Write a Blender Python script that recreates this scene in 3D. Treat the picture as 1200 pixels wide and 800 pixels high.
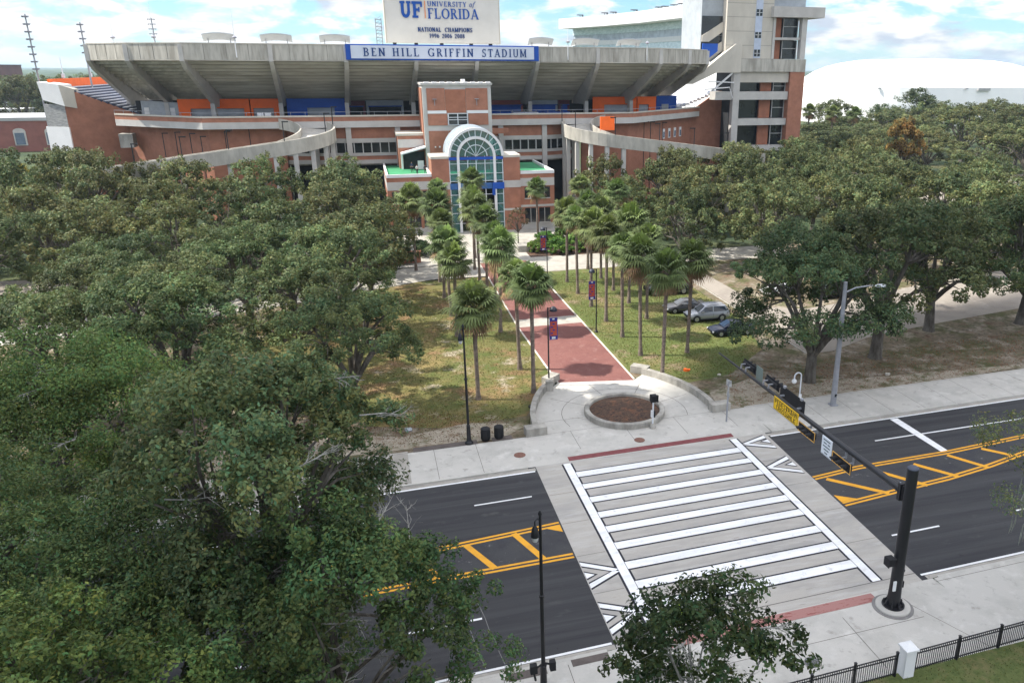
import bpy, bmesh, math, random
import numpy as np
from mathutils import Vector, Matrix
R_ = math.radians
for o in list(bpy.data.objects): bpy.data.objects.remove(o)
scene = bpy.context.scene
COL = scene.collection

# ------------------------------------------------------------------ camera
PITCH, YAW, ROLL = R_(18.985), R_(16.15), R_(-0.25)
CAMH = 26.0
fw = Vector((math.sin(YAW)*math.cos(PITCH), math.cos(YAW)*math.cos(PITCH), -math.sin(PITCH)))
rt = Vector((math.cos(YAW), -math.sin(YAW), 0)); up = rt.cross(fw)
cr, sr = math.cos(ROLL), math.sin(ROLL)
rr = rt*cr-up*sr; uu = up*cr+rt*sr
cam_d = bpy.data.cameras.new('camera'); cam = bpy.data.objects.new('camera', cam_d); COL.objects.link(cam)
cam_d.sensor_width = 36; cam_d.lens = 930/1200*36; cam_d.shift_x = -100/1200
cam_d.clip_start = .5; cam_d.clip_end = 20000
m = Matrix((rr, uu, -fw)).transposed().to_4x4(); m.translation = (0, 0, CAMH); cam.matrix_world = m
scene.camera = cam

scene.cycles.max_bounces = 6; scene.cycles.diffuse_bounces = 4; scene.cycles.glossy_bounces = 3; scene.cycles.transmission_bounces = 3; scene.cycles.volume_bounces = 0; scene.cycles.transparent_max_bounces = 8
# ------------------------------------------------------------------ world and sun
SUN_EL = R_(52); SUNV = Vector((-.96*math.cos(SUN_EL), .28*math.cos(SUN_EL), math.sin(SUN_EL)))
scene.view_settings.view_transform = 'Standard'; scene.view_settings.look = 'None'
scene.view_settings.exposure = 1.74; scene.view_settings.gamma = 1
w = bpy.data.worlds.new('World'); scene.world = w; w.use_nodes = True
nt = w.node_tree; N = nt.nodes; L = nt.links; N.clear()
out = N.new('ShaderNodeOutputWorld')
sky = N.new('ShaderNodeTexSky'); sky.sky_type = 'NISHITA'; sky.sun_disc = False
sky.sun_elevation = SUN_EL; sky.sun_rotation = math.atan2(SUNV.x, SUNV.y); sky.altitude = 50; sky.dust_density = .4; sky.ozone_density = 2.0
bg = N.new('ShaderNodeBackground'); bg.inputs[1].default_value = 0.055; tint = N.new('ShaderNodeMix'); tint.data_type = 'RGBA'; tint.blend_type = 'MULTIPLY'; tint.inputs[0].default_value = 1; tint.inputs[7].default_value = (.60, .84, 1.06, 1)
L.new(sky.outputs[0], tint.inputs[6]); L.new(tint.outputs[2], bg.inputs[0])
tc = N.new('ShaderNodeTexCoord'); sp = N.new('ShaderNodeSeparateXYZ'); L.new(tc.outputs['Generated'], sp.inputs[0])
def mth(op, a, b=None, clamp=False):
    n = N.new('ShaderNodeMath'); n.operation = op; n.use_clamp = clamp
    for i, v in enumerate((a, b)):
        if v is None: continue
        if hasattr(v, 'links'): L.new(v, n.inputs[i])
        else: n.inputs[i].default_value = v
    return n.outputs[0]
zc = mth('ADD', mth('MAXIMUM', sp.outputs[2], 0.0), 0.27)
cb = N.new('ShaderNodeCombineXYZ'); L.new(mth('DIVIDE', sp.outputs[0], zc), cb.inputs[0]); L.new(mth('DIVIDE', sp.outputs[1], zc), cb.inputs[1])
n1 = N.new('ShaderNodeTexNoise'); n1.inputs['Scale'].default_value = 3.6; n1.inputs['Detail'].default_value = 7; n1.inputs['Roughness'].default_value = .58; n1.inputs['Distortion'].default_value = .3
L.new(cb.outputs[0], n1.inputs['Vector'])
cov = N.new('ShaderNodeMapRange'); cov.inputs[1].default_value = .41; cov.inputs[2].default_value = .55; cov.clamp = True
cov.interpolation_type = 'SMOOTHSTEP'
L.new(n1.outputs['Fac'], cov.inputs[0])
mp = N.new('ShaderNodeMapping'); mp.inputs['Location'].default_value = (3.1, 7.7, 2); L.new(cb.outputs[0], mp.inputs[0])
n2 = N.new('ShaderNodeTexNoise'); n2.inputs['Scale'].default_value = 4.2; n2.inputs['Detail'].default_value = 6; L.new(mp.outputs[0], n2.inputs['Vector'])
rmp = N.new('ShaderNodeValToRGB'); rmp.color_ramp.elements[0].position = .40; rmp.color_ramp.elements[0].color = (.55, .60, .70, 1)
rmp.color_ramp.elements[1].position = .52; rmp.color_ramp.elements[1].color = (1.0, .97, .94, 1); L.new(n2.outputs['Fac'], rmp.inputs[0])
bgc = N.new('ShaderNodeBackground'); L.new(rmp.outputs[0], bgc.inputs[0])
# cloud luminance rises towards the zenith as under any cloudy sky (1 + 2 sin elevation)
L.new(mth('MULTIPLY', mth('ADD', mth('MULTIPLY', mth('MAXIMUM', sp.outputs[2], 0.0), 2.6), 1.0), .325), bgc.inputs[1])
mix = N.new('ShaderNodeMixShader'); L.new(mth('MULTIPLY', cov.outputs[0], .95), mix.inputs[0]); L.new(bg.outputs[0], mix.inputs[1]); L.new(bgc.outputs[0], mix.inputs[2])
L.new(mix.outputs[0], out.inputs[0])
sd = bpy.data.lights.new('sun', 'SUN'); sd.energy = 2.5; sd.angle = R_(.6); sd.color = (1, .95, .86)
so = bpy.data.objects.new('sun', sd); COL.objects.link(so); so.rotation_euler = (-SUNV).to_track_quat('-Z', 'Y').to_euler()

# ------------------------------------------------------------------ materials
MATS = {}
def mat(name, col, rough=.85, var=.12, scale=1.0, col2=None, metal=0, bump=0, stretch=(1, 1, 1), lo=.35, hi=.65, detail=5, spec=.3):
    if name in MATS: return MATS[name]
    m = bpy.data.materials.new(name); m.use_nodes = True; t = m.node_tree; b = t.nodes['Principled BSDF']
    b.inputs['Roughness'].default_value = rough; b.inputs['Metallic'].default_value = metal; b.inputs['Specular IOR Level'].default_value = spec
    if col2 is None: col2 = tuple(c*(1-var*2) for c in col); col1 = tuple(min(1, c*(1+var*.5)) for c in col)
    else: col1 = col
    c = t.nodes.new('ShaderNodeTexCoord'); mpn = t.nodes.new('ShaderNodeMapping'); mpn.inputs['Scale'].default_value = stretch
    t.links.new(c.outputs['Object'], mpn.inputs[0])
    n = t.nodes.new('ShaderNodeTexNoise'); n.inputs['Scale'].default_value = scale; n.inputs['Detail'].default_value = detail; n.inputs['Roughness'].default_value = .62
    t.links.new(mpn.outputs[0], n.inputs['Vector'])
    r = t.nodes.new('ShaderNodeValToRGB'); r.color_ramp.elements[0].position = lo; r.color_ramp.elements[0].color = (*col2, 1)
    r.color_ramp.elements[1].position = hi; r.color_ramp.elements[1].color = (*col1, 1)
    t.links.new(n.outputs['Fac'], r.inputs[0]); t.links.new(r.outputs[0], b.inputs['Base Color'])
    if bump:
        bn = t.nodes.new('ShaderNodeBump'); bn.inputs['Strength'].default_value = bump; bn.inputs['Distance'].default_value = .05
        n3 = t.nodes.new('ShaderNodeTexNoise'); n3.inputs['Scale'].default_value = scale*8; n3.inputs['Detail'].default_value = 3
        t.links.new(mpn.outputs[0], n3.inputs['Vector']); t.links.new(n3.outputs['Fac'], bn.inputs['Height']); t.links.new(bn.outputs[0], b.inputs['Normal'])
    MATS[name] = m; return m
def layered(name, base, layers, rough=.95, bump=.4, bscale=6):
    """base colour plus noise-masked patches: layers = (colour, scale, lo, hi, offset, stretch)"""
    m = bpy.data.materials.new(name); m.use_nodes = True; t = m.node_tree; b = t.nodes['Principled BSDF']
    b.inputs['Roughness'].default_value = rough; b.inputs['Specular IOR Level'].default_value = .2
    c = t.nodes.new('ShaderNodeTexCoord'); prev = None
    rgb = t.nodes.new('ShaderNodeRGB'); rgb.outputs[0].default_value = (*base, 1); prev = rgb.outputs[0]
    for i, (cl, s, lo, hi, off, st) in enumerate(layers):
        mpn = t.nodes.new('ShaderNodeMapping'); mpn.inputs['Location'].default_value = (off, off*1.7, 0); mpn.inputs['Scale'].default_value = (*st, 1)
        t.links.new(c.outputs['Object'], mpn.inputs[0])
        n = t.nodes.new('ShaderNodeTexNoise'); n.inputs['Scale'].default_value = s; n.inputs['Detail'].default_value = 7; n.inputs['Roughness'].default_value = .66
        t.links.new(mpn.outputs[0], n.inputs['Vector'])
        r = t.nodes.new('ShaderNodeMapRange'); r.inputs[1].default_value = lo; r.inputs[2].default_value = hi
        t.links.new(n.outputs['Fac'], r.inputs[0])
        mx = t.nodes.new('ShaderNodeMix'); mx.data_type = 'RGBA'; t.links.new(r.outputs[0], mx.inputs[0]); t.links.new(prev, mx.inputs[6]); mx.inputs[7].default_value = (*cl, 1)
        prev = mx.outputs[2]
    t.links.new(prev, b.inputs['Base Color'])
    if bump:
        bn = t.nodes.new('ShaderNodeBump'); bn.inputs['Strength'].default_value = bump; bn.inputs['Distance'].default_value = .06
        n3 = t.nodes.new('ShaderNodeTexNoise'); n3.inputs['Scale'].default_value = bscale; n3.inputs['Detail'].default_value = 4
        t.links.new(c.outputs['Object'], n3.inputs['Vector']); t.links.new(n3.outputs['Fac'], bn.inputs['Height']); t.links.new(bn.outputs[0], b.inputs['Normal'])
    MATS[name] = m; return m
O1 = (1, 1)
lawn = layered('lawn', (.132, .120, .044), [((.075, .095, .026), .25, .42, .6, 3, O1), ((.19, .145, .06), .16, .52, .66, 11, O1), ((.20, .12, .065), .22, .50, .64, 21, O1),
    ((.32, .27, .20), .3, .57, .67, 31, O1), ((.08, .08, .03), 2.5, .5, .75, 5, O1)])
lawn_green = layered('lawn_green', (.108, .124, .040), [((.09, .115, .034), .3, .42, .6, 13, O1), ((.19, .15, .07), .16, .5, .64, 41, O1), ((.24, .17, .12), .2, .57, .68, 3, O1),
    ((.07, .1, .02), 3, .5, .75, 5, O1)])
dirt = layered('dirt', (.16, .125, .085), [((.075, .08, .03), .35, .45, .6, 7, O1), ((.28, .24, .19), .45, .5, .64, 17, O1), ((.12, .07, .045), .6, .55, .68, 27, O1), ((.05, .045, .03), 3, .5, .7, 9, O1)])
sand = layered('sand', (.30, .26, .20), [((.10, .1, .045), .5, .5, .62, 7, O1), ((.16, .11, .07), .8, .52, .66, 17, O1), ((.38, .34, .28), 2, .5, .7, 9, O1)])
grass_near = layered('grass_near', (.10, .12, .04), [((.15, .13, .06), .8, .5, .65, 7, O1), ((.06, .085, .025), 4, .45, .7, 17, O1)])
farground = layered('farground', (.055, .075, .03), [((.10, .10, .05), .02, .5, .6, 7, O1), ((.035, .055, .03), .05, .45, .6, 17, O1)], bump=0)
asphalt = layered('asphalt', (.040, .040, .043), [((.064, .064, .066), .62, .44, .60, 3, (.02, 1.3)), ((.050, .050, .052), .30, .42, .62, 33, (.12, 1.6)), ((.072, .071, .07), 1.1, .60, .72, 43, (.5, 1)), ((.024, .024, .026), 1.8, .66, .72, 53, (1, 1)), ((.031, .031, .035), .5, .5, .7, 8, (.12, 3)), ((.065, .065, .065), 60, .55, .8, 5, O1), ((.09, .09, .09), 1.6, .66, .74, 9, O1)], rough=.88, bump=.25, bscale=60)
asph_med = layered('asphalt_median', (.058, .058, .06), [((.045, .045, .05), .6, .45, .65, 3, O1), ((.2, .2, .19), 1.5, .62, .72, 18, O1), ((.30, .30, .28), 7, .66, .72, 8, O1)], rough=.9, bump=.3, bscale=50)
conc_pad = layered('concrete_pad', (.40, .375, .335), [((.33, .315, .29), .3, .45, .6, 3, (.5, 2)), ((.45, .43, .40), .8, .5, .7, 13, (.4, 2)), ((.30, .28, .25), 2.2, .6, .72, 23, (.5, 2)), ((.26, .25, .23), 14, .62, .75, 2, O1)], bump=.15, bscale=30)
conc_walk = layered('concrete_walk', (.48, .46, .42), [((.40, .385, .35), .4, .45, .65, 3, O1), ((.33, .31, .28), 1.5, .58, .7, 13, O1), ((.55, .53, .49), .9, .55, .7, 23, O1)], bump=.15, bscale=30)
conc_old = layered('concrete_old', (.36, .34, .30), [((.28, .26, .23), .5, .45, .65, 3, O1), ((.2, .17, .14), 1.5, .6, .72, 13, O1), ((.43, .41, .37), .9, .55, .7, 23, O1)], bump=.2, bscale=30)
parking_m = layered('parking_surface', (.27, .24, .205), [((.21, .185, .16), .12, .45, .6, 3, O1), ((.22, .19, .16), .5, .58, .7, 13, O1), ((.33, .30, .26), .4, .55, .7, 23, O1)], bump=.15, bscale=20)
brickpave = layered('red_paving', (.19, .085, .074), [((.165, .072, .064), .3, .45, .6, 3, O1), ((.23, .125, .11), 1.2, .55, .7, 13, O1), ((.12, .05, .045), 6, .55, .7, 23, O1)], bump=.2, bscale=25)
mulch = layered('mulch', (.085, .055, .04), [((.15, .075, .045), 1.6, .5, .62, 3, O1), ((.2, .13, .09), 6, .56, .68, 13, O1), ((.05, .035, .03), 4, .5, .6, 23, O1)], bump=.8, bscale=18)
white_paint = layered('white_paint', (.80, .80, .80), [((.69, .69, .68), .7, .44, .6, 3, (.3, 2.4)), ((.58, .57, .55), 2.2, .56, .70, 13, (1, 1)), ((.48, .47, .45), 9, .66, .74, 23, (1, 1))], rough=.7, bump=0)
yellow_paint = layered('yellow_paint', (.72, .35, .03), [((.60, .29, .035), 1.2, .48, .66, 3, (1, 1)), ((.42, .24, .06), 8, .63, .73, 13, (1, 1))], rough=.7, bump=0)
black_paint = mat('black_paint', (.012, .012, .02), .6, 0, 1)
red_mat = mat('tactile_red', (.20, .06, .062), .8, .1, 3, bump=.3)
red_mat2 = mat('tactile_worn', (.25, .08, .07), .8, 0, 2.2, col2=(.34, .17, .15), lo=.6, hi=.42, stretch=(.6, 3, 1))
concrete = mat('concrete', (.38, .36, .32), .9, .22, .9, bump=.1, stretch=(1, 1, .4))
deckconc = mat('deck_concrete', (.60, .565, .49), .9, 0, 1.1, col2=(.40, .37, .31), stretch=(.12, 1, 1), lo=.36, hi=.62)
rimconc = mat('rim_concrete', (.50, .475, .42), .9, 0, 1.3, col2=(.31, .29, .25), stretch=(1, 1, .15), lo=.35, hi=.6)
cream = mat('cream_concrete', (.56, .52, .45), .85, .08, .3, stretch=(1, 1, .4))
palecon = mat('pale_concrete', (.52, .50, .47), .85, .08, .3)
brick = mat('brick_wall', (.38, .17, .11), .9, .1, .8)
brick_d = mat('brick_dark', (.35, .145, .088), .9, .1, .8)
whitew = mat('white_wall', (.74, .74, .74), .7, .03, .5)
blue = mat('blue_wall', (.015, .085, .42), .6, .08, .7)
orange = mat('orange_wall', (.90, .15, .02), .6, .05, .7)
greyw = mat('grey_wall', (.36, .39, .42), .7, .08, .6)
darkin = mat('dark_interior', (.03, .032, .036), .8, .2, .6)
glassd = mat('dark_glass', (.02, .024, .028), .12, .2, .5, spec=.6)
frame_m = mat('window_frame', (.45, .45, .44), .6, .05, 1)
blackmet = mat('black_metal', (.009, .009, .012), .5, .1, 3, spec=.5)
blackmat = mat('black_matte', (.02, .02, .022), .8, .1, 3)
galv = mat('galvanised', (.34, .35, .38), .5, .08, 2, metal=.3)
whitemet = mat('white_metal', (.70, .72, .75), .5, .05, 1)
bark = mat('oak_bark', (.16, .145, .125), .95, 0, 2.5, col2=(.06, .05, .04), stretch=(1, 1, .3), bump=.6)
barkpale = mat('pale_bark', (.36, .35, .32), .95, 0, 3, col2=(.17, .16, .145), bump=.4)
palmbark = mat('palm_bark', (.24, .19, .155), .95, 0, 2.5, col2=(.12, .095, .08), stretch=(1, 1, 1.5), bump=.5)
seatgrey = mat('bleacher_metal', (.45, .47, .53), .5, .1, .8)
seatdark = mat('bleacher_gap', (.05, .055, .09), .7, .1, .8)
greendeck = mat('green_deck', (.05, .26, .12), .7, .16, .4)
letterblue = mat('letter_blue', (.012, .05, .19), .6, .03, 1)
logoblue = mat('logo_blue', (.01, .08, .36), .6, .03, 1)
signwhite = mat('sign_white', (.62, .66, .76), .5, .03, .5)
boardcream = mat('board_cream', (.66, .64, .60), .6, .04, .3)

def leafmat(name, trans=.3):
    m = bpy.data.materials.new(name); m.use_nodes = True; t = m.node_tree; t.nodes.clear()
    o = t.nodes.new('ShaderNodeOutputMaterial'); a = t.nodes.new('ShaderNodeAttribute'); a.attribute_name = 'leafcol'
    oi = t.nodes.new('ShaderNodeObjectInfo'); h = t.nodes.new('ShaderNodeHueSaturation')
    r1 = t.nodes.new('ShaderNodeMapRange'); r1.inputs[3].default_value = .478; r1.inputs[4].default_value = .512; t.links.new(oi.outputs['Random'], r1.inputs[0])
    r2 = t.nodes.new('ShaderNodeMapRange'); r2.inputs[3].default_value = .78; r2.inputs[4].default_value = 1.22
    ml = t.nodes.new('ShaderNodeMath'); ml.operation = 'MULTIPLY'; ml.inputs[1].default_value = 7.3; t.links.new(oi.outputs['Random'], ml.inputs[0])
    fr = t.nodes.new('ShaderNodeMath'); fr.operation = 'FRACT'; t.links.new(ml.outputs[0], fr.inputs[0]); t.links.new(fr.outputs[0], r2.inputs[0])
    t.links.new(r1.outputs[0], h.inputs['Hue']); t.links.new(r2.outputs[0], h.inputs['Value']); t.links.new(a.outputs['Color'], h.inputs['Color'])
    d = t.nodes.new('ShaderNodeBsdfPrincipled'); d.inputs['Roughness'].default_value = .6; d.inputs['Specular IOR Level'].default_value = .2; t.links.new(h.outputs[0], d.inputs['Base Color'])
    tr = t.nodes.new('ShaderNodeBsdfTranslucent'); t.links.new(h.outputs[0], tr.inputs[0])
    mx = t.nodes.new('ShaderNodeMixShader'); mx.inputs[0].default_value = trans; t.links.new(d.outputs[0], mx.inputs[1]); t.links.new(tr.outputs[0], mx.inputs[2]); t.links.new(mx.outputs[0], o.inputs[0])
    return m
leafm = leafmat('oak_leaves'); frondm = leafmat('palm_fronds', .25)

# ------------------------------------------------------------------ object helpers
ROOT = {}
def tag(o, label=None, cat=None, group=None, kind=None):
    if label: o['label'] = label
    if cat: o['category'] = cat
    if group: o['group'] = group
    if kind: o['kind'] = kind
    return o
def thing(name, label, cat, loc=(0, 0, 0), rz=0, group=None):
    o = bpy.data.objects.new(name, None); COL.objects.link(o); o.location = loc; o.rotation_euler = (0, 0, rz); o.empty_display_size = .3
    return tag(o, label, cat, group)
class MB:
    def __init__(s): s.v = []; s.f = []; s.m = []; s.mi = 0
    def add(s, vs, fs):
        b = len(s.v); s.v += [tuple(v) for v in vs]; s.f += [tuple(b+i for i in f) for f in fs]; s.m += [s.mi]*len(fs); return s
    def box(s, x0, y0, z0, x1, y1, z1):
        return s.add([(x0, y0, z0), (x1, y0, z0), (x1, y1, z0), (x0, y1, z0), (x0, y0, z1), (x1, y0, z1), (x1, y1, z1), (x0, y1, z1)],
            [(0, 3, 2, 1), (4, 5, 6, 7), (0, 1, 5, 4), (1, 2, 6, 5), (2, 3, 7, 6), (3, 0, 4, 7)])
    def poly(s, pts, z0, z1, cap=True):
        n = len(pts); zt = z1 if hasattr(z1, '__len__') else [z1]*n; zb = z0 if hasattr(z0, '__len__') else [z0]*n
        A = sum(pts[i][0]*pts[(i+1) % n][1]-pts[(i+1) % n][0]*pts[i][1] for i in range(n))
        if A < 0: pts = pts[::-1]; zt = list(zt)[::-1]; zb = list(zb)[::-1]
        vs = [(p[0], p[1], zb[i]) for i, p in enumerate(pts)]+[(p[0], p[1], zt[i]) for i, p in enumerate(pts)]
        fs = [(i, (i+1) % n, n+(i+1) % n, n+i) for i in range(n)]
        if cap: fs += [tuple(range(n, 2*n)), tuple(range(n-1, -1, -1))]
        return s.add(vs, fs)
    def wall(s, pts, t, z0, z1):
        """wall along a polyline, thickness t to the left side of travel"""
        n = len(pts); off = []
        for i in range(n):
            d = []
            if i > 0: d.append((Vector(pts[i][:2])-Vector(pts[i-1][:2])).normalized())
            if i < n-1: d.append((Vector(pts[i+1][:2])-Vector(pts[i][:2])).normalized())
            a = sum(d, Vector((0, 0))); a.normalize(); nn = Vector((-a.y, a.x)); k = 1/max(.4, nn.dot(Vector((-d[0].y, d[0].x))))
            off.append((pts[i][0]+nn.x*t*k, pts[i][1]+nn.y*t*k))
        zb = z0 if hasattr(z0, '__len__') else [z0]*n; zt = z1 if hasattr(z1, '__len__') else [z1]*n
        vs = []
        for i in range(n):
            vs += [(*pts[i][:2], zb[i]), (*off[i], zb[i]), (*off[i], zt[i]), (*pts[i][:2], zt[i])]
        fs = [(0, 1, 2, 3), tuple(4*(n-1)+k for k in (3, 2, 1, 0))]
        for i in range(n-1):
            a, b = 4*i, 4*i+4
            for k in range(4): fs.append((a+k, b+k, b+(k+1) % 4, a+(k+1) % 4))
        return s.add(vs, fs)
    def beam(s, p, q, w, h, w2=None, h2=None):
        p, q = Vector(p), Vector(q); d = (q-p).normalized(); x = d.cross(Vector((0, 0, 1)))
        x = x.normalized() if x.length > 1e-4 else Vector((1, 0, 0)); y = x.cross(d)
        w2 = w2 or w; h2 = h2 or h; vs = []
        for c, a, b in ((p, w/2, h/2), (q, w2/2, h2/2)):
            vs += [c-x*a-y*b, c+x*a-y*b, c+x*a+y*b, c-x*a+y*b]
        return s.add(vs, [(3, 2, 1, 0), (4, 5, 6, 7), (0, 1, 5, 4), (1, 2, 6, 5), (2, 3, 7, 6), (3, 0, 4, 7)])
    def tube(s, pts, rad, n=8, cap=True):
        pts = [Vector(p) for p in pts]; rad = rad if hasattr(rad, '__len__') else [rad]*len(pts); rings = []; ref = None
        for i, p in enumerate(pts):
            d = (pts[min(i+1, len(pts)-1)]-pts[max(i-1, 0)]).normalized()
            if ref is None: ref = Vector((1, 0, 0)) if abs(d.x) < .9 else Vector((0, 1, 0))
            x = (ref-d*ref.dot(d)).normalized(); ref = x; y = d.cross(x)
            rings.append([p+(x*math.cos(2*math.pi*k/n)+y*math.sin(2*math.pi*k/n))*rad[i] for k in range(n)])
        vs = [v for r in rings for v in r]; fs = []
        for i in range(len(pts)-1):
            for k in range(n): fs.append((i*n+k, i*n+(k+1) % n, (i+1)*n+(k+1) % n, (i+1)*n+k))
        if cap: fs += [tuple(range(n-1, -1, -1)), tuple(len(vs)-n+k for k in range(n))]
        return s.add(vs, fs)
    def lathe(s, prof, cx=0, cy=0, n=16, cz=0, ax=1, ay=1):
        vs = [(cx+r*ax*math.cos(2*math.pi*k/n), cy+r*ay*math.sin(2*math.pi*k/n), cz+z) for r, z in prof for k in range(n)]; fs = []
        for i in range(len(prof)-1):
            for k in range(n): fs.append((i*n+k, i*n+(k+1) % n, (i+1)*n+(k+1) % n, (i+1)*n+k))
        fs += [tuple(range(n-1, -1, -1)), tuple(len(vs)-n+k for k in range(n))]
        return s.add(vs, fs)
    def plate(s, pts3, d):
        """extrude a planar polygon given in 3D by the vector d"""
        n = len(pts3); d = Vector(d); vs = [Vector(p) for p in pts3]; vs += [p+d for p in vs]
        return s.add(vs, [tuple(range(n)), tuple(range(2*n-1, n-1, -1))]+[(i, n+i, n+(i+1) % n, (i+1) % n) for i in range(n)])
    def ball(s, c, r, n=10, sx=1, sy=1, sz=1):
        prof = [(r*math.sin(math.pi*i/n), -r*math.cos(math.pi*i/n)) for i in range(n+1)]; prof[0] = (r*.02, -r); prof[-1] = (r*.02, r)
        b = len(s.v); s.lathe(prof, 0, 0, n+4)
        for i in range(b, len(s.v)):
            x, y, z = s.v[i]; s.v[i] = (c[0]+x*sx, c[1]+y*sy, c[2]+z*sz)
        return s
    def build(s, name, mats, parent=None, world=True, smooth=False, fix=True, loc=None):
        me = bpy.data.meshes.new(name); off = Vector((0, 0, 0))
        if parent is not None and world:
            r = parent
            while r.parent: r = r.parent
            off = r.location.copy()
        if loc is not None: off = Vector(loc)
        me.from_pydata([(v[0]-off.x, v[1]-off.y, v[2]-off.z) for v in s.v], [], s.f)
        for mm in (mats if isinstance(mats, (list, tuple)) else [mats]): me.materials.append(mm)
        if any(s.m): me.polygons.foreach_set('material_index', s.m)
        if fix:
            bm = bmesh.new(); bm.from_mesh(me); bmesh.ops.recalc_face_normals(bm, faces=bm.faces); bm.to_mesh(me); bm.free()
        if smooth:
            me.polygons.foreach_set('use_smooth', [True]*len(me.polygons)); me.set_sharp_from_angle(angle=R_(40))
        o = bpy.data.objects.new(name, me); COL.objects.link(o)
        if parent is not None: o.parent = parent
        if loc is not None: o.location = loc
        return o
def kids(o): return [c for c in bpy.data.objects if c.parent == o]
def dup(o, loc=None, rz=None, scale=None, label=None, parent=None):
    c = o.copy(); COL.objects.link(c)
    if parent: c.parent = parent
    if loc is not None: c.location = loc
    if rz is not None: c.rotation_euler = (0, 0, rz)
    if scale is not None: c.scale = scale
    if label: c['label'] = label
    for k in CH.get(o.name, None) or kids(o): dup(k, parent=c)
    return c
CH = {}
def struct(name, mb, m, smooth=False, fix=True): return tag(mb.build(name, m, smooth=smooth, fix=fix), kind='structure')
rnd = random.Random(7)

# ------------------------------------------------------------------ ground, road, paths
def rs(x, y): return (x, y+.035*(x-18))           # the road runs a hair off square
def rquad(mb, x0, y0, x1, y1, z0, z1): mb.poly([rs(x0, y0), rs(x1, y0), rs(x1, y1), rs(x0, y1)], z0, z1)
def flat(mb, pts, z):
    A = sum(pts[i][0]*pts[(i+1) % len(pts)][1]-pts[(i+1) % len(pts)][0]*pts[i][1] for i in range(len(pts)))
    if A < 0: pts = pts[::-1]
    mb.add([(p[0], p[1], z) for p in pts], [tuple(range(len(pts)))])
def rflat(mb, x0, y0, x1, y1, z): flat(mb, [rs(x0, y0), rs(x1, y0), rs(x1, y1), rs(x0, y1)], z)
g = MB(); flat(g, [(-9000, -600), (9000, -600), (9000, 12000), (-9000, 12000)], -.03); struct('ground', g, farground)
NEAR, FAR = 29.95, 48.2
g = MB(); rflat(g, -220, NEAR-.3, 260, FAR+.3, 0); struct('road', g, asphalt)
g = MB(); flat(g, [rs(-200, 37.7), rs(9.5, 37.5), rs(9.5, 41.0), rs(3, 40.6), rs(-200, 40.5)], .004)
flat(g, [rs(27.1, 37.7), rs(31.5, 38.1), rs(36, 38.5), rs(40, 39.1), rs(44, 40), rs(49, 41.7), rs(46, 42), rs(31, 41.6), rs(27.1, 41.2)], .004); struct('road_median', g, asph_med)
g = MB()
flat(g, [(9.55, 29.3), (26.95, 29.95), (27.35, 48.9), (9.55, 48.3)], .008); struct('crosswalk_pad', g, conc_pad)
# painted crosswalk: black outline sheet below the white sheet
bars = [(46.96, 46.13), (45.25, 44.49), (43.5, 42.72), (41.62, 40.82), (39.95, 39.15), (38.15, 37.34), (36.17, 35.37), (34.37, 33.55), (32.5, 31.68)]
gb = MB(); gw = MB()
for x0, x1 in ((11.45, 12.02), (24.28, 24.85)):
    rflat(gb, x0-.1, 30.35, x1+.1, 48.25, .012); rflat(gw, x0+.03, 30.35, x1-.03, 48.25, .02)
for a, b in bars:
    rflat(gb, 12.13, b-.05, 24.17, a+.05, .012); rflat(gw, 12.02, b+.07, 24.28, a-.07, .02)
tris = [(9.6, 11.42, 35.5, 36.75, 34.5), (9.6, 11.42, 31.9, 33.05, 30.75), (27.0, 25.0, 47.25, 48.0, 46.1), (27.0, 25.0, 43.5, 44.5, 42.2)]
for xb, xa, ya, y1, y0 in tris:
    s_ = 1 if xa > xb else -1
    def tri(mb, k, z, kk=0):
        cx_, cy_ = xb+(xa-xb)*.33, (y0+y1+ya)/3
        P = [(xb, y1), (xa, ya), (xb, y0)]; Q = [(cx_+(px-cx_)*k, cy_+(py-cy_)*k) for px, py in P]
        Q = [(max(9.56, min(26.94, x)), y) for x, y in Q]; return [rs(*q) for q in Q]
    def ring3(mb, k0, k1, z):
        A, B = tri(mb, k0, z), tri(mb, k1, z)
        for i in range(3):
            j = (i+1) % 3; flat(mb, [A[i], A[j], B[j], B[i]], z)
    def vee(mb, yo0, yo1, xo, w_, z):       # two strokes meeting at the apex, open towards the asphalt
        ax_ = xa-s_*xo
        for yb in (yo0, yo1):
            dd = Vector((ax_-xb, ya-yb)).normalized(); n_ = Vector((-dd.y, dd.x))*w_/2; nn_ = n_ if (n_.y > 0) == (yb > ya) else -n_
            flat(mb, [rs(*p) for p in [(xb, yb-nn_.y*1.6), (xb, yb+nn_.y*1.6), (ax_+s_*w_*.5, ya+nn_.y*.9), (ax_-s_*w_*.6, ya-nn_.y*.4)]], z)
    vee(gb, y0+.1, y1-.1, 0, .46, .0135+.001*(s_ > 0)); vee(gw, y0+.1, y1-.1, .05, .27, .02+.001*(s_ > 0))
    cyy = (y0+y1+ya*2)/4; inn_ = [(xb, cyy-.42), (xb, cyy+.42), (xb+(xa-xb)*.38, ya)]; inw = [(xb, cyy-.29), (xb, cyy+.29), (xb+(xa-xb)*.28, ya)]
    flat(gb, [rs(*p) for p in inn_], .0155); flat(gw, [rs(*p) for p in inw], .0225)
tag(gb.build('crosswalk_outline', black_paint), kind='structure'); tag(gw.build('crosswalk_stripes', white_paint), kind='structure')
# joints in the pad
g = MB()
for y in (33.9, 37.4, 40.9, 44.4):
    for x0, x1 in ((9.6, 11.3), (25, 27)): rflat(g, x0, y, x1, y+.03, .0125)
rflat(g, 9.6, 30.28, 27, 30.33, .0125); struct('pad_joints', g, mat('joint', (.12, .11, .10), .9, 0, 1))
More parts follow.
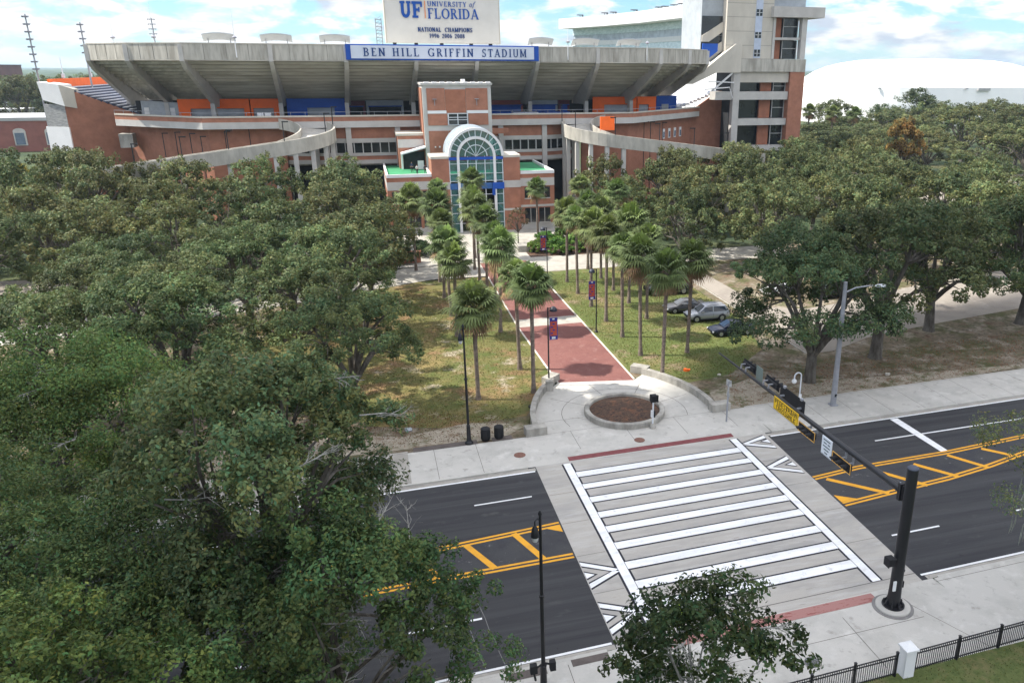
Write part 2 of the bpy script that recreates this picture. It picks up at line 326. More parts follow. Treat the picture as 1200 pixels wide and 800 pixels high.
# white road lines
g = MB(); Z = .010
rflat(g, -200, FAR-.42, 9.4, FAR-.26, Z); rflat(g, 27.5, FAR-.42, 220, FAR-.26, Z)
rflat(g, -200, NEAR+.05, 9.4, NEAR+.2, Z); rflat(g, 27.2, NEAR+.05, 220, NEAR+.2, Z)
flat(g, [rs(38.0, FAR-.5), rs(38.7, FAR-.5), rs(38.75, 41.85), rs(38.15, 41.85)], Z)
flat(g, [rs(34.6, 44.75), rs(38.05, 44.72), rs(38.05, 44.86), rs(34.6, 44.89)], Z); flat(g, [rs(38.75, 44.7), rs(80, 44.3), rs(80, 44.44), rs(38.75, 44.84)], Z)
for k in range(-9, 1):
    rflat(g, 4.8+k*9.2, 44.6, 8.5+k*9.2, 44.73, Z); rflat(g, .1+k*9.2, 33.7, 3.7+k*9.2, 33.84, Z)
rflat(g, -18, 33.75, -18.01, 33.76, Z)
for k in range(0, 9): rflat(g, 28.05+k*9.2, 33.75, 31.45+k*9.2, 33.88, Z)
struct('white_road_lines', g, white_paint)
g = MB()
def strip(pts, w, z=.0115):
    P = [Vector(rs(*p)) for p in pts]
    for a, b in zip(P, P[1:]):
        d = (b-a).normalized(); n_ = Vector((-d.y, d.x))*w/2; flat(g, [tuple(a-n_), tuple(b-n_), tuple(b+n_), tuple(a+n_)], z)
for o_ in (-.16, .16):
    strip([(-200, 37.6+o_), (9.45, 37.6+o_)], .17); strip([(-200, 40.4+o_), (3, 40.55+o_), (9.45, 41.0+o_)], .17)
    strip([(27.25, 41.25+o_), (31, 41.65+o_), (38.5, 41.66+o_), (46, 42.1+o_), (60, 42.8+o_), (200, 43+o_)], .17)
    strip([(27.3, 37.72+o_), (31.5, 38.12+o_), (36, 38.5+o_), (40, 39.1+o_), (44, 39.95+o_), (49, 41.5+o_), (53, 42.3+o_)], .17)
for a, b in (((28.0, 40.9), (30.9, 38.0)), ((31.7, 41.1), (34.0, 38.1)), ((35.0, 40.9), (36.8, 38.5)), ((38.2, 41.3), (39.7, 38.9)), ((41.3, 41.4), (42.9, 39.6)),
             ((3.75, 40.4), (5.0, 37.7)), ((6.6, 40.8), (7.75, 37.8)), ((.9, 40.3), (1.9, 37.8)), ((-2, 40.3), (-1, 37.8)), ((-5, 40.3), (-4, 37.8)), ((-8, 40.3), (-7, 37.8))): strip([a, b], .38, .0155)
flat(g, [rs(8.6, 40.7), rs(9.45, 40.75), rs(9.45, 40.1)], .0155); flat(g, [rs(27.3, 38.0), rs(28.6, 38.0), rs(27.3, 38.9)], .0155)
struct('yellow_road_lines', g, yellow_paint)
# tar seams across the near lanes
g = MB()
for x, y0, y1 in ((4.3, NEAR+.3, 37.2), (3.4, NEAR+.3, 37.2)):
    pts = [(x+(y-30)*-.12+rnd.uniform(-.05, .05), y) for y in np.linspace(y0, y1, 9)]
    for a, b in zip(pts, pts[1:]):
        A, B = rs(*a), rs(*b); flat(g, [(A[0]-.015, A[1]), (A[0]+.015, A[1]), (B[0]+.015, B[1]), (B[0]-.015, B[1])], .008)
struct('road_seams', g, mat('seam', (.22, .22, .21), .9, .1, 1))
# gutters and kerbs
g = MB(); 
for x0, x1 in ((-200, 9.5), (27.35, 220)):
    rflat(g, x0, FAR-.24, x1, FAR+.14, .006); rflat(g, x0, NEAR-.3, x1, NEAR+.02, .006)
struct('gutter', g, conc_old)
g = MB()
for x0, x1 in ((-200, 9.0), (27.9, 220)):
    rquad(g, x0, FAR+.14, x1, FAR+.3, -.02, .125); rquad(g, x0, NEAR-.46, x1, NEAR-.3, -.02, .125)
struct('kerb', g, conc_walk)
# far pavement with ramp down to the crossing
g = MB()
rquad(g, 1.2, FAR+.3, 9.0, 53.05, -.02, .12); rquad(g, 27.9, FAR+.3, 220, 53.2, -.02, .12)
g.poly([rs(9, FAR+.3), rs(27.9, FAR+.3), rs(27.9, 49.9), rs(9, 49.9)], -.02, [.012, .012, .12, .12])
rquad(g, 9, 49.9, 27.9, 53.05, -.02, .12); struct('far_pavement', g, conc_walk)
g = MB(); rquad(g, -200, FAR+.3, 1.2, 53.3, -.02, .11); struct('old_pavement', g, conc_old)
g = MB()
for x in list(range(-30, 9, 3))+list(range(30, 90, 3)): rflat(g, x, FAR+.32, x+.03, 53, .1245)
for x in (13.2, 17.4, 21.6, 25.8): rflat(g, x, 49.95, x+.03, 53, .1245)
rflat(g, -5, 53.0, 90, 53.03, .1285)
struct('pavement_joints', g, MATS['joint'])
g = MB(); g.poly([rs(12.0, FAR+.38), rs(24.8, FAR+.38), rs(24.8, FAR+.92), rs(12.0, FAR+.92)], .0, [.024, .024, .064, .064]); struct('tactile_strip', g, red_mat)
# near pavement
g = MB(); rquad(g, -200, 24.0, 9.3, NEAR-.46, -.02, .12); rquad(g, 27.6, 24.0, 220, NEAR-.46, -.02, .12)
g.poly([rs(9.3, 28.6), rs(27.6, 28.6), rs(27.6, NEAR-.32), rs(9.3, NEAR-.32)], -.02, [.12, .12, .012, .012])
rquad(g, 9.3, 24.0, 27.6, 28.6, -.02, .12); struct('near_pavement', g, conc_walk)
g = MB(); g.poly([rs(12.0, NEAR-1.15), rs(23.6, NEAR-1.15), rs(23.6, NEAR-.42), rs(12.0, NEAR-.42)], 0, [.115, .115, .034, .034]); struct('near_tactile_strip', g, red_mat2)
g = MB(); rflat(g, 9, 27.0, 25, 27.03, .1245); flat(g, [(24.9, 28.3), (24.93, 28.3), (26.6, 24.6), (26.57, 24.6)], .1245)
rflat(g, -3, 27.2, 9, 27.23, .1245)
for x in (-2, 1, 4, 7, 10.5, 14, 17.5, 21): rflat(g, x, 24.5, x+.03, 29.2 if x < 9 else 28.2, .1285)
rflat(g, 27.5, 29.2, 60, 29.23, .1245)
struct('near_pavement_joints', g, MATS['joint'])
g = MB(); flat(g, [(-60, -60), (70, -60), (70, 25.3), (33, 24.55), (10, 23.9), (-60, 21.5)], .13); struct('near_lawn', g, grass_near)
# lawns and park floor
g = MB(); flat(g, [(-260, 45.0), (-3, 52.4), (1.2, 52.4), (10.3, 52.9), (14.4, 63), (14.4, 101), (-30, 101), (-260, 160)], .09); struct('park_floor', g, dirt)
g = MB(); flat(g, [(-12, 66), (-2, 58), (4, 56), (10.6, 56.5), (14.3, 63.4), (14.3, 101), (-4, 101), (-10, 92), (-14, 80)], .1); struct('left_lawn', g, lawn)
g = MB(); flat(g, [(-14, 53.3), (8, 53.0), (10.5, 55), (6, 56.4), (1, 55.2), (-5, 57.5), (-15, 56)], .105); struct('sandy_verge', g, sand)
g = MB(); flat(g, [(25.6, 52.9), (260, 61), (260, 140), (25, 104), (21.2, 101), (21.2, 62.4)], .09); struct('right_park_floor', g, dirt)
g = MB(); flat(g, [(21.25, 63.6), (25, 59.5), (30, 60.5), (36, 66), (38.2, 76), (38.2, 103), (21.25, 101.5)], .1); struct('right_lawn', g, lawn_green)
g = MB(); flat(g, [(25.8, 53.1), (30, 53.3), (46, 54), (60, 55.4), (40, 56.5), (31, 59), (26.4, 57)], .105); struct('right_verge', g, sand)
g = MB(); flat(g, [(-60, 86), (-36, 86.5), (-20, 90), (7, 101.5), (14.6, 101.5), (14.6, 109), (4, 108.5), (-20, 97.5), (-36, 93), (-60, 93.5)], .112); flat(g, [(21, 102), (60, 102), (60, 109.5), (21, 109)], .112)
flat(g, [(3, 109), (34, 109), (34, 133), (3, 133)], .108); flat(g, [(14.6, 101.5), (21, 101.5), (21, 109), (14.6, 109)], .116)
struct('cross_path', g, conc_old)
g = MB(); flat(g, [(39.6, 63.5), (42.2, 63.5), (48, 66.2), (56, 68), (70, 70.5), (160, 84), (160, 100), (70, 84), (56, 79), (47, 77), (42.8, 79), (42.4, 102), (39.6, 102)], .108)
flat(g, [(90, 130), (300, 150), (300, 185), (90, 165)], .108); flat(g, [(-100, 112), (-24, 106), (-22, 112), (-100, 122)], .108); struct('parking_lot', g, parking_m)
g = MB(); g.wall([(39.45, 63.6), (39.45, 101.8)], .14, .05, .16); struct('parking_kerb', g, conc_old)
# walkway
g = MB(); flat(g, [(14.65, 62.6), (21.15, 61.4), (21.05, 78.8), (14.2, 78.8)], .118); flat(g, [(14.2, 81.5), (21.0, 81.5), (20.95, 109), (14.4, 109)], .118); struct('walkway', g, brickpave)
g = MB(); flat(g, [(14.2, 78.8), (21.05, 78.8), (21.0, 81.5), (14.2, 81.5)], .119); struct('walkway_band', g, conc_old)
g = MB(); g.wall([(14.65, 62.6), (14.2, 78.8), (14.4, 101)], .16, .05, .15); g.wall([(21.15, 61.6), (21.0, 101.5)], -.16, .05, .15); struct('walkway_edging', g, cream)
g = MB(); flat(g, [(10.6, 52.75), (11.2, 57), (12.6, 60.4), (14.65, 62.62), (21.15, 61.42), (22.4, 62.6), (24.4, 59.4), (25.2, 56), (25.7, 53.25)], .116); struct('plaza', g, conc_walk)
g = MB()
for a in range(-60, 250, 40):
    c, s_ = math.cos(R_(a)), math.sin(R_(a)); p0, p1 = (18.2+3.4*c, 55+3.4*s_), (18.2+6.6*c, 55+6.6*s_)
    if p1[1] > 53: flat(g, [(p0[0]-s_*.02, p0[1]+c*.02), (p1[0]-s_*.02, p1[1]+c*.02), (p1[0]+s_*.02, p1[1]-c*.02), (p0[0]+s_*.02, p0[1]-c*.02)], .1205)
arc = [(18.2+5*math.cos(R_(a)), 55+5*math.sin(R_(a))) for a in range(-20, 205, 9)]
for a, b in zip(arc, arc[1:]):
    a, b = Vector(a), Vector(b); d = (b-a).normalized(); n_ = Vector((-d.y, d.x))*.02; flat(g, [tuple(a-n_), tuple(b-n_), tuple(b+n_), tuple(a+n_)], .1245)
struct('plaza_joints', g, MATS['joint'])
# manholes, utility covers
def cover(x, y, r, mt, label):
    b = MB(); b.lathe([(r, 0), (r, .01), (r*.9, .014)], x, y, 20, .122); b.lathe([(r*.7, 0), (r*.7, .004)], x, y, 16, .1365)
    tag(b.build('manhole_cover', mt, loc=(x, y, .12)), label, 'manhole cover')
rust = mat('rust_iron', (.20, .10, .075), .8, .15, 5)
cover(8.8, 50.0, .42, rust, 'round rusty manhole cover in the far pavement left of the crosswalk')
cover(17.75, 50.0, .40, rust, 'rusty round cover touching the red strip at the crosswalk end')
cover(17.9, 25.9, .36, mat('iron_cover', (.16, .16, .16), .7, .15, 5), 'grey round manhole cover near the black fence')

# ------------------------------------------------------------------ planter ring and curved seat walls
t = thing('round_planter', 'round brown mulch bed inside a low concrete ring on the plaza', 'planter', (18.2, 55, .11))
b = MB(); b.lathe([(3.2, 0), (3.2, .42), (3.16, .46), (2.84, .46), (2.8, .42), (2.8, .2)], 18.2, 55, 72, .1); o = b.build('ring_wall', concrete, t, smooth=True)
b = MB(); b.lathe([(2.8, 0), (2.8, .2), (2.0, .3), (.8, .36), (.02, .38)], 18.2, 55, 40, .12); b.build('mulch', mulch, t, smooth=True)
def seatwall(pts, ends, label, side):
    t = thing('seat_wall', label, 'low wall', (pts[0][0], pts[0][1], .1)); b = MB(); b.wall(pts, side*.42, .1, .68); b.build('curved_wall', concrete, t)
    for (x, y, a) in ends:
        b = MB(); c, s_ = math.cos(a), math.sin(a); q = [(-.8, -.42), (.8, -.42), (.8, .42), (-.8, .42)]
        b.poly([(x+c*u-s_*v, y+s_*u+c*v) for u, v in q], .1, .74); b.build('end_block', concrete, t)
def smoothpts(P, n=5):
    out_ = []
    for i in range(len(P)-1):
        p0, p1, p2, p3 = [Vector(P[max(0, min(len(P)-1, i+k))]) for k in (-1, 0, 1, 2)]
        for k in range(n):
            t_ = k/n; out_.append(tuple(.5*((2*p1)+(p2-p0)*t_+(2*p0-5*p1+4*p2-p3)*t_*t_+(3*p1-p0-3*p2+p3)*t_**3)))
    return out_+[tuple(P[-1])]
seatwall(smoothpts([(10.9, 53.6), (11.2, 56), (12.0, 58.6), (13.1, 60.8), (14.2, 62.3)]), [(10.6, 53.1, .05), (14.0, 62.9, .75)], 'curved concrete seat wall left of the mulch ring', 1)
seatwall(smoothpts([(25.1, 53.8), (25.0, 56), (24.5, 58.4), (23.4, 60.8), (22.2, 62.5)]), [(25.7, 53.5, .05), (22.3, 63.1, -.7)], 'curved concrete seat wall right of the mulch ring', -1)
exec_after = []

# ------------------------------------------------------------------ lettering (built as strokes with serifs)
def ring_(cx, cy, rx, ry, a0, a1, tx, ty, n=14):
    q = []
    for i in range(n):
        A, B = R_(a0+(a1-a0)*i/n), R_(a0+(a1-a0)*(i+1)/n)
        q.append([(cx+rx*math.cos(A), cy+ry*math.sin(A)), (cx+rx*math.cos(B), cy+ry*math.sin(B)), (cx+(rx-tx)*math.cos(B), cy+(ry-ty)*math.sin(B)), (cx+(rx-tx)*math.cos(A), cy+(ry-ty)*math.sin(A))])
    return q
def ln(x0, y0, x1, y1, w_):
    d = Vector((x1-x0, y1-y0)).normalized(); n_ = Vector((-d.y, d.x))*w_/2
    return [(x0-n_.x, y0-n_.y), (x1-n_.x, y1-n_.y), (x1+n_.x, y1+n_.y), (x0+n_.x, y0+n_.y)]
T, H_ = .17, .08
def serif(x, y, w_=.17): return ln(x-w_, y, x+w_, y, .06)
def stem(x, a=0, b=1, s0=True, s1=True):
    q = [ln(x, a, x, b, T)]
    if s0: q.append(serif(x, a+.03))
    if s1: q.append(serif(x, b-.03))
    return q
def glyph(c):
    if c == 'I': return .36, stem(.18)
    if c == 'H': return .86, stem(.18)+stem(.68)+[ln(.18, .52, .68, .52, H_)]
    if c == 'L': return .68, stem(.18)+[ln(.18, .04, .62, .04, H_), ln(.62, 0, .62, .26, .07)]
    if c == 'E': return .70, stem(.18)+[ln(.18, .04, .62, .04, H_), ln(.18, .96, .58, .96, H_), ln(.18, .52, .48, .52, H_), ln(.62, 0, .62, .24, .06), ln(.58, .8, .58, 1, .06)]
    if c == 'F': return .66, stem(.18)+[ln(.18, .96, .6, .96, H_), ln(.18, .52, .48, .52, H_), ln(.6, .76, .6, 1, .06)]
    if c == 'N': return .86, stem(.14, s1=True)+stem(.70, s0=False)+[ln(.16, .95, .70, .05, T)]
    if c == 'M': return 1.0, stem(.13)+stem(.85)+[ln(.15, .95, .49, .1, .14), ln(.83, .95, .49, .1, .1)]
    if c == 'U': return .84, stem(.16, .3, 1, False)+stem(.68, .3, 1, False)+ring_(.42, .34, .34, .36, 180, 360, .14, .1)
    if c == 'T': return .76, stem(.38)+[ln(.04, .95, .72, .95, .09), ln(.06, .76, .06, 1, .06), ln(.70, .76, .70, 1, .06)]
    if c == 'B': return .76, stem(.16)+ring_(.36, .75, .28, .25, -90, 90, .15, .08)+ring_(.36, .27, .34, .27, -90, 90, .16, .08)+[ln(.16, .96, .37, .96, H_), ln(.16, .52, .37, .52, H_), ln(.16, .04, .37, .04, H_)]
    if c == 'P': return .68, stem(.16)+ring_(.34, .73, .30, .27, -90, 90, .15, .08)+[ln(.16, .96, .35, .96, H_), ln(.16, .5, .35, .5, H_)]
    if c == 'R': return .78, stem(.16)+ring_(.34, .74, .28, .26, -90, 90, .15, .08)+[ln(.16, .96, .35, .96, H_), ln(.16, .52, .35, .52, H_), ln(.38, .5, .66, .03, T), serif(.70, .03, .1)]
    if c == 'D': return .86, stem(.16)+ring_(.36, .5, .44, .5, -90, 90, .18, .08)+[ln(.16, .96, .37, .96, H_), ln(.16, .04, .37, .04, H_)]
    if c == 'O': return .92, ring_(.46, .5, .44, .51, 0, 360, .18, .08, 24)
    if c == 'C': return .84, ring_(.46, .5, .44, .51, 45, 315, .18, .08, 20)+[ln(.78, .74, .78, 1, .07)]
    if c == 'G': return .92, ring_(.46, .5, .44, .51, 45, 330, .18, .08, 20)+[ln(.78, .74, .78, 1, .07), ln(.76, .03, .76, .44, .15), serif(.74, .44, .15)]
    if c == 'S': return .66, ring_(.33, .74, .26, .27, 30, 270, .13, .09)+ring_(.33, .27, .28, .28, -150, 90, .13, .09)+[ln(.56, .74, .56, 1, .06), ln(.08, 0, .08, .26, .06)]
    if c == 'A': return .86, [ln(.1, 0, .42, 1, .08), ln(.42, 1, .74, 0, .17), ln(.22, .33, .62, .33, .07), serif(.1, .03, .13), serif(.74, .03, .15)]
    if c == 'V': return .84, [ln(.1, 1, .42, 0, .17), ln(.42, 0, .74, 1, .08), serif(.1, .97, .14), serif(.74, .97, .13)]
    if c == 'Y': return .8, [ln(.1, 1, .4, .5, .16), ln(.4, .5, .7, 1, .08), serif(.1, .97, .13), serif(.7, .97, .12)]+stem(.4, 0, .5, True, False)
    if c == 'W': return 1.1, [ln(.08, 1, .32, 0, .15), ln(.32, 0, .54, .9, .08), ln(.54, .9, .78, 0, .15), ln(.78, 0, 1.0, 1, .08)]
    if c == 'K': return .8, stem(.16)+[ln(.2, .45, .66, .97, .08), ln(.34, .6, .7, .03, .15)]
    if c == 'o': return .58, ring_(.3, .32, .25, .33, 0, 360, .1, .07, 16)
    if c == 'f': return .5, [ln(.14, -.2, .34, .8, .1), ln(.12, .6, .44, .6, .06)]+ring_(.5, .78, .17, .2, 40, 180, .08, .08, 8)
    if c == '1': return .42, stem(.24, s1=False)+[ln(.06, .84, .24, .98, .08)]
    if c == '2': return .66, ring_(.33, .7, .27, .3, -20, 180, .13, .09)+[ln(.5, .6, .12, .1, .11), ln(.06, .05, .62, .05, .11)]
    if c == '0': return .68, ring_(.34, .5, .3, .5, 0, 360, .15, .08, 20)
    if c == '9': return .68, ring_(.34, .68, .29, .32, 0, 360, .14, .08, 18)+ring_(.2, .5, .42, .5, -75, 20, .13, .09, 8)
    if c == '6': return .68, ring_(.34, .32, .29, .32, 0, 360, .14, .08, 18)+ring_(.48, .5, .42, .5, 105, 200, .13, .09, 8)
    if c == '8': return .66, ring_(.33, .74, .24, .26, 0, 360, .12, .08, 16)+ring_(.33, .27, .28, .28, 0, 360, .13, .08, 16)
    return .45, []
def glyph_block(c):     # heavy slab letters of the monogram
    if c == 'U': return 1.02, [ln(.24, .38, .24, 1, .26), ln(.78, .38, .78, 1, .22), ln(.02, .93, .46, .93, .14), ln(.6, .93, .98, .93, .14)]+ring_(.51, .40, .40, .41, 180, 360, .26, .2)
    if c == 'F': return .98, [ln(.26, 0, .26, 1, .26), ln(.04, .07, .56, .07, .14), ln(.02, .92, .94, .92, .16), ln(.86, .66, .86, 1, .16), ln(.3, .5, .66, .5, .15), ln(.64, .36, .64, .66, .11)]
def text(mb, s_, x, z, h, y, width=None, gap=.1, depth=.06, gl=glyph, face='xz', slant=0):
    """letters h tall, standing in the plane y, facing the road; returns end x. face 'yz': plane x=y, read along -Y"""
    tot = sum(gl(c)[0]+gap for c in s_)-gap; sx = h if width is None else width/tot; cx_ = x; k = 0
    for c in s_:
        w_, qs = gl(c)
        for q in qs:
            k += 1; e = (k % 7)*.0007
            if face == 'xz': mb.plate([(cx_+(u+slant*v)*sx, y-depth-e, z+v*h) for u, v in q], (0, depth, 0))
            else: mb.plate([(y-depth-e, cx_-(u)*sx, z+v*h) for u, v in q], (depth, 0, 0))
        cx_ += (w_+gap)*sx*(1 if face == 'xz' else -1)
    return cx_

# ================================================================== STADIUM
st = thing('stadium', 'long grey concrete stadium stand with blue and white name board on its rim', 'stadium', (17, 160, 0))
rim = [(-43.8, 162.5), (-36.2, 155.5), (-27, 150.3), (-13.4, 150), (-1.4, 150), (10.3, 150), (20.9, 150), (31.9, 150), (43.3, 150), (56, 150.8), (63.6, 155), (70, 161)]
inn = [(-40.5, 184), (-33.5, 177), (-24.5, 172.5), (-13.6, 172), (-1.8, 172), (10.2, 172), (21.8, 172), (32.8, 172), (44.3, 172), (54, 172.5), (60.5, 177), (66, 183)]
colb = [(-42.3, 178), (-34.3, 170.5), (-25.6, 165), (-14.0, 165), (-2.2, 165), (10.2, 165), (22.0, 165), (33.3, 165), (45.1, 165), (55.0, 165.8), (61.5, 171), (67.3, 177.5)]
ZR0, ZR1, ZI = 27.25, 29.5, 19.8
NS = 13; b = MB()
for k in range(len(rim)-1):
    def P(s_, t_, z): 
        a = Vector(rim[k+s_]); c = Vector(inn[k+s_]); p = a.lerp(c, t_); return (p.x, p.y, z)
    for i in range(NS):
        t0, t1 = i/NS, (i+1)/NS; za = ZR0-.2+(ZI-ZR0)*t0; zb_ = ZR0-.2+(ZI-ZR0)*t1
        b.add([P(0, t0, za), P(1, t0, za), P(1, t1, za), P(0, t1, za)], [(0, 1, 2, 3)])
        b.add([P(0, t1, za), P(1, t1, za), P(1, t1, zb_), P(0, t1, zb_)], [(0, 1, 2, 3)])
        b.add([P(0, t0, za), P(1, t0, za), P(1, t0, za-.16), P(0, t0, za-.16)], [(0, 1, 2, 3)])
        b.add([P(0, t0, za-.16), P(1, t0, za-.16), P(1, t0+.015, za-.16), P(0, t0+.015, za-.16)], [(0, 1, 2, 3)])
    b.add([P(0, 0, ZR1-.9), P(1, 0, ZR1-.9), P(1, 1, ZI+.5), P(0, 1, ZI+.5)], [(0, 1, 2, 3)])
b.build('upper_deck', deckconc, st, fix=False)
b = MB()
for k in range(len(rim)-1):
    for i in range(1, NS+1):
        q = []
        for s_ in (0, 1):
            a = Vector(rim[k+s_]); c = Vector(inn[k+s_])
            for dt in (-.006, .003): p = a.lerp(c, i/NS+dt); q.append(p)
        z = ZR0-.2+(ZI-ZR0)*((i-1)/NS); b.plate([(q[0].x, q[0].y, z-.22), (q[2].x, q[2].y, z-.22), (q[3].x, q[3].y, z-.22), (q[1].x, q[1].y, z-.22)], (0, 0, .2))
b.build('deck_seams', mat('deck_seam', (.17, .155, .13), .95, .2, .8), st)
b = MB()
for k in range(len(rim)-1): b.wall([rim[k], rim[k+1]], .28, ZR0-.25, ZR1)
b.build('rim_parapet', rimconc, st)
b = MB()
for k in range(len(rim)-1):
    for j in (1, 2, 3): x = rim[k][0]+(rim[k+1][0]-rim[k][0])*j/4; y = rim[k][1]+(rim[k+1][1]-rim[k][1])*j/4; b = MB(); b.box(x-.03, y-.02, ZR0-.2, x+.03, y+.04, ZR1); b.build('rim_joint', mat('joint_dark', (.16, .15, .13), .9, .1, 1), st)
b = MB()
for (xa, ya), (xb, yb) in zip([(-42.2, 165.6), (-25.7, 151.6), (-2, 151.2), (34, 151.2), (51, 151.6)], [(-25.7, 151.6), (-2, 151.2), (34, 151.2), (51, 151.6), (73, 171)]):
    b.beam((xa, ya+.3, 18.55), (xb, yb+.3, 18.55), .06, .06); n_ = int(math.hypot(xb-xa, yb-ya)/2.2)
    for j in range(n_): x, y = xa+(xb-xa)*j/n_, ya+(yb-ya)*j/n_+.3; b.box(x-.03, y-.03, 18.0, x+.03, y+.03, 18.55)
b.build('handrail', galv, st)
b = MB(); b.wall([(x, y-.08) for x, y in rim], .5, ZR1, ZR1+.16); b.build('rim_coping', cream, st)
for k in range(len(rim)):
    r0, i0, c0 = Vector(rim[k]), Vector(inn[k]), Vector(colb[k]); d = (i0-r0).normalized(); s_ = Vector((-d.y, d.x))*.34; b = MB()
    zline = lambda p: ZR0-.3+(ZI-ZR0)*((p-r0).length/(i0-r0).length)
    o0 = r0-d*.25; prof = [(o0, ZR1-.05), (o0, ZR0-.45), (r0+d*1.2, ZR0-1.75), (c0+d*.2, 19.4), (c0+d*1.5, 18.9), (i0, zline(i0)-.6), (i0, zline(i0)+.1), (r0+d*.5, ZR0)]
    b.plate([(p.x-s_.x, p.y-s_.y, z) for p, z in prof], (2*s_.x, 2*s_.y, 0)); b.build('raker_beam', palecon, st)
    b = MB(); b.poly([(c0.x-s_.x*1.1-d.x*.6, c0.y-s_.y*1.1-d.y*.6), (c0.x+s_.x*1.1-d.x*.6, c0.y+s_.y*1.1-d.y*.6), (c0.x+s_.x*1.1+d.x*.6, c0.y+s_.y*1.1+d.y*.6), (c0.x-s_.x*1.1+d.x*.6, c0.y-s_.y*1.1+d.y*.6)], 0, 19.6)
    b.build('column', palecon, st)
# name board on the rim
b = MB(); b.box(-1.4, 149.35, 27.15, 32.0, 149.95, 29.7); nb = b.build('name_board', blue, st)
b = MB(); b.box(-.55, 149.22, 27.4, 31.1, 149.34, 29.5); b.build('sign_panel', signwhite, nb)
for wd, x, w_ in (('BEN', 1.5, 3.6), ('HILL', 6.3, 4.5), ('GRIFFIN', 12.3, 7.9), ('STADIUM', 21.7, 8.0)): b = MB(); text(b, wd, x, 27.78, 1.32, 149.2, w_, .26); b.build('word', letterblue, nb, fix=False)
# terrace floor, back walls behind the parapet
zF = 16.7
wl = [(-42.2, 165.6), (-25.7, 151.6), (-2, 151.2), (34, 151.2), (51, 151.6), (73, 171)]
b = MB(); b.poly(wl+[(66, 186), (-42, 186)], zF-.6, zF); b.build('terrace_floor', conc_old, st)
def bandwall(pts, bands, t, nm_='parapet'):
    for z0, z1, mm, pr in bands:
        bb = MB(); bb.wall(pts, t, z0, z1)
        if pr:
            bb = MB(); bb.wall([(x, y-pr) for x, y in pts], t, z0, z1)
        bb.build(nm_, mm, st)
bandwall(wl, [(17.75, 18.0, cream, .12), (17.0, 17.75, brick, 0), (15.9, 17.0, palecon, .08)], .45, 'terrace_parapet')
# main facade below: curved centre wall with window band
cen = [(-13, 154.5), (-2.2, 151.9), (34, 151.9), (41, 154.8)]
bandwall(cen, [(13.95, 15.9, brick, 0), (13.2, 13.95, palecon, .1), (10.9, 11.4, palecon, .1), (10.2, 10.9, brick, 0), (9.5, 10.2, palecon, .1)], .5, 'facade_band')
b = MB(); b.wall([(x, y+.45) for x, y in cen], .3, 11.4, 13.2); b.build('window_band', glassd, st)
for (xa, ya), (xb, yb), n in ((cen[0], cen[1], 7), (cen[1], cen[2], 24), (cen[2], cen[3], 5)):
    for i in range(n):
        t_ = (i+.5)/n; x, y = xa+(xb-xa)*t_, ya+(yb-ya)*t_
        if 9 < x < 23: continue
        b = MB(); b.box(x-.09, y+.05, 11.4, x+.09, y+.44, 13.2)
        b.build('window_mullion', frame_m, st)
for x, y in ((-2.2, 151.5), (6.3, 151.5), (33.3, 151.5), (25.0, 151.5)):
    b = MB(); b.box(x-.45, y-.1, 0, x+.45, y+.6, 16.6); b.build('pilaster', palecon, st)
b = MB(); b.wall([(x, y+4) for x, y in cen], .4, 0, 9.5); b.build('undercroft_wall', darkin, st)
b = MB(); b.poly([(-13, 155), (-2, 152.4), (34, 152.4), (41, 155.3), (41, 160), (-13, 160)], 9.2, 9.5); b.build('undercroft_soffit', concrete, st)
# side wings, brick recessed below the parapet
b = MB(); b.wall([(-40.5, 167), (-25.2, 153.4), (-13, 153.4)], .5, 0, 15.9); b.build('brick_wing', brick, st)
b = MB(); b.wall([(41, 153.4), (50.5, 153.4), (72, 172)], .5, 0, 15.9); b.build('brick_wing', brick, st)
b = MB(); b.plate([(71.5, 171.6, 15.8), (71.5, 171.6, 17.2), (78.2, 172.3, 21.3), (79.0, 172.4, 21.3), (79, 172.4, 0), (71.5, 171.6, 0)], (0, .5, 0)); b.build('stand_end_wall', brick, st)
for i in range(4):
    x = 65.6+i*1.75; y = 172+(x-72)*(18.6/21.5)-.05
    x = 61.6+i*1.9; y = 153.4+(x-50.5)*(18.6/21.5)
    b = MB(); d = Vector((21.5, 18.6)).normalized(); n_ = Vector((d.y, -d.x))*.12
    c = Vector((x, y)); p = [c-d*.45, c+d*.45, c+d*.45+n_, c-d*.45+n_]
    b.poly([tuple(q) for q in p], 11.9, 13.9); f_ = b.build('arched_window', whitew, st)
    b = MB(); n2_ = n_*1.15; p = [c-d*.3+n_*1.02, c+d*.3+n_*1.02, c+d*.3+n_*1.3, c-d*.3+n_*1.3]; b.poly([tuple(q) for q in p], 12.1, 13.3); b.build('pane', mat('bluish_glass', (.14, .18, .24), .15, .1, 1), f_)
# coloured concourse back walls
def bw(x0, x1, z0, z1, mm, nm, y=171.6, d=.5): bb = MB(); bb.box(x0, y-d, z0, x1, y, z1); return bb.build(nm, mm, st)
bw(-60+60-42, 66, zF, zF+.02, darkin, 'back_floor_strip', 171.7, .2)
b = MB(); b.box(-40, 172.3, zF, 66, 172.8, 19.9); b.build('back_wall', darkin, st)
def portal(x0, x1, mm, ox0, ox1, y=167.9, zt=20.3, oz=18.6):
    bb = MB(); bb.box(x0, y-.4, zF, ox0, y, zt); bb.box(ox1, y-.4, zF, x1, y, zt); bb.box(ox0, y-.4, oz, ox1, y, zt); o = bb.build('colour_wall', mm, st)
    bb = MB(); bb.box(ox0, y+.1, zF, ox1, y+.3, oz); bb.build('grey_doors', greyw, o)
portal(-32, -19.8, orange, -30, -20.8); portal(-19.6, -14.2, orange, -19.2, -15.6); portal(-13.2, -2.6, blue, -9.6, -4.6)
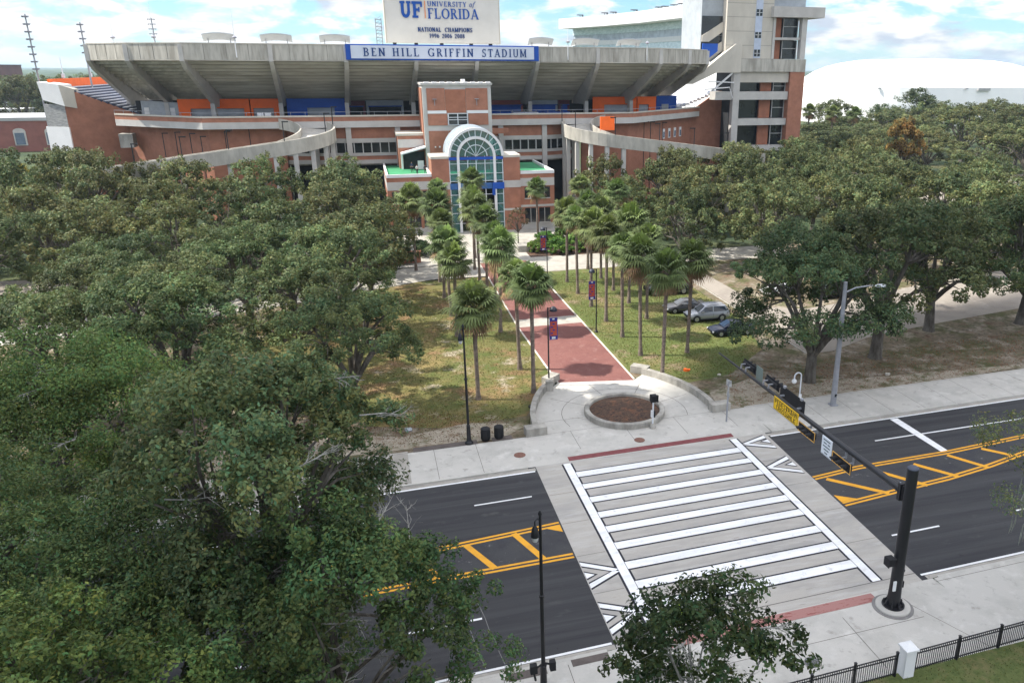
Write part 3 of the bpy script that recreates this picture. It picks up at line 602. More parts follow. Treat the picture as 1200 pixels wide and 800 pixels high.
portal(47.3, 57, orange, 49.8, 56.2, oz=18.7); portal(57.2, 61.4, orange, 57.6, 59.8, oz=18.7)
b = MB(); b.box(62.8, 171, zF, 67.5, 174, 20.3); b.build('colour_wall', blue, st); b = MB(); b.box(64, 170.9, zF, 65.6, 171.0, 18.6); b.build('grey_doors', greyw, st)
b = MB(); b.plate([(-39.6, 172.5, zF), (-31.6, 168.9, zF), (-31.6, 168.9, 19.6), (-39.6, 172.5, 19.9)], (.4, .8, 0)); kb = b.build('ticket_kiosk', greyw, st)
b = MB(); b.lathe([(.35, 0), (.35, .1)], 0, 0, 12); bb = MB(); bb.box(-38.6, 171.6, 17.3, -37.8, 171.7, 18.7); bb.build('kiosk_window', whitew, kb)
bb = MB(); bb.box(-33.8, 169.5, 17.3, -33.0, 169.6, 18.7); bb.build('kiosk_window', whitew, kb)
for x0, x1, mm, z1 in ((-2.2, 1.2, mat('maroon', (.12, .03, .05), .6, .1, 1), 19.7), (1.4, 8.6, greyw, 19.8), (23.4, 33.0, mat('dusty_red', (.32, .09, .08), .6, .1, 1), 19.6), (34.0, 40.4, greyw, 19.6), (40.6, 43.0, mat('maroon', (.12, .03, .05)), 19.6)):
    bb = MB(); bb.box(x0, 170.6, zF, x1, 171.2, z1); s_ = bb.build('concession_front', mm, st)
    bb = MB(); bb.box(x0+.5, 170.45, zF+.2, x1-.5, 170.58, zF+1.9); bb.build('counter_opening', blue if x0 > 20 else darkin, s_)
    bb = MB(); bb.box(x0+.3, 169.6, zF+1.9, x1-.3, 170.4, zF+2.05); bb.build('counter_awning', blue, s_)
for x0, x1 in ((24, 28.5), (29, 34), (35.2, 40.5)):
    bb = MB(); bb.box(x0, 160, zF+.9, x1, 163, zF+1.0); bb.box(x0, 160, zF, x0+.12, 160.1, zF+.9); bb.box(x1-.12, 160, zF, x1, 160.1, zF+.9); bb.box(x0, 160.0, zF+.35, x1, 160.06, zF+.9)
    bb.build('event_tent', blue if x0 != 29 else signwhite, st)
for i in range(9):
    x = -1.4+i*1.25; bb = MB(); bb.box(x, 156+i % 3, zF+.7, x+.8, 156.8+i % 3, zF+.78); bb.box(x+.35, 156.3+i % 3, zF, x+.45, 156.4+i % 3, zF+.7); bb.build('concourse_table', [whitew, blue, greyw][i % 3], st)
# small terrace cabinet boxes on the parapet
for x, mm in ((-17.0, whitew), (-15.8, whitew)): bb = MB(); bb.box(x, 153, zF, x+1.0, 153.8, zF+1.75); bb.build('cool_box', mm, st)

# rim loudspeaker canopies and antenna poles
for x, y, w_ in ((-21.3, 152.5, 5), (-12.4, 152.5, 5), (-3.0, 152.5, 5), (33, 152.5, 4.6), (41.5, 152.5, 5.2), (50.0, 152.5, 4.6)):
    i = int(x); lab = {-21: 'leftmost grey shade canopy standing on the stadium rim', -12: 'second grey canopy from the left on the stadium rim', -3: 'grey canopy on the rim just left of the scoreboard', 33: 'grey canopy on the rim just right of the blue sign end', 41: 'grey rim canopy in front of the left end of the press box', 50: 'grey rim canopy in front of the middle of the press box'}[i]
    t = thing('rim_canopy', lab, 'canopy', (x, y, ZR1), group='grey canopies along the stadium rim')
    b = MB(); n = 10
    for k in range(n):
        a0, a1 = -1+2*k/n, -1+2*(k+1)/n; z0, z1 = 30.95-.28*a0*a0, 30.95-.28*a1*a1
        b.plate([(x+a0*w_/2, y-1.0, z0+.25), (x+a1*w_/2, y-1.0, z1+.25), (x+a1*w_/2, y+.6, z1-.75), (x+a0*w_/2, y+.6, z0-.75)], (0, 0, .1))
    b.build('curved_roof', mat('canopy_grey', (.50, .54, .60), .5, .05, .6), t)
    for s_ in (-1, 1): b = MB(); b.box(x+s_*w_*.34-.06, y-.06, ZR1, x+s_*w_*.34+.06, y+.06, 30.4); b.build('post', galv, t)
for x, y, z0, z1, lab in ((-38.5, 158.5, 27.4, 33.2, 'thin white antenna pole at the left corner of the rim'), (-31.2, 153, 27.4, 35.5, 'tall thin white antenna pole near the left corner of the rim'), (-18.6, 149.6, 27.4, 35.0, 'thin white antenna pole between the two leftmost rim canopies'), (37.5, 149.6, 27.4, 33.4, 'thin white antenna pole right of the blue name board'), (53, 150.2, 27.4, 31, 'short white antenna pole near the right end of the rim')):
    t = thing('antenna_pole', lab, 'antenna', (x, y, z0), group='white antenna poles on the stadium rim')
    b = MB(); b.tube([(x, y, z0), (x, y, z0+2), (x, y, z1)], [.09, .07, .025], 6); b.build('pole', whitemet, t)
    b = MB(); b.lathe([(.05, 0), (.38, .1), (.38, .25), (.1, .45)], x, y, 10, z0+2.9); b.build('beacon', mat('beacon', (.3, .3, .34), .5, .05, 1), t, smooth=True)
# scoreboard back with the university mark
sb = thing('scoreboard', 'big pale sign board with blue monogram standing above the stadium rim', 'sign board', (16, 158, 30))
b = MB(); b.box(5.9, 157, 30.2, 26.2, 160.5, 40.5); b.build('panel', boardcream, sb)
b = MB(); b.box(5.7, 156.95, 30.15, 5.9, 160.6, 40.6); b.box(26.2, 156.95, 30.15, 26.4, 160.6, 40.6); b.build('side_trim', cream, sb)
for x in (7.2, 11, 15.6, 21, 24.6): b = MB(); b.box(x-.3, 157.2, 29.5, x+.3, 158, 30.2); b.build('support', darkin, sb)
b = MB(); text(b, 'UF', 8.45, 34.4, 2.75, 156.93, 4.05, .02, .1, glyph_block); b.build('monogram', logoblue, sb, fix=False)
b = MB(); b.box(12.83, 156.85, 34.35, 12.95, 156.99, 37.3); b.build('divider_bar', mat('sign_orange', (.75, .22, .05), .6, .02, 1), sb)
for wd, x, z, h, w_, gp, sl in (('UNIVERSITY', 13.35, 36.4, .82, 7.0, .16, 0), ('of', 20.8, 36.4, .95, 1.0, .05, .2), ('FLORIDA', 13.3, 34.33, 1.72, 9.2, .08, 0)): b = MB(); text(b, wd, x, z, h, 156.93, w_, gp, slant=sl); b.build('word', logoblue, sb, fix=False)
for wd, x, z, w_ in (('NATIONAL', 11.4, 32.1, 4.1), ('CHAMPIONS', 16.2, 32.1, 5.0), ('1996', 13.4, 31.05, 1.75), ('2006', 15.65, 31.05, 1.8), ('2008', 17.95, 31.05, 1.8)): b = MB(); text(b, wd, x, z, .72, 156.93, w_, .15); text(b, wd, x+.05, z+.02, .72, 156.921, w_, .15); b.build('word', letterblue, sb, fix=False)
t = thing('steel_lattice', 'small white steel lattice beside the left end of the scoreboard', 'lattice tower', (4.6, 157.5, 29.5)); b = MB()
for dx in (-.5, .5):
    for dy in (-.5, .5): b.box(4.6+dx-.05, 157.5+dy-.05, 29.5, 4.6+dx+.05, 157.5+dy+.05, 34.3)
for k in range(8): z = 29.8+k*.6; b.box(4.1, 156.96, z, 5.1, 157.04, z+.07); b.beam((4.1, 157, z), (5.1, 157, z+.6), .05, .05); b.box(4.1, 157.96, z, 5.1, 158.04, z+.07)
b.build('truss', galv, t)

# ---------------------------------------------------------------- brick entrance tower
tw = thing('brick_tower', 'tall square brick and concrete tower behind the glass arch', 'tower', (16.2, 142, 0))
X0, X1, Y0, Y1, ZT = 10.35, 21.95, 142, 151, 23.5
b = MB(); b.box(X0+.02, Y0+.02, 0, X1-.02, Y1, ZT-.02); b.build('core', palecon, tw)
def panel(x0, z0, x1, z1, mm, pr=.1, nm='brick_panel', par=tw): bb = MB(); bb.box(x0, Y0-pr, z0, x1, Y0+.01, z1); return bb.build(nm, mm, par)
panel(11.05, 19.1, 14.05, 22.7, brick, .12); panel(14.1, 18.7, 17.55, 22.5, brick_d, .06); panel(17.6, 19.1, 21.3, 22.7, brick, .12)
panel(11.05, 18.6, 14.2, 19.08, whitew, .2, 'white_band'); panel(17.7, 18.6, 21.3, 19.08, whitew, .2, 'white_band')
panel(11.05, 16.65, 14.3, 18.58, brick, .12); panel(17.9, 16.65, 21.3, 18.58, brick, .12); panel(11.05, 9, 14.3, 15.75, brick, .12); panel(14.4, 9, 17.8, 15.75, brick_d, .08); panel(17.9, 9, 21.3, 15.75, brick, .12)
pn = panel(14.4, 16.65, 17.8, 18.6, glassd, .05, 'window')
bb = MB()
for x in (14.4, 16.0, 17.65): bb.box(x, Y0-.18, 16.65, x+.14, Y0-.05, 18.6)
for z in (16.65, 17.5, 17.9, 18.5): bb.box(14.42, Y0-.16, z, 17.78, Y0-.06, z+.1)
bb.build('window_frame', whitemet, pn)
b = MB(); b.box(X0-.12, Y0+.9, 0, X0+.01, Y1-.7, 22.7); b.build('side_brick', mat('tower_side_brick', (.38, .17, .11), .9, .1, .8), tw)  # left flank brick, same base colour as the front panels
b = MB(); b.box(X0-.2, Y0-.25, ZT-.3, X1+.2, Y1, ZT+.06); b.build('cornice', palecon, tw)
b = MB()
for k in range(9): b.box(X0+.4+k*1.3, Y0+.2, ZT+.06, X0+1.2+k*1.3, Y0+.8, ZT+.22)
b.build('roof_edge', whitew, tw); b = MB(); b.box(17.4, 146, ZT, 18.1, 146.6, ZT+.6); b.build('roof_vent', whitew, tw)
for x in (12.3, 19.4): b = MB(); b.box(x-.35, Y0-.6, 20.9, x+.35, Y0-.12, 21.0); b.tube([(x, Y0-.3, 20.9), (x, Y0-.3, 19.9)], .05, 6); b.build('wall_lamp', galv, tw)
b = MB(); b.box(11.9, Y0-.5, 13.0, 12.1, Y0-.1, 13.2); b.box(12.6, Y0-.5, 13.0, 12.85, Y0-.1, 13.25); b.build('floodlight', whitew, tw)

# entrance lodge: brick pillars, roof terraces, glass arch
lg = thing('entrance_lodge', 'brick entrance building with green roof terraces either side of the arch', 'building', (17.3, 135, 0))
def lbox(n_, mm, *a, par=lg): bb = MB(); bb.box(*a); return bb.build(n_, mm, par)
for x0, x1 in ((10.35, 13.15), (22.0, 24.75)):
    for z0, z1, mm, pr in ((.1, 3.4, brick, 0), (3.4, 3.75, palecon, .06), (3.75, 7.2, brick, 0), (7.2, 8.35, palecon, .06), (8.35, 12.1, brick, 0), (12.1, 12.5, cream, .1)):
        lbox('pillar_band', mm, x0-pr, 132-pr, z0, x1+pr, 137.5, z1)
for x0, x1 in ((3.2, 10.3), (24.8, 30.6)):
    for z0, z1, mm, pr in ((.1, 1.0, palecon, .04), (1.0, 3.8, brick, 0), (3.8, 4.15, palecon, .05), (4.15, 5.4, brick, 0), (5.4, 7.3, brick, 0), (7.3, 8.6, palecon, .05), (8.6, 9.3, brick, 0)):
        lbox('wing_wall', mm, x0, 132.3-pr, z0, x1-pr*0, 149 if z0 > 8 else 148.9, z1)
    lbox('roof_terrace', greendeck, x0+.3, 132.7, 9.3, x1-.3, 148.8, 9.36)
    bb = MB(); bb.wall([(x0, 149), (x0, 132.2), (x1, 132.2), (x1, 149)], .3, 9.3, 9.8) if x0 < 5 else bb.wall([(x0+.05, 132.2), (x1, 132.2), (x1, 149)], .3, 9.3, 9.8); bb.build('white_parapet', whitew, lg)
    for k, xx in enumerate(np.arange(x0+.7, x1-1.5, 2.4)):
        for z0, z1 in ((1.2, 3.6), (5.3, 7.1)):
            f_ = lbox('window', glassd, xx, 132.16, z0, xx+1.9, 132.29, z1)
            bb = MB(); bb.box(xx-.06, 132.1, z0-.16, xx+1.96, 132.2, z0-.02); bb.box(xx+.9, 132.1, z0, xx+.98, 132.15, z1); bb.build('window_frame', palecon, f_)
lbox('brick_block', brick, 5.9, 144, 9.4, 10.2, 150.5, 14.9); lbox('block_coping', cream, 5.7, 143.8, 14.9, 10.25, 150.5, 15.3)
lbox('brick_block', palecon, 5.85, 143.9, 12.9, 10.22, 144.0, 14.3)
b = MB(); b.plate([(6.2, 141.6, 11.9), (10.3, 141.2, 13.0), (10.3, 144, 13.0), (6.2, 144, 11.9)], (0, 0, .25)); b.build('sloped_awning', whitew, lg)
lbox('awning_wall', whitew, 6.2, 143.0, 9.36, 6.5, 143.8, 11.9); lbox('dark_doorway', darkin, 6.6, 143.5, 9.36, 10.2, 143.8, 12.2); lbox('white_gate', whitew, 8.9, 142.6, 9.36, 9.9, 142.7, 10.8)
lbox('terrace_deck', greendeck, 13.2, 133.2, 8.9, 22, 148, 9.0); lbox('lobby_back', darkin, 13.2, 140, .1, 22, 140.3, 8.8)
lbox('deck_edge', palecon, 13.2, 133.1, 8.2, 22, 133.4, 9.05)
lbox('wall_stub', brick, 22, 149, 14.6, 26, 150, 15.5); 
# glass arch
AX, AZ, AR = 17.57, 12.4, 4.5
ga = thing('glass_arch', 'white steel and teal glass barrel arch over the entrance', 'arch', (AX, 132, 0))
glass = bpy.data.materials.new('teal_glass'); glass.use_nodes = True; t_ = glass.node_tree; t_.nodes.clear()
o_ = t_.nodes.new('ShaderNodeOutputMaterial'); tr_ = t_.nodes.new('ShaderNodeBsdfTransparent'); tr_.inputs[0].default_value = (.72, .92, .90, 1); gl_ = t_.nodes.new('ShaderNodeBsdfPrincipled')
gl_.inputs['Base Color'].default_value = (.16, .36, .35, 1); gl_.inputs['Roughness'].default_value = .12; mx_ = t_.nodes.new('ShaderNodeMixShader'); mx_.inputs[0].default_value = .24
t_.links.new(tr_.outputs[0], mx_.inputs[1]); t_.links.new(gl_.outputs[0], mx_.inputs[2]); t_.links.new(mx_.outputs[0], o_.inputs[0])
def arcband(mb, r0, r1, y0, y1, a0=0, a1=180, n=28):
    for i in range(n):
        A, B = R_(a0+(a1-a0)*i/n), R_(a0+(a1-a0)*(i+1)/n)
        mb.plate([(AX+r0*math.cos(A), y0, AZ+r0*math.sin(A)), (AX+r1*math.cos(A), y0, AZ+r1*math.sin(A)), (AX+r1*math.cos(B), y0, AZ+r1*math.sin(B)), (AX+r0*math.cos(B), y0, AZ+r0*math.sin(B))], (0, y1-y0, 0))
b = MB(); arcband(b, 4.12, 4.5, 131.8, 132.25); b.build('outer_ring', whitew, ga)
b = MB(); arcband(b, 2.75, 3.15, 131.6, 132.0); b.box(AX-3.15, 131.6, .1, AX-2.75, 132, AZ); b.box(AX+2.75, 131.6, .1, AX+3.15, 132, AZ); b.build('inner_arch', whitew, ga)
b = MB(); arcband(b, 1.72, 1.85, 131.9, 132.0)
for k in range(1, 12):
    a = R_(180*k/12); c, s_ = math.cos(a), math.sin(a); b.beam((AX+3.15*c, 131.95, AZ+3.15*s_), (AX+4.12*c, 131.95, AZ+4.12*s_), .1, .1)
    if k % 2 == 0: b.beam((AX+.1*c, 131.95, AZ+.1*s_), (AX+2.75*c, 131.95, AZ+2.75*s_), .08, .08)
b.build('fan_mullion', whitemet, ga)
b = MB(); arcband(b, 3.16, 4.11, 132.0, 132.04); arcband(b, .02, 2.74, 132.02, 132.06); b.build('glass_pane', glass, ga, fix=False)
b = MB()
for i in range(20):
    A, B = R_(180*i/20), R_(180*(i+1)/20); r0 = 4.42
    b.add([(AX+r0*math.cos(A), 132.2, AZ+r0*math.sin(A)), (AX+r0*math.cos(B), 132.2, AZ+r0*math.sin(B)), (AX+r0*math.cos(B), 139.5, AZ+r0*math.sin(B)), (AX+r0*math.cos(A), 139.5, AZ+r0*math.sin(A))], [(0, 1, 2, 3)])
b.build('vault_glass', mat('vault_glass', (.42, .50, .54), .25, .08, .5), ga, fix=False)
for y in (134, 136, 138, 139.5): b = MB(); arcband(b, 4.40, 4.56, y, y+.12); b.build('vault_rib', whitemet, ga)
b = MB()
for x in (AX-4.35, AX-1.4, AX-.04, AX+1.4, AX+4.3): b.box(x-.06, 131.95, .1, x+.06, 132.05, AZ)
for z in (1.5, 3.2, 4.6, 6.2, 8.4, 9.6, 11.2): b.box(AX-4.4, 131.97, z, AX+4.4, 132.03, z+.08)
b.build('curtain_grid', whitemet, ga)
b = MB(); b.box(AX-4.4, 132.04, 8.5, AX+4.4, 132.06, 11.7); b.box(AX-4.4, 132.04, .1, AX-3.2, 132.06, 7.1); b.box(AX+3.2, 132.04, .1, AX+4.4, 132.06, 7.1); b.build('glass_pane', glass, ga)
b = MB(); b.box(AX-4.4, 131.88, 11.85, AX+4.4, 132.1, 12.3); b.build('blue_fascia', blue, ga); b = MB(); b.box(AX-4.4, 131.85, 7.15, AX+4.4, 132.12, 8.1); b.build('blue_fascia', mat('fascia_blue', (.05, .14, .36), .4, .1, 1), ga)
b = MB(); b.box(AX+2.5, 131.5, 7.1, AX+4.4, 131.84, 8.15); b.box(AX+2.4, 131.5, 6.1, AX+2.9, 131.84, 7.1); b.build('blue_block', blue, ga)
b = MB()
for i in range(14):
    A, B = R_(100*i/14+0), R_(100*(i+1)/14)
    b.plate([(AX+r_*math.cos(q), 130.8, 2.4+r_*math.sin(q)) for r_, q in ((2.5, A), (2.75, A), (2.75, B), (2.5, B))], (0, .4, 0))
b.build('door_arch', whitew, ga)
for k in range(5):
    b = MB(); x = AX-3+k*1.4; b.beam((x, 133, 9.1), (x+.5, 133, 11.8), .1, .1); b.build('strut', whitemet, ga)

# ---------------------------------------------------------------- ramps
def ramp(cx, sgn, label):
    t = thing('access_ramp', label, 'ramp', (cx, 147, 0)); ro, ri = 9.3, 3.6
    path = []   # (centre radius direction point, floor z)
    for i in range(0, 19):
        a = 90-180*i/18; c, s_ = math.cos(R_(a)), math.sin(R_(a)); path.append(((cx+sgn*ro*c, 147+ro*s_*.92), (cx+sgn*ri*c, 147+ri*s_), 16.5-3.2*(i/18)**1.2))
    for k in range(1, 9): path.append(((cx-sgn*k*3.5, 147-ro*.92), (cx-sgn*k*3.5, 147-ri), 13.3-k*.46))
    fl = MB(); ow = MB(); iw = MB()
    for (a0, b0, z0), (a1, b1, z1) in zip(path, path[1:]):
        mv = lambda p, q: (p[0]+(q[0]-p[0])*.02, p[1]+(q[1]-p[1])*.02)
        a0, b0, a1, b1 = mv(a0, b0), mv(b0, a0), mv(a1, b1), mv(b1, a1)
        fl.poly([a0, a1, b1, b0], [z0-.5, z1-.5, z1-.5, z0-.5], [z0, z1, z1, z0]) if True else None
    out_ = [p[0] for p in path]; ins = [p[1] for p in path]; zs = [p[2] for p in path]
    ow.wall(out_, -.3*sgn*-1 if False else (.3 if sgn < 0 else -.3), [z-.95 for z in zs], [z+1.25 for z in zs])
    iw.wall(ins, (.25 if sgn > 0 else -.25), [z-.7 for z in zs], [z+1.1 for z in zs])
    fl.build('ramp_deck', conc_walk, t); ow.build('outer_parapet', mat('ramp_concrete', (.50, .47, .41), .9, 0, .7, col2=(.33, .31, .27), stretch=(1, 1, .3)), t); iw.build('inner_parapet', mat('ramp_concrete', None), t)
    for (x, y, zt) in [(p[0][0]*.9+p[1][0]*.1, p[0][1]*.9+p[1][1]*.1, p[2]-.5) for p in path[4:19:2]]+[(cx-sgn*k*7, 147-7.6, 12.7-k*.92) for k in range(1, 4)]:
        b = MB(); b.box(x-.35, y-.35, 0, x+.35, y+.35, zt); b.build('column', palecon, t)
    # lamp posts along the ramp
    k = 0
    for i in (8, 12, 17, 20, 22, 24):
        if i >= len(path): break
        (ox, oy), _, z = path[i]; k += 1
        L_ = thing('ramp_lamp', ('%s black lamp post along the %s ramp, counted from the stadium' % (['first', 'second', 'third', 'fourth', 'fifth', 'sixth'][k-1], 'left' if sgn > 0 else 'right')), 'lamp post', (ox*.97+cx*.03, oy+.5, z), group='black lamp posts on the ramps')
        b = MB(); x, y = ox*.97+cx*.03, oy+.5; b.tube([(x, y, z), (x, y, z+4.2)], [.09, .07], 6); b.build('pole', blackmet, L_); b = MB(); b.box(x-.9 if sgn < 0 else x-.1, y-.12, z+4.15, x+.1 if sgn < 0 else x+.9, y+.12, z+4.32); b.build('lamp_head', blackmet, L_)
    return t
MATS['ramp_concrete'] = mat('ramp_concrete', (.50, .47, .41), .9, 0, .7, col2=(.33, .31, .27), stretch=(1, 1, .3))
ramp(-13.5, 1, 'curving concrete ramp left of the brick tower'); rr_ = ramp(45.0, -1, 'curving concrete ramp right of the brick tower')
b = MB(); b.box(42.2, 144.3, 15.2, 44.9, 144.6, 17.6); tag(b.build('orange_panel', orange, loc=(43.6, 144.4, 15.2)), 'bright orange panel standing inside the bend of the right ramp', 'panel')
# lamps on the brick wings
for i, (x, y, z, h) in enumerate([(-33.5, 158.5, 11.5, 3.4), (-31, 156.2, 11.5, 3.7), (-28.3, 153.9, 11.4, 3.7), (-26.4, 152.4, 11.4, 3.3), (-22.5, 152.2, 11.6, 3.9), (-18.6, 152.2, 11.8, 4.2), (54.6, 155.5, 12.3, 3.6), (56.6, 157.2, 12.3, 3.4), (60.5, 160.6, 12.3, 3.0)]):
    side = 'left' if x < 0 else 'right'
    L_ = thing('yard_lamp', 'black lamp post, %s from the left before the %s brick wing' % (['first', 'second', 'third', 'fourth', 'fifth', 'sixth', 'first', 'second', 'third'][i], side), 'lamp post', (x, y, 0), group='black lamp posts before the brick wings')
    b = MB(); b.tube([(x, y, 0), (x, y, z+h)], [.09, .07], 6); b.build('pole', blackmet, L_); b = MB(); b.box(x-.08, y-.12, z+h-.06, x+.9, y+.12, z+h+.1); b.build('lamp_head', blackmet, L_)

# ---------------------------------------------------------------- east stand on the left
es = thing('side_stand', 'open grey bleacher stand with orange back wall at the left', 'grandstand', (-46, 170, 0))
prof = []; nst = 16
for i in range(nst):
    x0 = -50.2+i*.88; z0 = 22.3-i*.40; prof += [(x0, z0), (x0+.88, z0)]
b = MB(); b.mi = 0
for i in range(nst):
    x0 = -50.2+i*.88; z0 = 22.3-i*.40; b.mi = 1; b.box(x0, 168+i*.35, z0-.5, x0+.88, 262, z0-.02); b.mi = 0; b.box(x0+.1, 168.2+i*.35, z0-.019, x0+.5, 262, z0+.12)
b.build('bleachers', [seatgrey, seatdark], es)
b = MB(); b.box(-52.6, 170, 21.5, -50.25, 262, 22.3); b.build('top_walk', concrete, es)
b = MB(); b.box(-52.8, 169.4, 22.3, -52.5, 262, 23.75); b.build('back_wall', orange, es)
b = MB(); b.plate([(-50.3, 167.6, 0), (-50.3, 167.6, 22.4), (-38, 172.6, 16.6), (-38, 172.6, 0)], (.15, .35, 0)); b.build('brick_end_wall', brick, es)
b = MB(); b.plate([(-54.2, 169.8, 20.2), (-54.6, 169.8, 23.3), (-50.6, 167.3, 22.9), (-50.2, 167.3, 19.2)], (1.5, 2.0, 0)); b.build('end_block', whitew, es)
b = MB(); b.plate([(-50.6, 167.3, 22.9), (-48.6, 168.2, 22.1), (-48.6, 168.2, 18.8), (-50.2, 167.3, 19.2)], (.3, 1.6, 0)); b.build('end_block', cream, es)
b = MB(); b.poly([(-54.4, 170.2), (-50.4, 167.8), (-50.0, 168.6), (-54, 171)], 15.6, 19.4); b.build('louvre_screen', mat('louvre', (.38, .38, .37), .6, 0, 1.2, col2=(.2, .2, .2), stretch=(1, 1, 6)), es)
b = MB(); b.poly([(-54.8, 170.4), (-50.2, 167.6), (-49.8, 168.5), (-54.4, 171.2)], 0, 15.6); b.build('white_wall', whitew, es)
b = MB(); b.box(-54.6, 171, 0, -54.2, 171.5, 19.5); b.build('post', galv, es)
b = MB(); b.box(-41.5, 163, 12.2, -39.3, 165.5, 14.6); b.build('stair_hood', concrete, es)
def lighttower(x, y, zb, zt, label, rows=4, w_=1.6, r=.28):
    t = thing('floodlight_tower', label, 'floodlight tower', (x, y, zb), group='floodlight towers of the left stand')
    b = MB(); b.tube([(x, y, zb), (x, y, zt)], [r, r*.6], 8); b.build('pole', galv, t)
    for k in range(rows):
        z = zt-.4-k*1.25; b = MB(); b.box(x-w_/2, y-.1, z, x+w_/2, y+.1, z+.1); bar = b.build('crossbar', galv, t)
        b = MB()
        for j in range(4): xx = x-w_/2+.2+j*(w_-.4)/3; b.box(xx-.15, y-.4, z-.18, xx+.15, y-.1, z+.1)
        b.build('lamp_row', mat('lamp_grey', (.30, .31, .36), .4, .1, 2), bar)
lighttower(-55.2, 173, 0, 34.6, 'tallest floodlight tower at the far left of the picture', 8, 1.15, .2); lighttower(-49.3, 182, 16, 33.8, 'floodlight tower left of the stadium rim corner', 5, 1.2, .2)
lighttower(-52.9, 260, 22, 38.6, 'farther floodlight mast just above the left rim', 4, 2)
for k, y in enumerate((178, 195, 215, 236)):
    t = thing('flag_pole', 'thin white pole, number %s from the left tower along the orange wall' % ['one', 'two', 'three', 'four'][k], 'pole', (-52.65, y, 23.7), group='white poles along the orange wall')
    b = MB(); b.tube([(-52.65, y, 22.3), (-52.65, y, 27.6)], [.12, .06], 6); b.build('pole', whitemet, t); b = MB(); b.box(-52.9, y-.3, 23.9, -52.4, y+.2, 24.6); b.build('junction_box', whitemet, t)
# right lower stand (white seats) behind the brick end wall
ws = thing('white_stand', 'sunlit white seating bank between the rim end and the stair tower', 'grandstand', (74, 176, 0)); b = MB()
for i in range(14):
    b.box(66+i*.92, 173+i*.05, 16.6+i*.33, 66.92+i*.92, 205, 17.0+i*.33)
b.build('seating_steps', whitew, ws); b = MB()
for i in range(0, 14, 2): b.box(66.3+i*.92, 173.5+i*.05, 17.0+i*.33, 66.8+i*.92, 204, 17.16+i*.33)
b.build('bench_rows', mat('bench_blue', (.45, .47, .6), .6, .2, 1.5), ws)

# ---------------------------------------------------------------- stair tower at the right
rt_ = thing('concrete_tower', 'tall cream concrete and brick stair tower right of the stadium rim', 'tower', (85, 165, 0))
def rb(n_, mm, x0, z0, x1, z1, y0=165, y1=172, par=rt_): bb = MB(); bb.box(x0, y0, z0, x1, y1, z1); return bb.build(n_, mm, par)
def zx(px, py): return (78.2+(px-862)*.203, 39.8-.174*py)
rb('upper_shaft', cream, 75.8, 28.0, 86.6, 46, 165, 178); rb('side_shaft', greyw, 70.9, 27.5, 75.79, 46, 167, 178)
for z in (28, 30.7, 33.5, 36.3, 39): rb('panel_joint', mat('joint', None) if False else MATS['joint'], 75.82, z, 86.5, z+.05, 164.985, 165)
rb('blue_strip', mat('strip_blue', (.50, .56, .68), .5, .05, 1), 82.4, 28.2, 84, 46, 164.93, 164.99)
for z0, z1 in ((36.6, 37.9), (32.2, 33.4), (28.5, 29.9), (41, 42.3)):
    f_ = rb('small_window', glassd, 82.5, z0, 83.9, z1, 164.88, 164.925); bb = MB(); bb.box(83.15, 164.84, z0, 83.25, 164.875, z1); bb.box(82.5, 164.84, z0+.6, 83.9, 164.875, z0+.68); bb.build('window_frame', whitew, f_)
for z0 in (35.6, 31.7):
    b = MB(); b.box(71, 166.9, z0-2.9, 75.7, 166.99, z0+.9); b.build('stair_opening', glassd, rt_)
    b = MB(); b.plate([(71, 166.8, z0-3), (75.7, 166.8, z0-.2), (75.7, 166.8, z0-2.2), (72.6, 166.8, z0-4.2), (71, 166.8, z0-4.2)], (0, -.3, 0)); b.build('stair_flight', cream, rt_)
b = MB(); b.plate([(66.6, 163.2, 22.9), (77.9, 164.2, 31.0), (79.3, 164.2, 31.0), (79.3, 164.2, 25.2), (73.5, 163.8, 25.2), (68.0, 163.3, 22.9)], (0, 1.6, 0)); b.build('stair_flight', cream, rt_)
b = MB(); b.plate([(71, 166, 27), (74.5, 166, 29.5), (74.5, 166, 31), (71, 166, 31)], (0, .3, 0)); b.build('stair_opening', blue, rt_)
rb('dark_core', darkin, 79, .5, 91, 28, 168.5, 176); rb('dark_core', darkin, 87, 28.1, 93.5, 38, 168, 176); rb('top_wall', greyw, 86.7, 38.6, 94.6, 46, 166, 176)
rb('roof_slab', palecon, 86, 36.4, 98.2, 38.5, 163.8, 177); rb('slab_band', rimconc, 77.6, 25.4, 94.9, 28.0, 164.4, 177); rb('cream_band', cream, 79.6, 23.2, 91.3, 25.38, 165, 166)
rb('corner_column', palecon, 78, 0, 79.5, 25.38, 164.6, 166); rb('frame_column', palecon, 93.4, 28.05, 94.6, 36.38, 164.6, 166); rb('frame_column', palecon, 86.65, 28.05, 87.2, 36.38, 164.8, 166)
rb('brick_pier', brick, 91.4, 0, 94.9, 25.38, 164.5, 176)
for z0, z1 in ((19.6, 21.3), (14.2, 15.6), (8.6, 9.8)): rb('floor_slab', palecon, 74 if z0 > 19 else 79.55, z0, 91.35, z1, 164.9, 168)
rb('floor_slab', palecon, 87.2, 31.9, 93.35, 32.4, 165, 168)
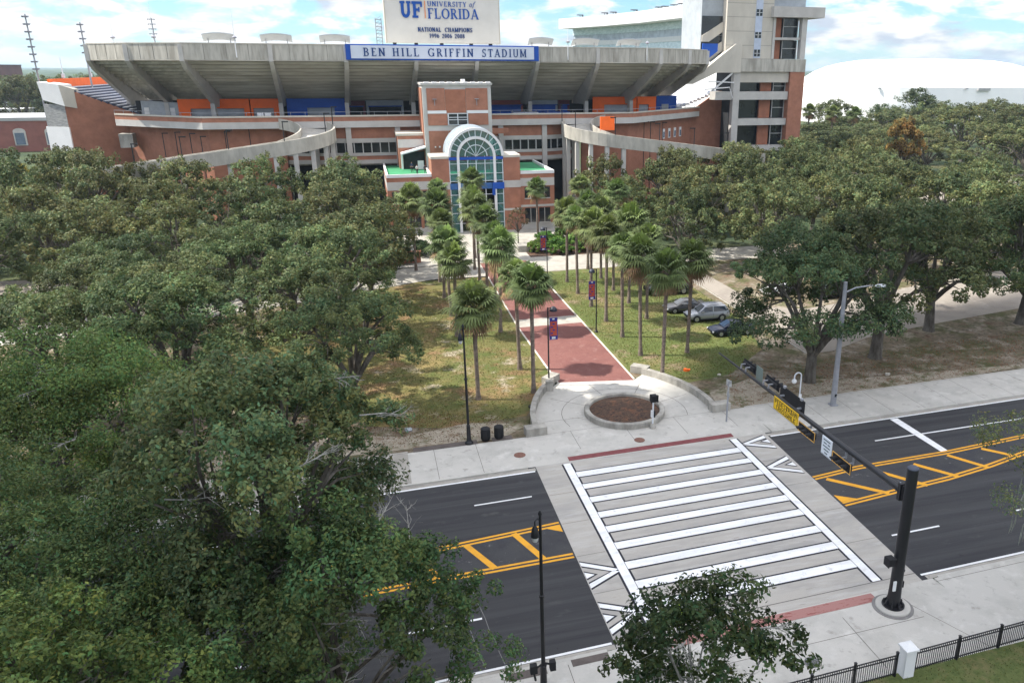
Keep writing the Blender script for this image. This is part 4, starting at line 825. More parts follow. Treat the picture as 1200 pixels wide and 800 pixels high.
for z0, z1, zz in ((21.35, 23.15, 0), (15.65, 19.55, 1), (9.85, 14.15, 2), (28.05, 31.85, 3), (32.45, 36.35, 3), (3, 8.55, 2)):
    if zz == 3: rb('brick_infill', brick_d, 87.25, z0, 89.4, z1, 166.5, 167); f_ = rb('window', glassd, 89.8, z0, 93.3, z1, 166.4, 166.5); xs = (89.7, 93.2)
    else: rb('brick_infill', brick_d, 85.4, z0, 88, z1, 166.5, 167); f_ = rb('window', glassd, 88.4, z0, 91.3, z1, 166.4, 166.5); xs = (88.3, 91.2); rb('window', glassd, 79.8, z0, 84.9, z1, 167.5, 167.6)
    bb = MB()
    for x in xs: bb.box(x, 166.2, z0, x+.15, 166.39, z1)
    bb.box(xs[0], 166.25, z0+(z1-z0)*.55, xs[1], 166.38, z0+(z1-z0)*.55+.14); bb.build('window_frame', frame_m, f_)
b = MB(); b.beam((73, 164.5, 21.5), (77.6, 164.5, 25.2), .25, .35); b.beam((72, 164.4, 23.4), (78, 164.4, 23.2), .2, .2); b.tube([(71, 164, 21.8), (76.8, 164, 22.2), (77.6, 164, 20)], .12, 8); b.build('white_brace', whitew, rt_)

# ---------------------------------------------------------------- press box of the west stand
pb = thing('press_box', 'long white glazed press box rising behind the right of the stadium rim', 'building', (100, 280, 0))
pl = [(103.5, 222), (105, 245), (102, 275), (96, 303), (86.5, 330)][::-1]
def pbw(n_, mm, z0, z1, off=0, t=2.0): bb = MB(); bb.wall([(x+off, y) for x, y in pl], -t, z0, z1); return bb.build(n_, mm, pb)
pbw('roof_fascia', whitew, 40.6, 44.2, -.5, 8); pbw('glass_band', mat('pale_glass', (.66, .76, .80), .2, 0, .6, col2=(.44, .56, .60), stretch=(1, 1, 3)), 38.2, 40.6)
pbw('dark_window_band', mat('grey_glass', (.34, .38, .44), .2, 0, .5, col2=(.5, .56, .62)), 36.0, 38.2, .3); pbw('white_band', whitew, 34.4, 36.0, -.3); pbw('glass_band', MATS['pale_glass'], 31, 34.4); pbw('lower_wall', whitew, 0, 31, -.6)
P2 = [Vector(p) for p in pl]
def along(t_):
    ls = [(P2[i+1]-P2[i]).length for i in range(len(P2)-1)]; d = t_*sum(ls)
    for i, l in enumerate(ls):
        if d <= l: return P2[i].lerp(P2[i+1], d/l)
        d -= l
    return P2[-1]
for k in range(40):
    p = along((k+.5)/40); b = MB(); b.box(p.x-.75, p.y-.12, 31, p.x-.45, p.y+.12, 40.6 if k % 5 == 0 else 34.4); b.build('mullion', whitew, pb)
for k in range(36):
    p = along((k+.5)/36); b = MB(); b.box(p.x-.2, p.y-.1, 38.3, p.x-.06, p.y+.1, 40.5); b.build('mullion', whitew, pb)
for k, t_ in enumerate((.02, .17, .22, .35, .5, .54, .6, .65, .72, .79, .85, .9, .95)):
    p = along(t_); t = thing('camera_platform', 'small dark equipment frame, %s from the left on the press box roof' % ['first', 'second', 'third', 'fourth', 'fifth', 'sixth', 'seventh', 'eighth', 'ninth', 'tenth', 'eleventh', 'twelfth', 'last'][k], 'equipment', (p.x, p.y, 44.2), group='equipment frames on the press box roof')
    b = MB(); w_ = 1.2 if k < 10 else 2.2
    b.box(p.x-.1, p.y-.1, 44.2, p.x+.1, p.y+.1, 45.8); b.box(p.x-w_, p.y-.7, 45.7, p.x+w_, p.y+.7, 45.95); b.box(p.x+w_-.3, p.y-.5, 44.9, p.x+w_, p.y+.5, 45.7)
    b.build('frame', mat('kit_grey', (.10, .10, .11), .6, .1, 1), t)
# ---------------------------------------------------------------- white arena dome
dm = thing('arena', 'huge low white domed arena behind the trees at the right', 'arena', (294, 386, 0))
b = MB(); n = 64
def ell(rx, z, ex=3.0):
    return [(294+rx*math.copysign(abs(math.cos(a))**(2/ex), math.cos(a)), 386+rx*.75*math.copysign(abs(math.sin(a))**(2/ex), math.sin(a)), z) for a in [2*math.pi*k/n for k in range(n)]]
rings = [ell(69, 0), ell(68.8, 10), ell(68, 18.0), ell(65.5, 18.6), ell(56, 24.6), ell(50, 27.2), ell(42, 29.2), ell(33, 30.6), ell(15, 31.2), ell(1, 31.3)]
vs = [p for r_ in rings for p in r_]; fs = [(i*n+k, i*n+(k+1) % n, (i+1)*n+(k+1) % n, (i+1)*n+k) for i in range(len(rings)-1) for k in range(n)]
b.add(vs, fs); b.build('roof_shell', mat('arena_white', (.90, .90, .89), .6, .02, .1), dm)
b = MB()
for a in range(225, 320, 40): 
    if 200 < a < 340 or True:
        p = (294+68.6*math.copysign(abs(math.cos(R_(a)))**(2/3), math.cos(R_(a))), 386+51.6*math.copysign(abs(math.sin(R_(a)))**(2/3), math.sin(R_(a)))); b.box(p[0]-.8, p[1]-.4, 17.2, p[0]+.8, p[1]+.4, 17.8)
b.build('ledge_vents', mat('vent_grey', (.45, .45, .47), .6, .1, 1), dm)
b = MB(); b.box(287, 333.9, 16.4, 294, 336, 17.6); b.build('entrance_slot', mat('slot_grey', (.4, .4, .4), .6, .1, 1), dm)
# ---------------------------------------------------------------- buildings beyond, left
def bld(name, label, x0, y0, x1, y1, h, wallm, roofm, wins=0, parap=.6):
    t = thing(name, label, 'building', ((x0+x1)/2, y0, 0)); b = MB(); b.box(x0, y0, 0, x1, y1, h); b.build('wall', wallm, t)
    b = MB(); b.box(x0-.3, y0-.3, h, x1+.3, y1+.3, h+parap); b.build('roof', roofm, t)
    for k in range(wins):
        xx = x0+(x1-x0)*(k+.5)/wins
        for z in (h*.45,):
            b = MB(); b.box(xx-1.7, y0-.35, z-2.3, xx+1.7, y0-.02, z+2.0)
            for q in range(8):
                A, B = R_(180*q/8), R_(180*(q+1)/8); b.plate([(xx, y0-.35, z+2), (xx+1.7*math.cos(A), y0-.35, z+2+1.0*math.sin(A)), (xx+1.7*math.cos(B), y0-.35, z+2+1.0*math.sin(B))], (0, .33, 0))
            f_ = b.build('window', palecon, t); b = MB(); b.box(xx-1.3, y0-.5, z-2, xx+1.3, y0-.37, z+1.6); p_ = b.build('pane', mat('bluish_glass', None), f_)
    return t
bld('brick_building', 'low red brick building with arched windows at the left edge', -170, 300, -91, 330, 9.5, mat('far_brick', (.27, .11, .09), .9, .1, .3), mat('flat_roof', (.42, .42, .42), .8, .1, .1), 9, 1.0)
bld('brick_hall', 'dark brick hall on the horizon just left of the stadium floodlight', -262, 640, -226, 680, 26, mat('hall_brick', (.16, .08, .075), .9, .1, .1), mat('hall_roof', (.12, .07, .07), .9, .1, .1))
bld('campus_block', 'long dark campus block between two taller ones on the horizon', -300, 650, -262.5, 690, 20, mat('hall_brick', None), mat('hall_roof', None))
bld('campus_block', 'grey roofed campus block at the far left edge of the horizon', -340, 560, -268, 600, 23, mat('far_brick', None), mat('grey_roof', (.2, .2, .24), .8, .1, .1))
bld('white_house', 'pale building with rows of small windows at the far left edge', -180, 420, -152, 440, 13, mat('pale_wall', (.48, .5, .55), .8, .1, .2), mat('white_roof', (.7, .7, .72), .7, .05, .2), 6)
bld('white_shed', 'small white flat roofed shed beyond the left trees', -142, 385, -130, 395, 9, whitew, whitew)
t = thing('radio_mast', 'very thin tall mast on the left horizon', 'mast', (-560, 1500, 0)); b = MB(); b.tube([(-560, 1500, 0), (-560, 1500, 95)], [1.2, .5], 6); b.build('mast', galv, t)

# ================================================================== VEGETATION
def npmesh(name, V, F4, colr, mats, mi=None):
    me = bpy.data.meshes.new(name); nv, nf = len(V), len(F4)
    me.vertices.add(nv); me.vertices.foreach_set('co', V.astype(np.float32).ravel())
    me.loops.add(nf*4); me.loops.foreach_set('vertex_index', F4.astype(np.int32).ravel())
    me.polygons.add(nf); me.polygons.foreach_set('loop_start', np.arange(0, nf*4, 4, dtype=np.int32))
    if colr is not None:
        a = me.color_attributes.new('leafcol', 'FLOAT_COLOR', 'POINT'); c4 = np.ones((nv, 4), np.float32); c4[:, :3] = colr; a.data.foreach_set('color', c4.ravel())
    me.update(calc_edges=True); me.validate()
    for mm in mats: me.materials.append(mm)
    return me
def leaves(P, Nrm, size, rng, colr, asp=.5, flop=.55):
    """one bent diamond leaf at each point P, facing roughly along Nrm"""
    n = len(P); nn = Nrm+rng.normal(0, flop, (n, 3)); nn /= np.linalg.norm(nn, axis=1)[:, None]+1e-9
    t = rng.normal(0, 1, (n, 3)); t -= nn*(t*nn).sum(1)[:, None]; t /= np.linalg.norm(t, axis=1)[:, None]+1e-9
    b = np.cross(nn, t); s = (size*rng.uniform(.6, 1.35, n))[:, None]
    V = np.stack([P-t*s*.5, P+b*s*asp*.5+nn*s*.08, P+t*s*.5, P-b*s*asp*.5+nn*s*.08], 1).reshape(-1, 3)
    F = np.arange(4*n).reshape(-1, 4); C = np.repeat(colr, 4, axis=0)
    return V, F, C
BASE = np.array([.100, .128, .054])
def crown(seed, nl, ncl, nleaf, size, base=BASE, sparse=0., rz=(.36, .52), lobes=None, asp=.5, warm=.12, low=.85, lowz=(.06, .38)):
    """unit crown: radius ~1 in x and y, z from 0 to 1. Returns arrays and limb targets"""
    rng = np.random.default_rng(seed); L_ = []
    if lobes is None:
        for i in range(nl):
            a = 2*math.pi*(i*.618)+rng.uniform(-.3, .3); rr2 = math.sqrt((i+.4)/nl)*.74*rng.uniform(.78, 1.22)
            z = .76-.42*rr2**1.6+rng.uniform(-.16, .12); L_.append((rr2*math.cos(a), rr2*math.sin(a), z, rng.uniform(*rz)*(.9-.25*rr2)))
        for i in range(max(3, int(nl*low))):
            a = rng.uniform(0, 6.28); rr2 = rng.uniform(.45, .85); L_.append((rr2*math.cos(a), rr2*math.sin(a), rng.uniform(*lowz), rng.uniform(.2, .3)))
    else: L_ = lobes
    Ps, Ns, Cs = [], [], []
    for (x, y, z, r) in L_:
        k = max(3, int(ncl*(r/.35)**2)); d = rng.normal(0, 1, (k, 3)); d[:, 2] = np.where(d[:, 2] < -.3, -d[:, 2]*.5, d[:, 2]); d /= np.linalg.norm(d, axis=1)[:, None]
        rad = rng.uniform(.72, 1.05, k)[:, None]; cc = np.array([x, y, z])+d*rad*np.array([r, r, r*.52])
        lt = rng.uniform(.62, 1.32); hue = rng.normal(0, .05)
        for q in range(k):
            if rng.random() < sparse: continue
            m_ = int(nleaf*rng.uniform(.6, 1.4)); e = rng.normal(0, 1, (m_, 3)); e /= np.linalg.norm(e, axis=1)[:, None]; e *= rng.uniform(.25, 1, m_)[:, None]**.5
            cr2 = r*rng.uniform(.24, .42); p = cc[q]+e*np.array([cr2, cr2, cr2*.62]); Ps.append(p)
            nn = e*.6+d[q]*.5+np.array([0, 0, .35]); Ns.append(nn)
            tone = lt*rng.uniform(.75, 1.25)*rng.uniform(.7, 1.3, m_); h = np.clip(rng.normal(0, warm, m_)+hue, -.3, .5)
            c = base[None]*tone[:, None]; c = c*np.stack([1+h*1.3, 1+h*.2, 1-h*.4], 1); Cs.append(np.clip(c, .003, 1))
    P, Nn, C = np.concatenate(Ps), np.concatenate(Ns), np.concatenate(Cs)
    return P, Nn, C, L_, rng
def crown_mesh(name, seed, Rxy, H, size, **k):
    asp = k.pop('asp', .5); P, Nn, C, L_, rng = crown(seed, size=size, **k); P = P*np.array([Rxy, Rxy, H]); Nn = Nn/np.linalg.norm(Nn, axis=1)[:, None]
    V, F, Cc = leaves(P, Nn, size, rng, C, asp); return npmesh(name, V, F, Cc, [leafm]), L_
def trunk_mesh(name, L_, Rxy, H, zb, tr, seed, lean=0, mats=(bark,), fork=None, twigs=0, inst=True):
    r = random.Random(seed); b = MB(); fk = fork or zb*.8
    p0 = Vector((lean, lean*.3, fk)); b.tube([(0, 0, -.3), (lean*.1, 0, .25), (lean*.5, lean*.1, fk*.5), p0], [tr*1.5, tr*1.08, tr*.92, tr*.86], 9, cap=False)
    step = max(1, len(L_)//8); mains = []
    for li, (x, y, z, rr3) in sorted(enumerate(L_), key=lambda t_: t_[0] % step != 0):
        e = Vector((x*Rxy, y*Rxy, zb+z*H))
        if li % step:          # side limb leaving the nearest main limb
            mq = min(mains, key=lambda v: (v-e).length); mid = mq.lerp(e, .5)+Vector((r.uniform(-.3, .3), r.uniform(-.3, .3), .2)); b.tube([mq, mid, e], [tr*.2, tr*.13, tr*.03], 5, cap=False); continue
        q = p0.lerp(e, .45)+Vector((r.uniform(-.4, .4), r.uniform(-.4, .4), .12*H)); mains.append(q); q2 = p0.lerp(e, .78)+Vector((r.uniform(-.5, .5), r.uniform(-.5, .5), .10*H))
        w0 = tr*r.uniform(.36, .58); b.tube([p0-Vector((0, 0, tr*.6)), p0.lerp(q, .5), q, q2, e], [w0*1.15, w0, w0*.7, w0*.45, w0*.12], 6, cap=False)
        for k in range(3):
            s_ = q.lerp(q2, r.random()); dd = Vector((r.uniform(-1, 1), r.uniform(-1, 1), r.uniform(-.1, .8))).normalized()*Rxy*r.uniform(.2, .36); b.tube([s_, s_+dd*.5+Vector((0, 0, .25)), s_+dd], [w0*.34, w0*.2, w0*.05], 4, cap=False)
    me_o = b.build(name, list(mats), smooth=True, fix=False); me = me_o.data; bpy.data.objects.remove(me_o); return me
def twig_mesh(name, pts, seed, ln_=1.6, r0=.035):
    """bare grey dead branchlets"""
    r = random.Random(seed); b = MB()
    for (p, d) in pts:
        p = Vector(p); d = Vector(d).normalized()
        m_ = p+d*ln_*.5; e = p+d*ln_+Vector((0, 0, r.uniform(-.2, .3))); b.tube([p, m_, e], [r0, r0*.7, r0*.2], 4, cap=False)
        for k in range(7):
            s_ = p.lerp(e, r.uniform(.2, .95)); dd = (d+Vector((r.uniform(-1, 1), r.uniform(-1, 1), r.uniform(-.7, .7)))).normalized()*ln_*r.uniform(.25, .5)
            b.tube([s_, s_+dd*.5+Vector((r.uniform(-.1, .1), r.uniform(-.1, .1), r.uniform(-.1, .1))), s_+dd], [r0*.5, r0*.36, r0*.12], 4, cap=False)
            for j in range(2):
                s2 = s_+dd*r.uniform(.3, .9); d2 = (dd.normalized()+Vector((r.uniform(-1, 1), r.uniform(-1, 1), r.uniform(-1, 1)))).normalized()*ln_*.18; b.tube([s2, s2+d2], [r0*.25, r0*.1], 3, cap=False)
    o = b.build(name, barkpale, fix=False); me = o.data; bpy.data.objects.remove(o); return me
def place(name, label, cat, loc, parts, rz=0, sc=(1, 1, 1), group=None):
    t = thing(name, label, cat, loc, rz, group); t.scale = sc
    for nm_, me in parts: o = bpy.data.objects.new(nm_, me); COL.objects.link(o); o.parent = t
    return t
# ---- distant and middle oaks: six shapes, copied
OAK = []
for i in range(6):
    me, L_ = crown_mesh('oak_crown', 100+i, 6.5, 9.2, .34, nl=17+i % 3*2, ncl=13, rz=(.27, .40), low=.5, nleaf=58, base=BASE*np.array([1.08+.05*(i % 3), 1.05, 1]))
    OAK.append((me, trunk_mesh('oak_trunk', L_, 6.4, 9.0, 2.3, .34, i)))
MID = []
for i in range(5):
    me, L_ = crown_mesh('oak_crown', 200+i, 6.9, 8.6, .25, nl=19+i % 3*2, ncl=20, nleaf=82, rz=(.25, .37), low=.45, lowz=(.14, .36), base=BASE*np.array([.95, 1, .95]))
    MID.append((me, trunk_mesh('oak_trunk', L_, 6.9, 8.6, 3.3, .42, 40+i, lean=.4)))
def oak(kind, i, x, y, s, hz, label, rz=0, group=None, zb=None, nm='live_oak', hf=1.0):
    if nm == 'live_oak' and y > 118 and x < 110: hz *= (1.12 if x > -34 else 1.2) if x < 0 else 1.08
    me, tm = kind[i % len(kind)]; b0 = 2.3 if kind is OAK else 3.3
    t = thing(nm, label, 'tree', (x, y, .08), rz, group); t.scale = (s, s, hz)
    c = bpy.data.objects.new('crown', me); COL.objects.link(c); c.parent = t; c.location = (0, 0, b0)
    q = bpy.data.objects.new('trunk', tm); COL.objects.link(q); q.parent = t; return t
# individually recognisable middle trees
me, L_ = crown_mesh('oak_crown', 251, 8.7, 11.4, .26, nl=27, ncl=24, nleaf=100, rz=(.22, .33), low=.42, lowz=(.12, .32), base=BASE*np.array([.92, 1, .98]))
oL = [(x-.06, y+.05, z, r) for x, y, z, r in L_]
t = place('live_oak', 'broad live oak behind the grey street light, reaching towards the parked cars', 'tree', (35.9, 57.0, .08), [('trunk', trunk_mesh('oak_trunk', oL, 8.7, 11.8, 3.3, .5, 77))]); c = bpy.data.objects.new('crown', me); COL.objects.link(c); c.parent = t; c.location = (-.5, .4, 3.5)
oak(MID, 1, 45.1, 60.8, 1.36, 1.36, 'live oak with forked dark trunk right of the grey street light', .6)
oak(MID, 2, 66.7, 65.9, 1.4, 1.25, 'live oak with spreading trunk at the right edge beside the parking lot', 4.0)
oak(MID, 3, 55.5, 66.5, 1.25, 1.22, 'live oak rising between the street light tree and the right edge tree', 1.0)
oak(MID, 4, -2.0, 60.8, .88, .92, 'dark live oak with a forked trunk standing on the brown lawn left of the palms', 2.6)
oak(MID, 1, -6.6, 70.4, 1.02, .98, 'leaning live oak with a thick trunk behind the forked one on the lawn', 3.3)
oak(MID, 2, -15.5, 63, 1.05, 1.0, 'live oak at the left of the brown lawn, third from the palms', .4)
oak(MID, 3, -23.5, 66, .95, .95, 'dark live oak before the pale path at the left', 1.9)
oak(MID, 0, -40.5, 99, 1.05, 1.05, 'live oak whose trunk stands at the left edge behind the pale path', 2.9)
GL = 'live oaks massed left of the walkway'; GR = 'live oaks massed right of the walkway'; GF = 'far trees in front of the white arena'
LL = 'live oak in the closed canopy between the left lawn and the stadium ramp'; LR = 'live oak in the closed canopy between the parked cars and the brick wing'; LF = 'tree in the wood between the right parking lot and the white arena'
k = 0
for (x, y, s, hz) in [(-17, 74, 1.05, .96), (-24.5, 79, .95, .92), (-3.5, 81, 1.0, 1.0), (-13, 86.5, 1.1, 1.0), (-24.5, 89, .95, .9), (-.5, 93, 1.0, 1.05), (-11, 98.5, 1.1, 1.04), (-22, 101.5, 1.1, 1.04), (-32, 104, 1.05, 1.04), (1.5, 104, .85, .95),
        (-50, 103, 1.2, 1.1), (-4, 110, 1.1, 1.12), (-15.5, 112, 1.15, 1.12), (-27, 114, 1.15, 1.14), (-39, 113, 1.15, 1.1), (-51, 116, 1.2, 1.14), (-63, 112, 1.2, 1.1), (-3.5, 122, 1.1, 1.12), (-14, 124, 1.1, 1.14), (-25, 127, 1.15, 1.1), (-36.5, 126, 1.15, 1.12), (-48.5, 129, 1.2, 1.14), (-61, 128, 1.25, 1.16),
        (-33, 139, 1.05, 1.0), (-45, 142, 1.2, 1.06), (-57, 144, 1.25, 1.1), (-70, 141, 1.3, 1.15), (-73, 126, 1.3, 1.1), (-82, 158, 1.3, 1.15), (-48, 157, 1.1, 1.0), (-62, 158, 1.1, .98), (-74, 176, 1.3, 1.1), (-92, 178, 1.4, 1.2)]:
    oak(MID if y < 92 else OAK, k, x, y, s, hz, LL, k*1.7, GL); k += 1
for (x, y, s, hz) in [(41.5, 100.5, 1.0, 1.05), (53, 97, 1.1, 1.12), (65, 92, 1.1, 1.15), (76, 84, 1.15, 1.15), (36.5, 112, .95, 1.0), (47, 110, 1.1, 1.14), (58.5, 108, 1.1, 1.15), (70, 104, 1.15, 1.14), (82, 98, 1.2, 1.15), (93, 92, 1.2, 1.1), (37, 123, 1.0, 1.08), (48, 123, 1.1, 1.12), (60, 121, 1.15, 1.12), (72, 118, 1.15, 1.14), (84, 113, 1.2, 1.12), (97, 108, 1.2, 1.1),
        (53, 134, 1.05, 1.08), (65, 134, 1.15, 1.1), (77, 132, 1.15, 1.1), (90, 128, 1.2, 1.12), (72, 146, 1.15, 1.04), (84, 146, 1.15, 1.08), (97, 143, 1.2, 1.1), (92, 157, 1.1, 1.0), (103, 157, 1.2, 1.06), (110, 124, 1.2, 1.1)]:
    oak(OAK, k, x, y, s, hz, LR, k*1.3, GR); k += 1
rnd2 = random.Random(3)
for (x, y) in [(112, 172), (127, 178), (143, 182), (160, 178), (176, 186), (118, 190), (136, 196), (154, 199), (172, 203), (192, 206), (210, 200), (125, 211), (146, 216), (168, 221), (190, 226), (212, 222), (232, 214), (150, 234), (173, 241), (197, 246), (222, 243), (246, 238), (182, 258), (207, 264), (234, 262), (260, 256), (160, 165), (182, 168), (201, 178), (224, 190)]:
    s = rnd2.uniform(1.5, 1.85); oak(OAK, k, x, y, s, rnd2.uniform(1.2, 1.45)*(.82 if x < 172 else 1), LF, k*1.1, GF); k += 1
oak(OAK, 3, 200, 262, 2.2, 1.78, 'tallest dark green tree before the white arena', 1); oak(OAK, 5, 158, 252, 1.3, 1.5, 'rounded tree left of the tallest one before the arena', 1)
# autumn coloured trees
me, L_ = crown_mesh('yellow_crown', 61, 5.2, 7, .36, nl=10, ncl=12, nleaf=55, base=np.array([.30, .24, .035])); ytm = trunk_mesh('yellow_trunk', L_, 5.2, 7, 3, .3, 3)
t = place('yellow_tree', 'yellow leaved tree at the left edge below the brick building', 'tree', (-64, 170, 0), [('trunk', ytm)], 0, (1.2, 1.2, 1.0)); c = bpy.data.objects.new('crown', me); COL.objects.link(c); c.parent = t; c.location = (0, 0, 3)
t = place('yellow_tree', 'smaller yellow tree at the very left edge, nearer than its neighbour', 'tree', (-73, 163, 0), [('trunk', ytm)], 2, (1.0, 1.0, .95)); c = bpy.data.objects.new('crown', me); COL.objects.link(c); c.parent = t; c.location = (0, 0, 3)
me, L_ = crown_mesh('orange_crown', 62, 4.2, 8, .36, nl=17, ncl=16, nleaf=60, base=np.array([.24, .17, .05]), rz=(.3, .4)); otm = trunk_mesh('orange_trunk', L_, 4.2, 8, 3.5, .3, 3)
for x, y, s, lab in ((124, 166, 1.15, 'orange brown cypress standing among green trees right of the stair tower'), (118, 168, .7, 'small yellowish tree just left of the orange cypress')):
    t = place('cypress', lab, 'tree', (x, y, 0), [('trunk', otm)], 0, (s, s, s*1.2)); c = bpy.data.objects.new('crown', me); COL.objects.link(c); c.parent = t; c.location = (0, 0, 3.5)
# trees beyond the left buildings
FB = 'green tree between the left brick building and the horizon'
for i, (x, y) in enumerate([(-150, 350), (-135, 345), (-120, 352), (-165, 372), (-108, 360), (-140, 400), (-118, 395), (-170, 420), (-104, 410), (-92, 370), (-88, 395), (-190, 440), (-148, 455), (-120, 440)]):
    oak(OAK, i, x, y, 1.9, 1.7, FB, i, 'trees beyond the left brick building')

# ---- foreground trees: many small leaves, thin grey twigs
def neartree(name, label, x, y, zb, H, Rr, size, seed, nl, ncl, nleaf, base, fork, tr=.4, sparse=0., lean=(0, 0), asp=.5, twigs=6, rz=(.34, .5), rzrot=0, tl=1.7, low=.5):
    me, L_ = crown_mesh(name+'_crown', seed, Rr, H, size, nl=nl, ncl=ncl, nleaf=nleaf, base=base, sparse=sparse, asp=asp, rz=rz, warm=.16, low=low)
    tm = trunk_mesh(name+'_trunk', L_, Rr, H, zb, tr, seed, mats=(bark if tr > .2 else barkpale,), fork=fork)
    t = thing(name, label, 'tree', (x, y, .08), rzrot); 
    c = bpy.data.objects.new('crown', me); COL.objects.link(c); c.parent = t; c.location = (0, 0, zb)
    q = bpy.data.objects.new('trunk', tm); COL.objects.link(q); q.parent = t
    if twigs:
        r = random.Random(seed+5); pts = []
        for k in range(twigs):
            lx, ly, lz, lr = L_[r.randrange(len(L_))]; a = r.uniform(3.3, 6.1); d = Vector((math.cos(a), math.sin(a), r.uniform(-.1, .5)))
            pts.append((Vector((lx*Rr, ly*Rr, zb+lz*H))+Vector((d.x, d.y, d.z*.6))*lr*Rr*.72, d))
        for pt_ in pts: w_ = bpy.data.objects.new('dead_branch', twig_mesh(name+'_twig', [pt_], r.randrange(999), tl)); COL.objects.link(w_); w_.parent = t
    return t
G1 = np.array([.150, .195, .080]); G2 = np.array([.105, .155, .052]); G3 = np.array([.12, .185, .052])
neartree('live_oak', 'large pale olive live oak overhanging the road at the left foreground', -4.8, 28.6, 6.4, 11.4, 5.9, .185, 301, 32, 34, 100, G1, 4.4, .5, twigs=9, rzrot=.5, rz=(.2, .32), low=.5)
neartree('live_oak', 'dark green oak in front of the road at the bottom left of the centre', -2.2, 24.0, 3.6, 9.2, 5.9, .165, 302, 30, 34, 105, G2, 3.2, .42, twigs=8, rzrot=2.0, rz=(.2, .32), low=.5)
neartree('live_oak', 'bright green oak filling the bottom left corner', -10.6, 21.0, 4.2, 8.7, 6.0, .155, 303, 26, 34, 105, G3, 3.2, .42, twigs=12, rz=(.2, .32), low=.4)
neartree('live_oak', 'fresh green oak across the road at the left edge of the picture', -17.5, 45.5, 3.4, 8.8, 8.2, .17, 304, 24, 34, 120, G3*1.05, 3.6, .42, twigs=8)
neartree('live_oak', 'deep green oak behind the bottom corner oak at the left edge', -16.0, 30.5, 3.6, 9.8, 7.6, .15, 306, 24, 32, 120, G2*1.15, 3.4, .42, twigs=6, rz=(.22, .33), low=.5)
neartree('live_oak', 'dark oak filling the shade between the pale olive oak and the bottom corner', -10.2, 27.0, 3.6, 8.0, 6.4, .14, 321, 13, 32, 125, G2, 3.0, .4, twigs=5, rzrot=1.1)
neartree('young_oak', 'thin young tree with glossy leaves before the lower end of the crosswalk', 9.9, 20.3, 3.2, 6.4, 4.0, .2, 311, 14, 24, 46, np.array([.045, .075, .026]), 2.4, .13, sparse=.12, asp=.55, twigs=9, rz=(.3, .42), tl=1.3)
neartree('live_oak', 'oak with drooping grey moss reaching in at the right edge', 33.6, 24.4, 4.6, 7.5, 6.5, .14, 312, 13, 26, 95, G1*.9, 3.6, .4, sparse=.15, twigs=4)
mo = [o for o in bpy.data.objects if o.get('label', '').startswith('oak with drooping')][0]
for k in range(46):
    b = MB(); a = rnd.uniform(2.2, 4.4); r_ = rnd.uniform(4.2, 6.1); x, y = 33.6+r_*math.cos(a), 24.4+r_*math.sin(a); z = rnd.uniform(5.0, 8.2); l_ = rnd.uniform(.5, 1.3)
    b.tube([(x, y, z), (x+rnd.uniform(-.08, .08), y, z-l_*.5), (x+rnd.uniform(-.1, .1), y+.05, z-l_)], [.02, .05, .012], 4); b.build('moss_strand', mat('moss', (.25, .26, .22), .95, .15, 4), mo, fix=False)

# ---- cabbage palms
PG = np.array([.112, .145, .055])
def palm_mesh(seed):
    rng = np.random.default_rng(seed); V, F, C = [], [], []
    def tri_strip(a, b_, c, d, col): 
        i = len(V); V.extend([a, b_, c, d]); F.append((i, i+1, i+2, i+3)); C.extend([col]*4)
    nf = 72
    for k in range(nf):
        fr_ = k/nf; az = k*2.39996+rng.uniform(-.2, .2); el = math.radians(84-140*fr_+rng.uniform(-16, 16)); L0 = rng.uniform(.6, 1.3)
        dead = fr_ > .84; tone = rng.uniform(.7, 1.35); col = PG*tone*np.array([1+.5*max(0, fr_-.5), 1+.1*fr_, 1]);
        if fr_ < .12: col = col*np.array([1.15, 1.25, .8])
        if dead: col = np.array([.26, .17, .09])*rng.uniform(.6, 1.2)
        d = np.array([math.cos(az)*math.cos(el), math.sin(az)*math.cos(el), math.sin(el)]); side = np.array([-math.sin(az), math.cos(az), 0]); upv = np.cross(d, side)*-1
        p = d*L0; w_ = .03; tri_strip(d*.1-side*w_, d*.1+side*w_, p+side*w_*.6, p-side*w_*.6, np.array([.16, .17, .06]))
        nl = 17; R1 = rng.uniform(.95, 1.45)*(.85 if dead else 1)
        for j in range(nl):
            a = (j/(nl-1)-.5)*math.radians(215); ld = d*math.cos(a)+side*math.sin(a); r1 = R1*(1-.28*abs(a)/1.9); s_ = side*math.cos(a)-d*math.sin(a); wv = s_*r1*.062
            m_ = p+ld*r1*.55+np.array([0, 0, -.03])+upv*abs(math.sin(a))*.12; droop = .38+.35*rng.random(); e = m_+ld*r1*.5*(1-droop*.4)+np.array([0, 0, -droop*r1*.6])
            cj = col*rng.uniform(.82, 1.18); tri_strip(p, m_-wv, m_+wv, p+wv*.05, cj); tri_strip(m_-wv, e, e+wv*.05, m_+wv, cj)
    return npmesh('palm_crown', np.array(V), np.array(F), np.array(C), [frondm])
PM = [palm_mesh(s) for s in range(7)]
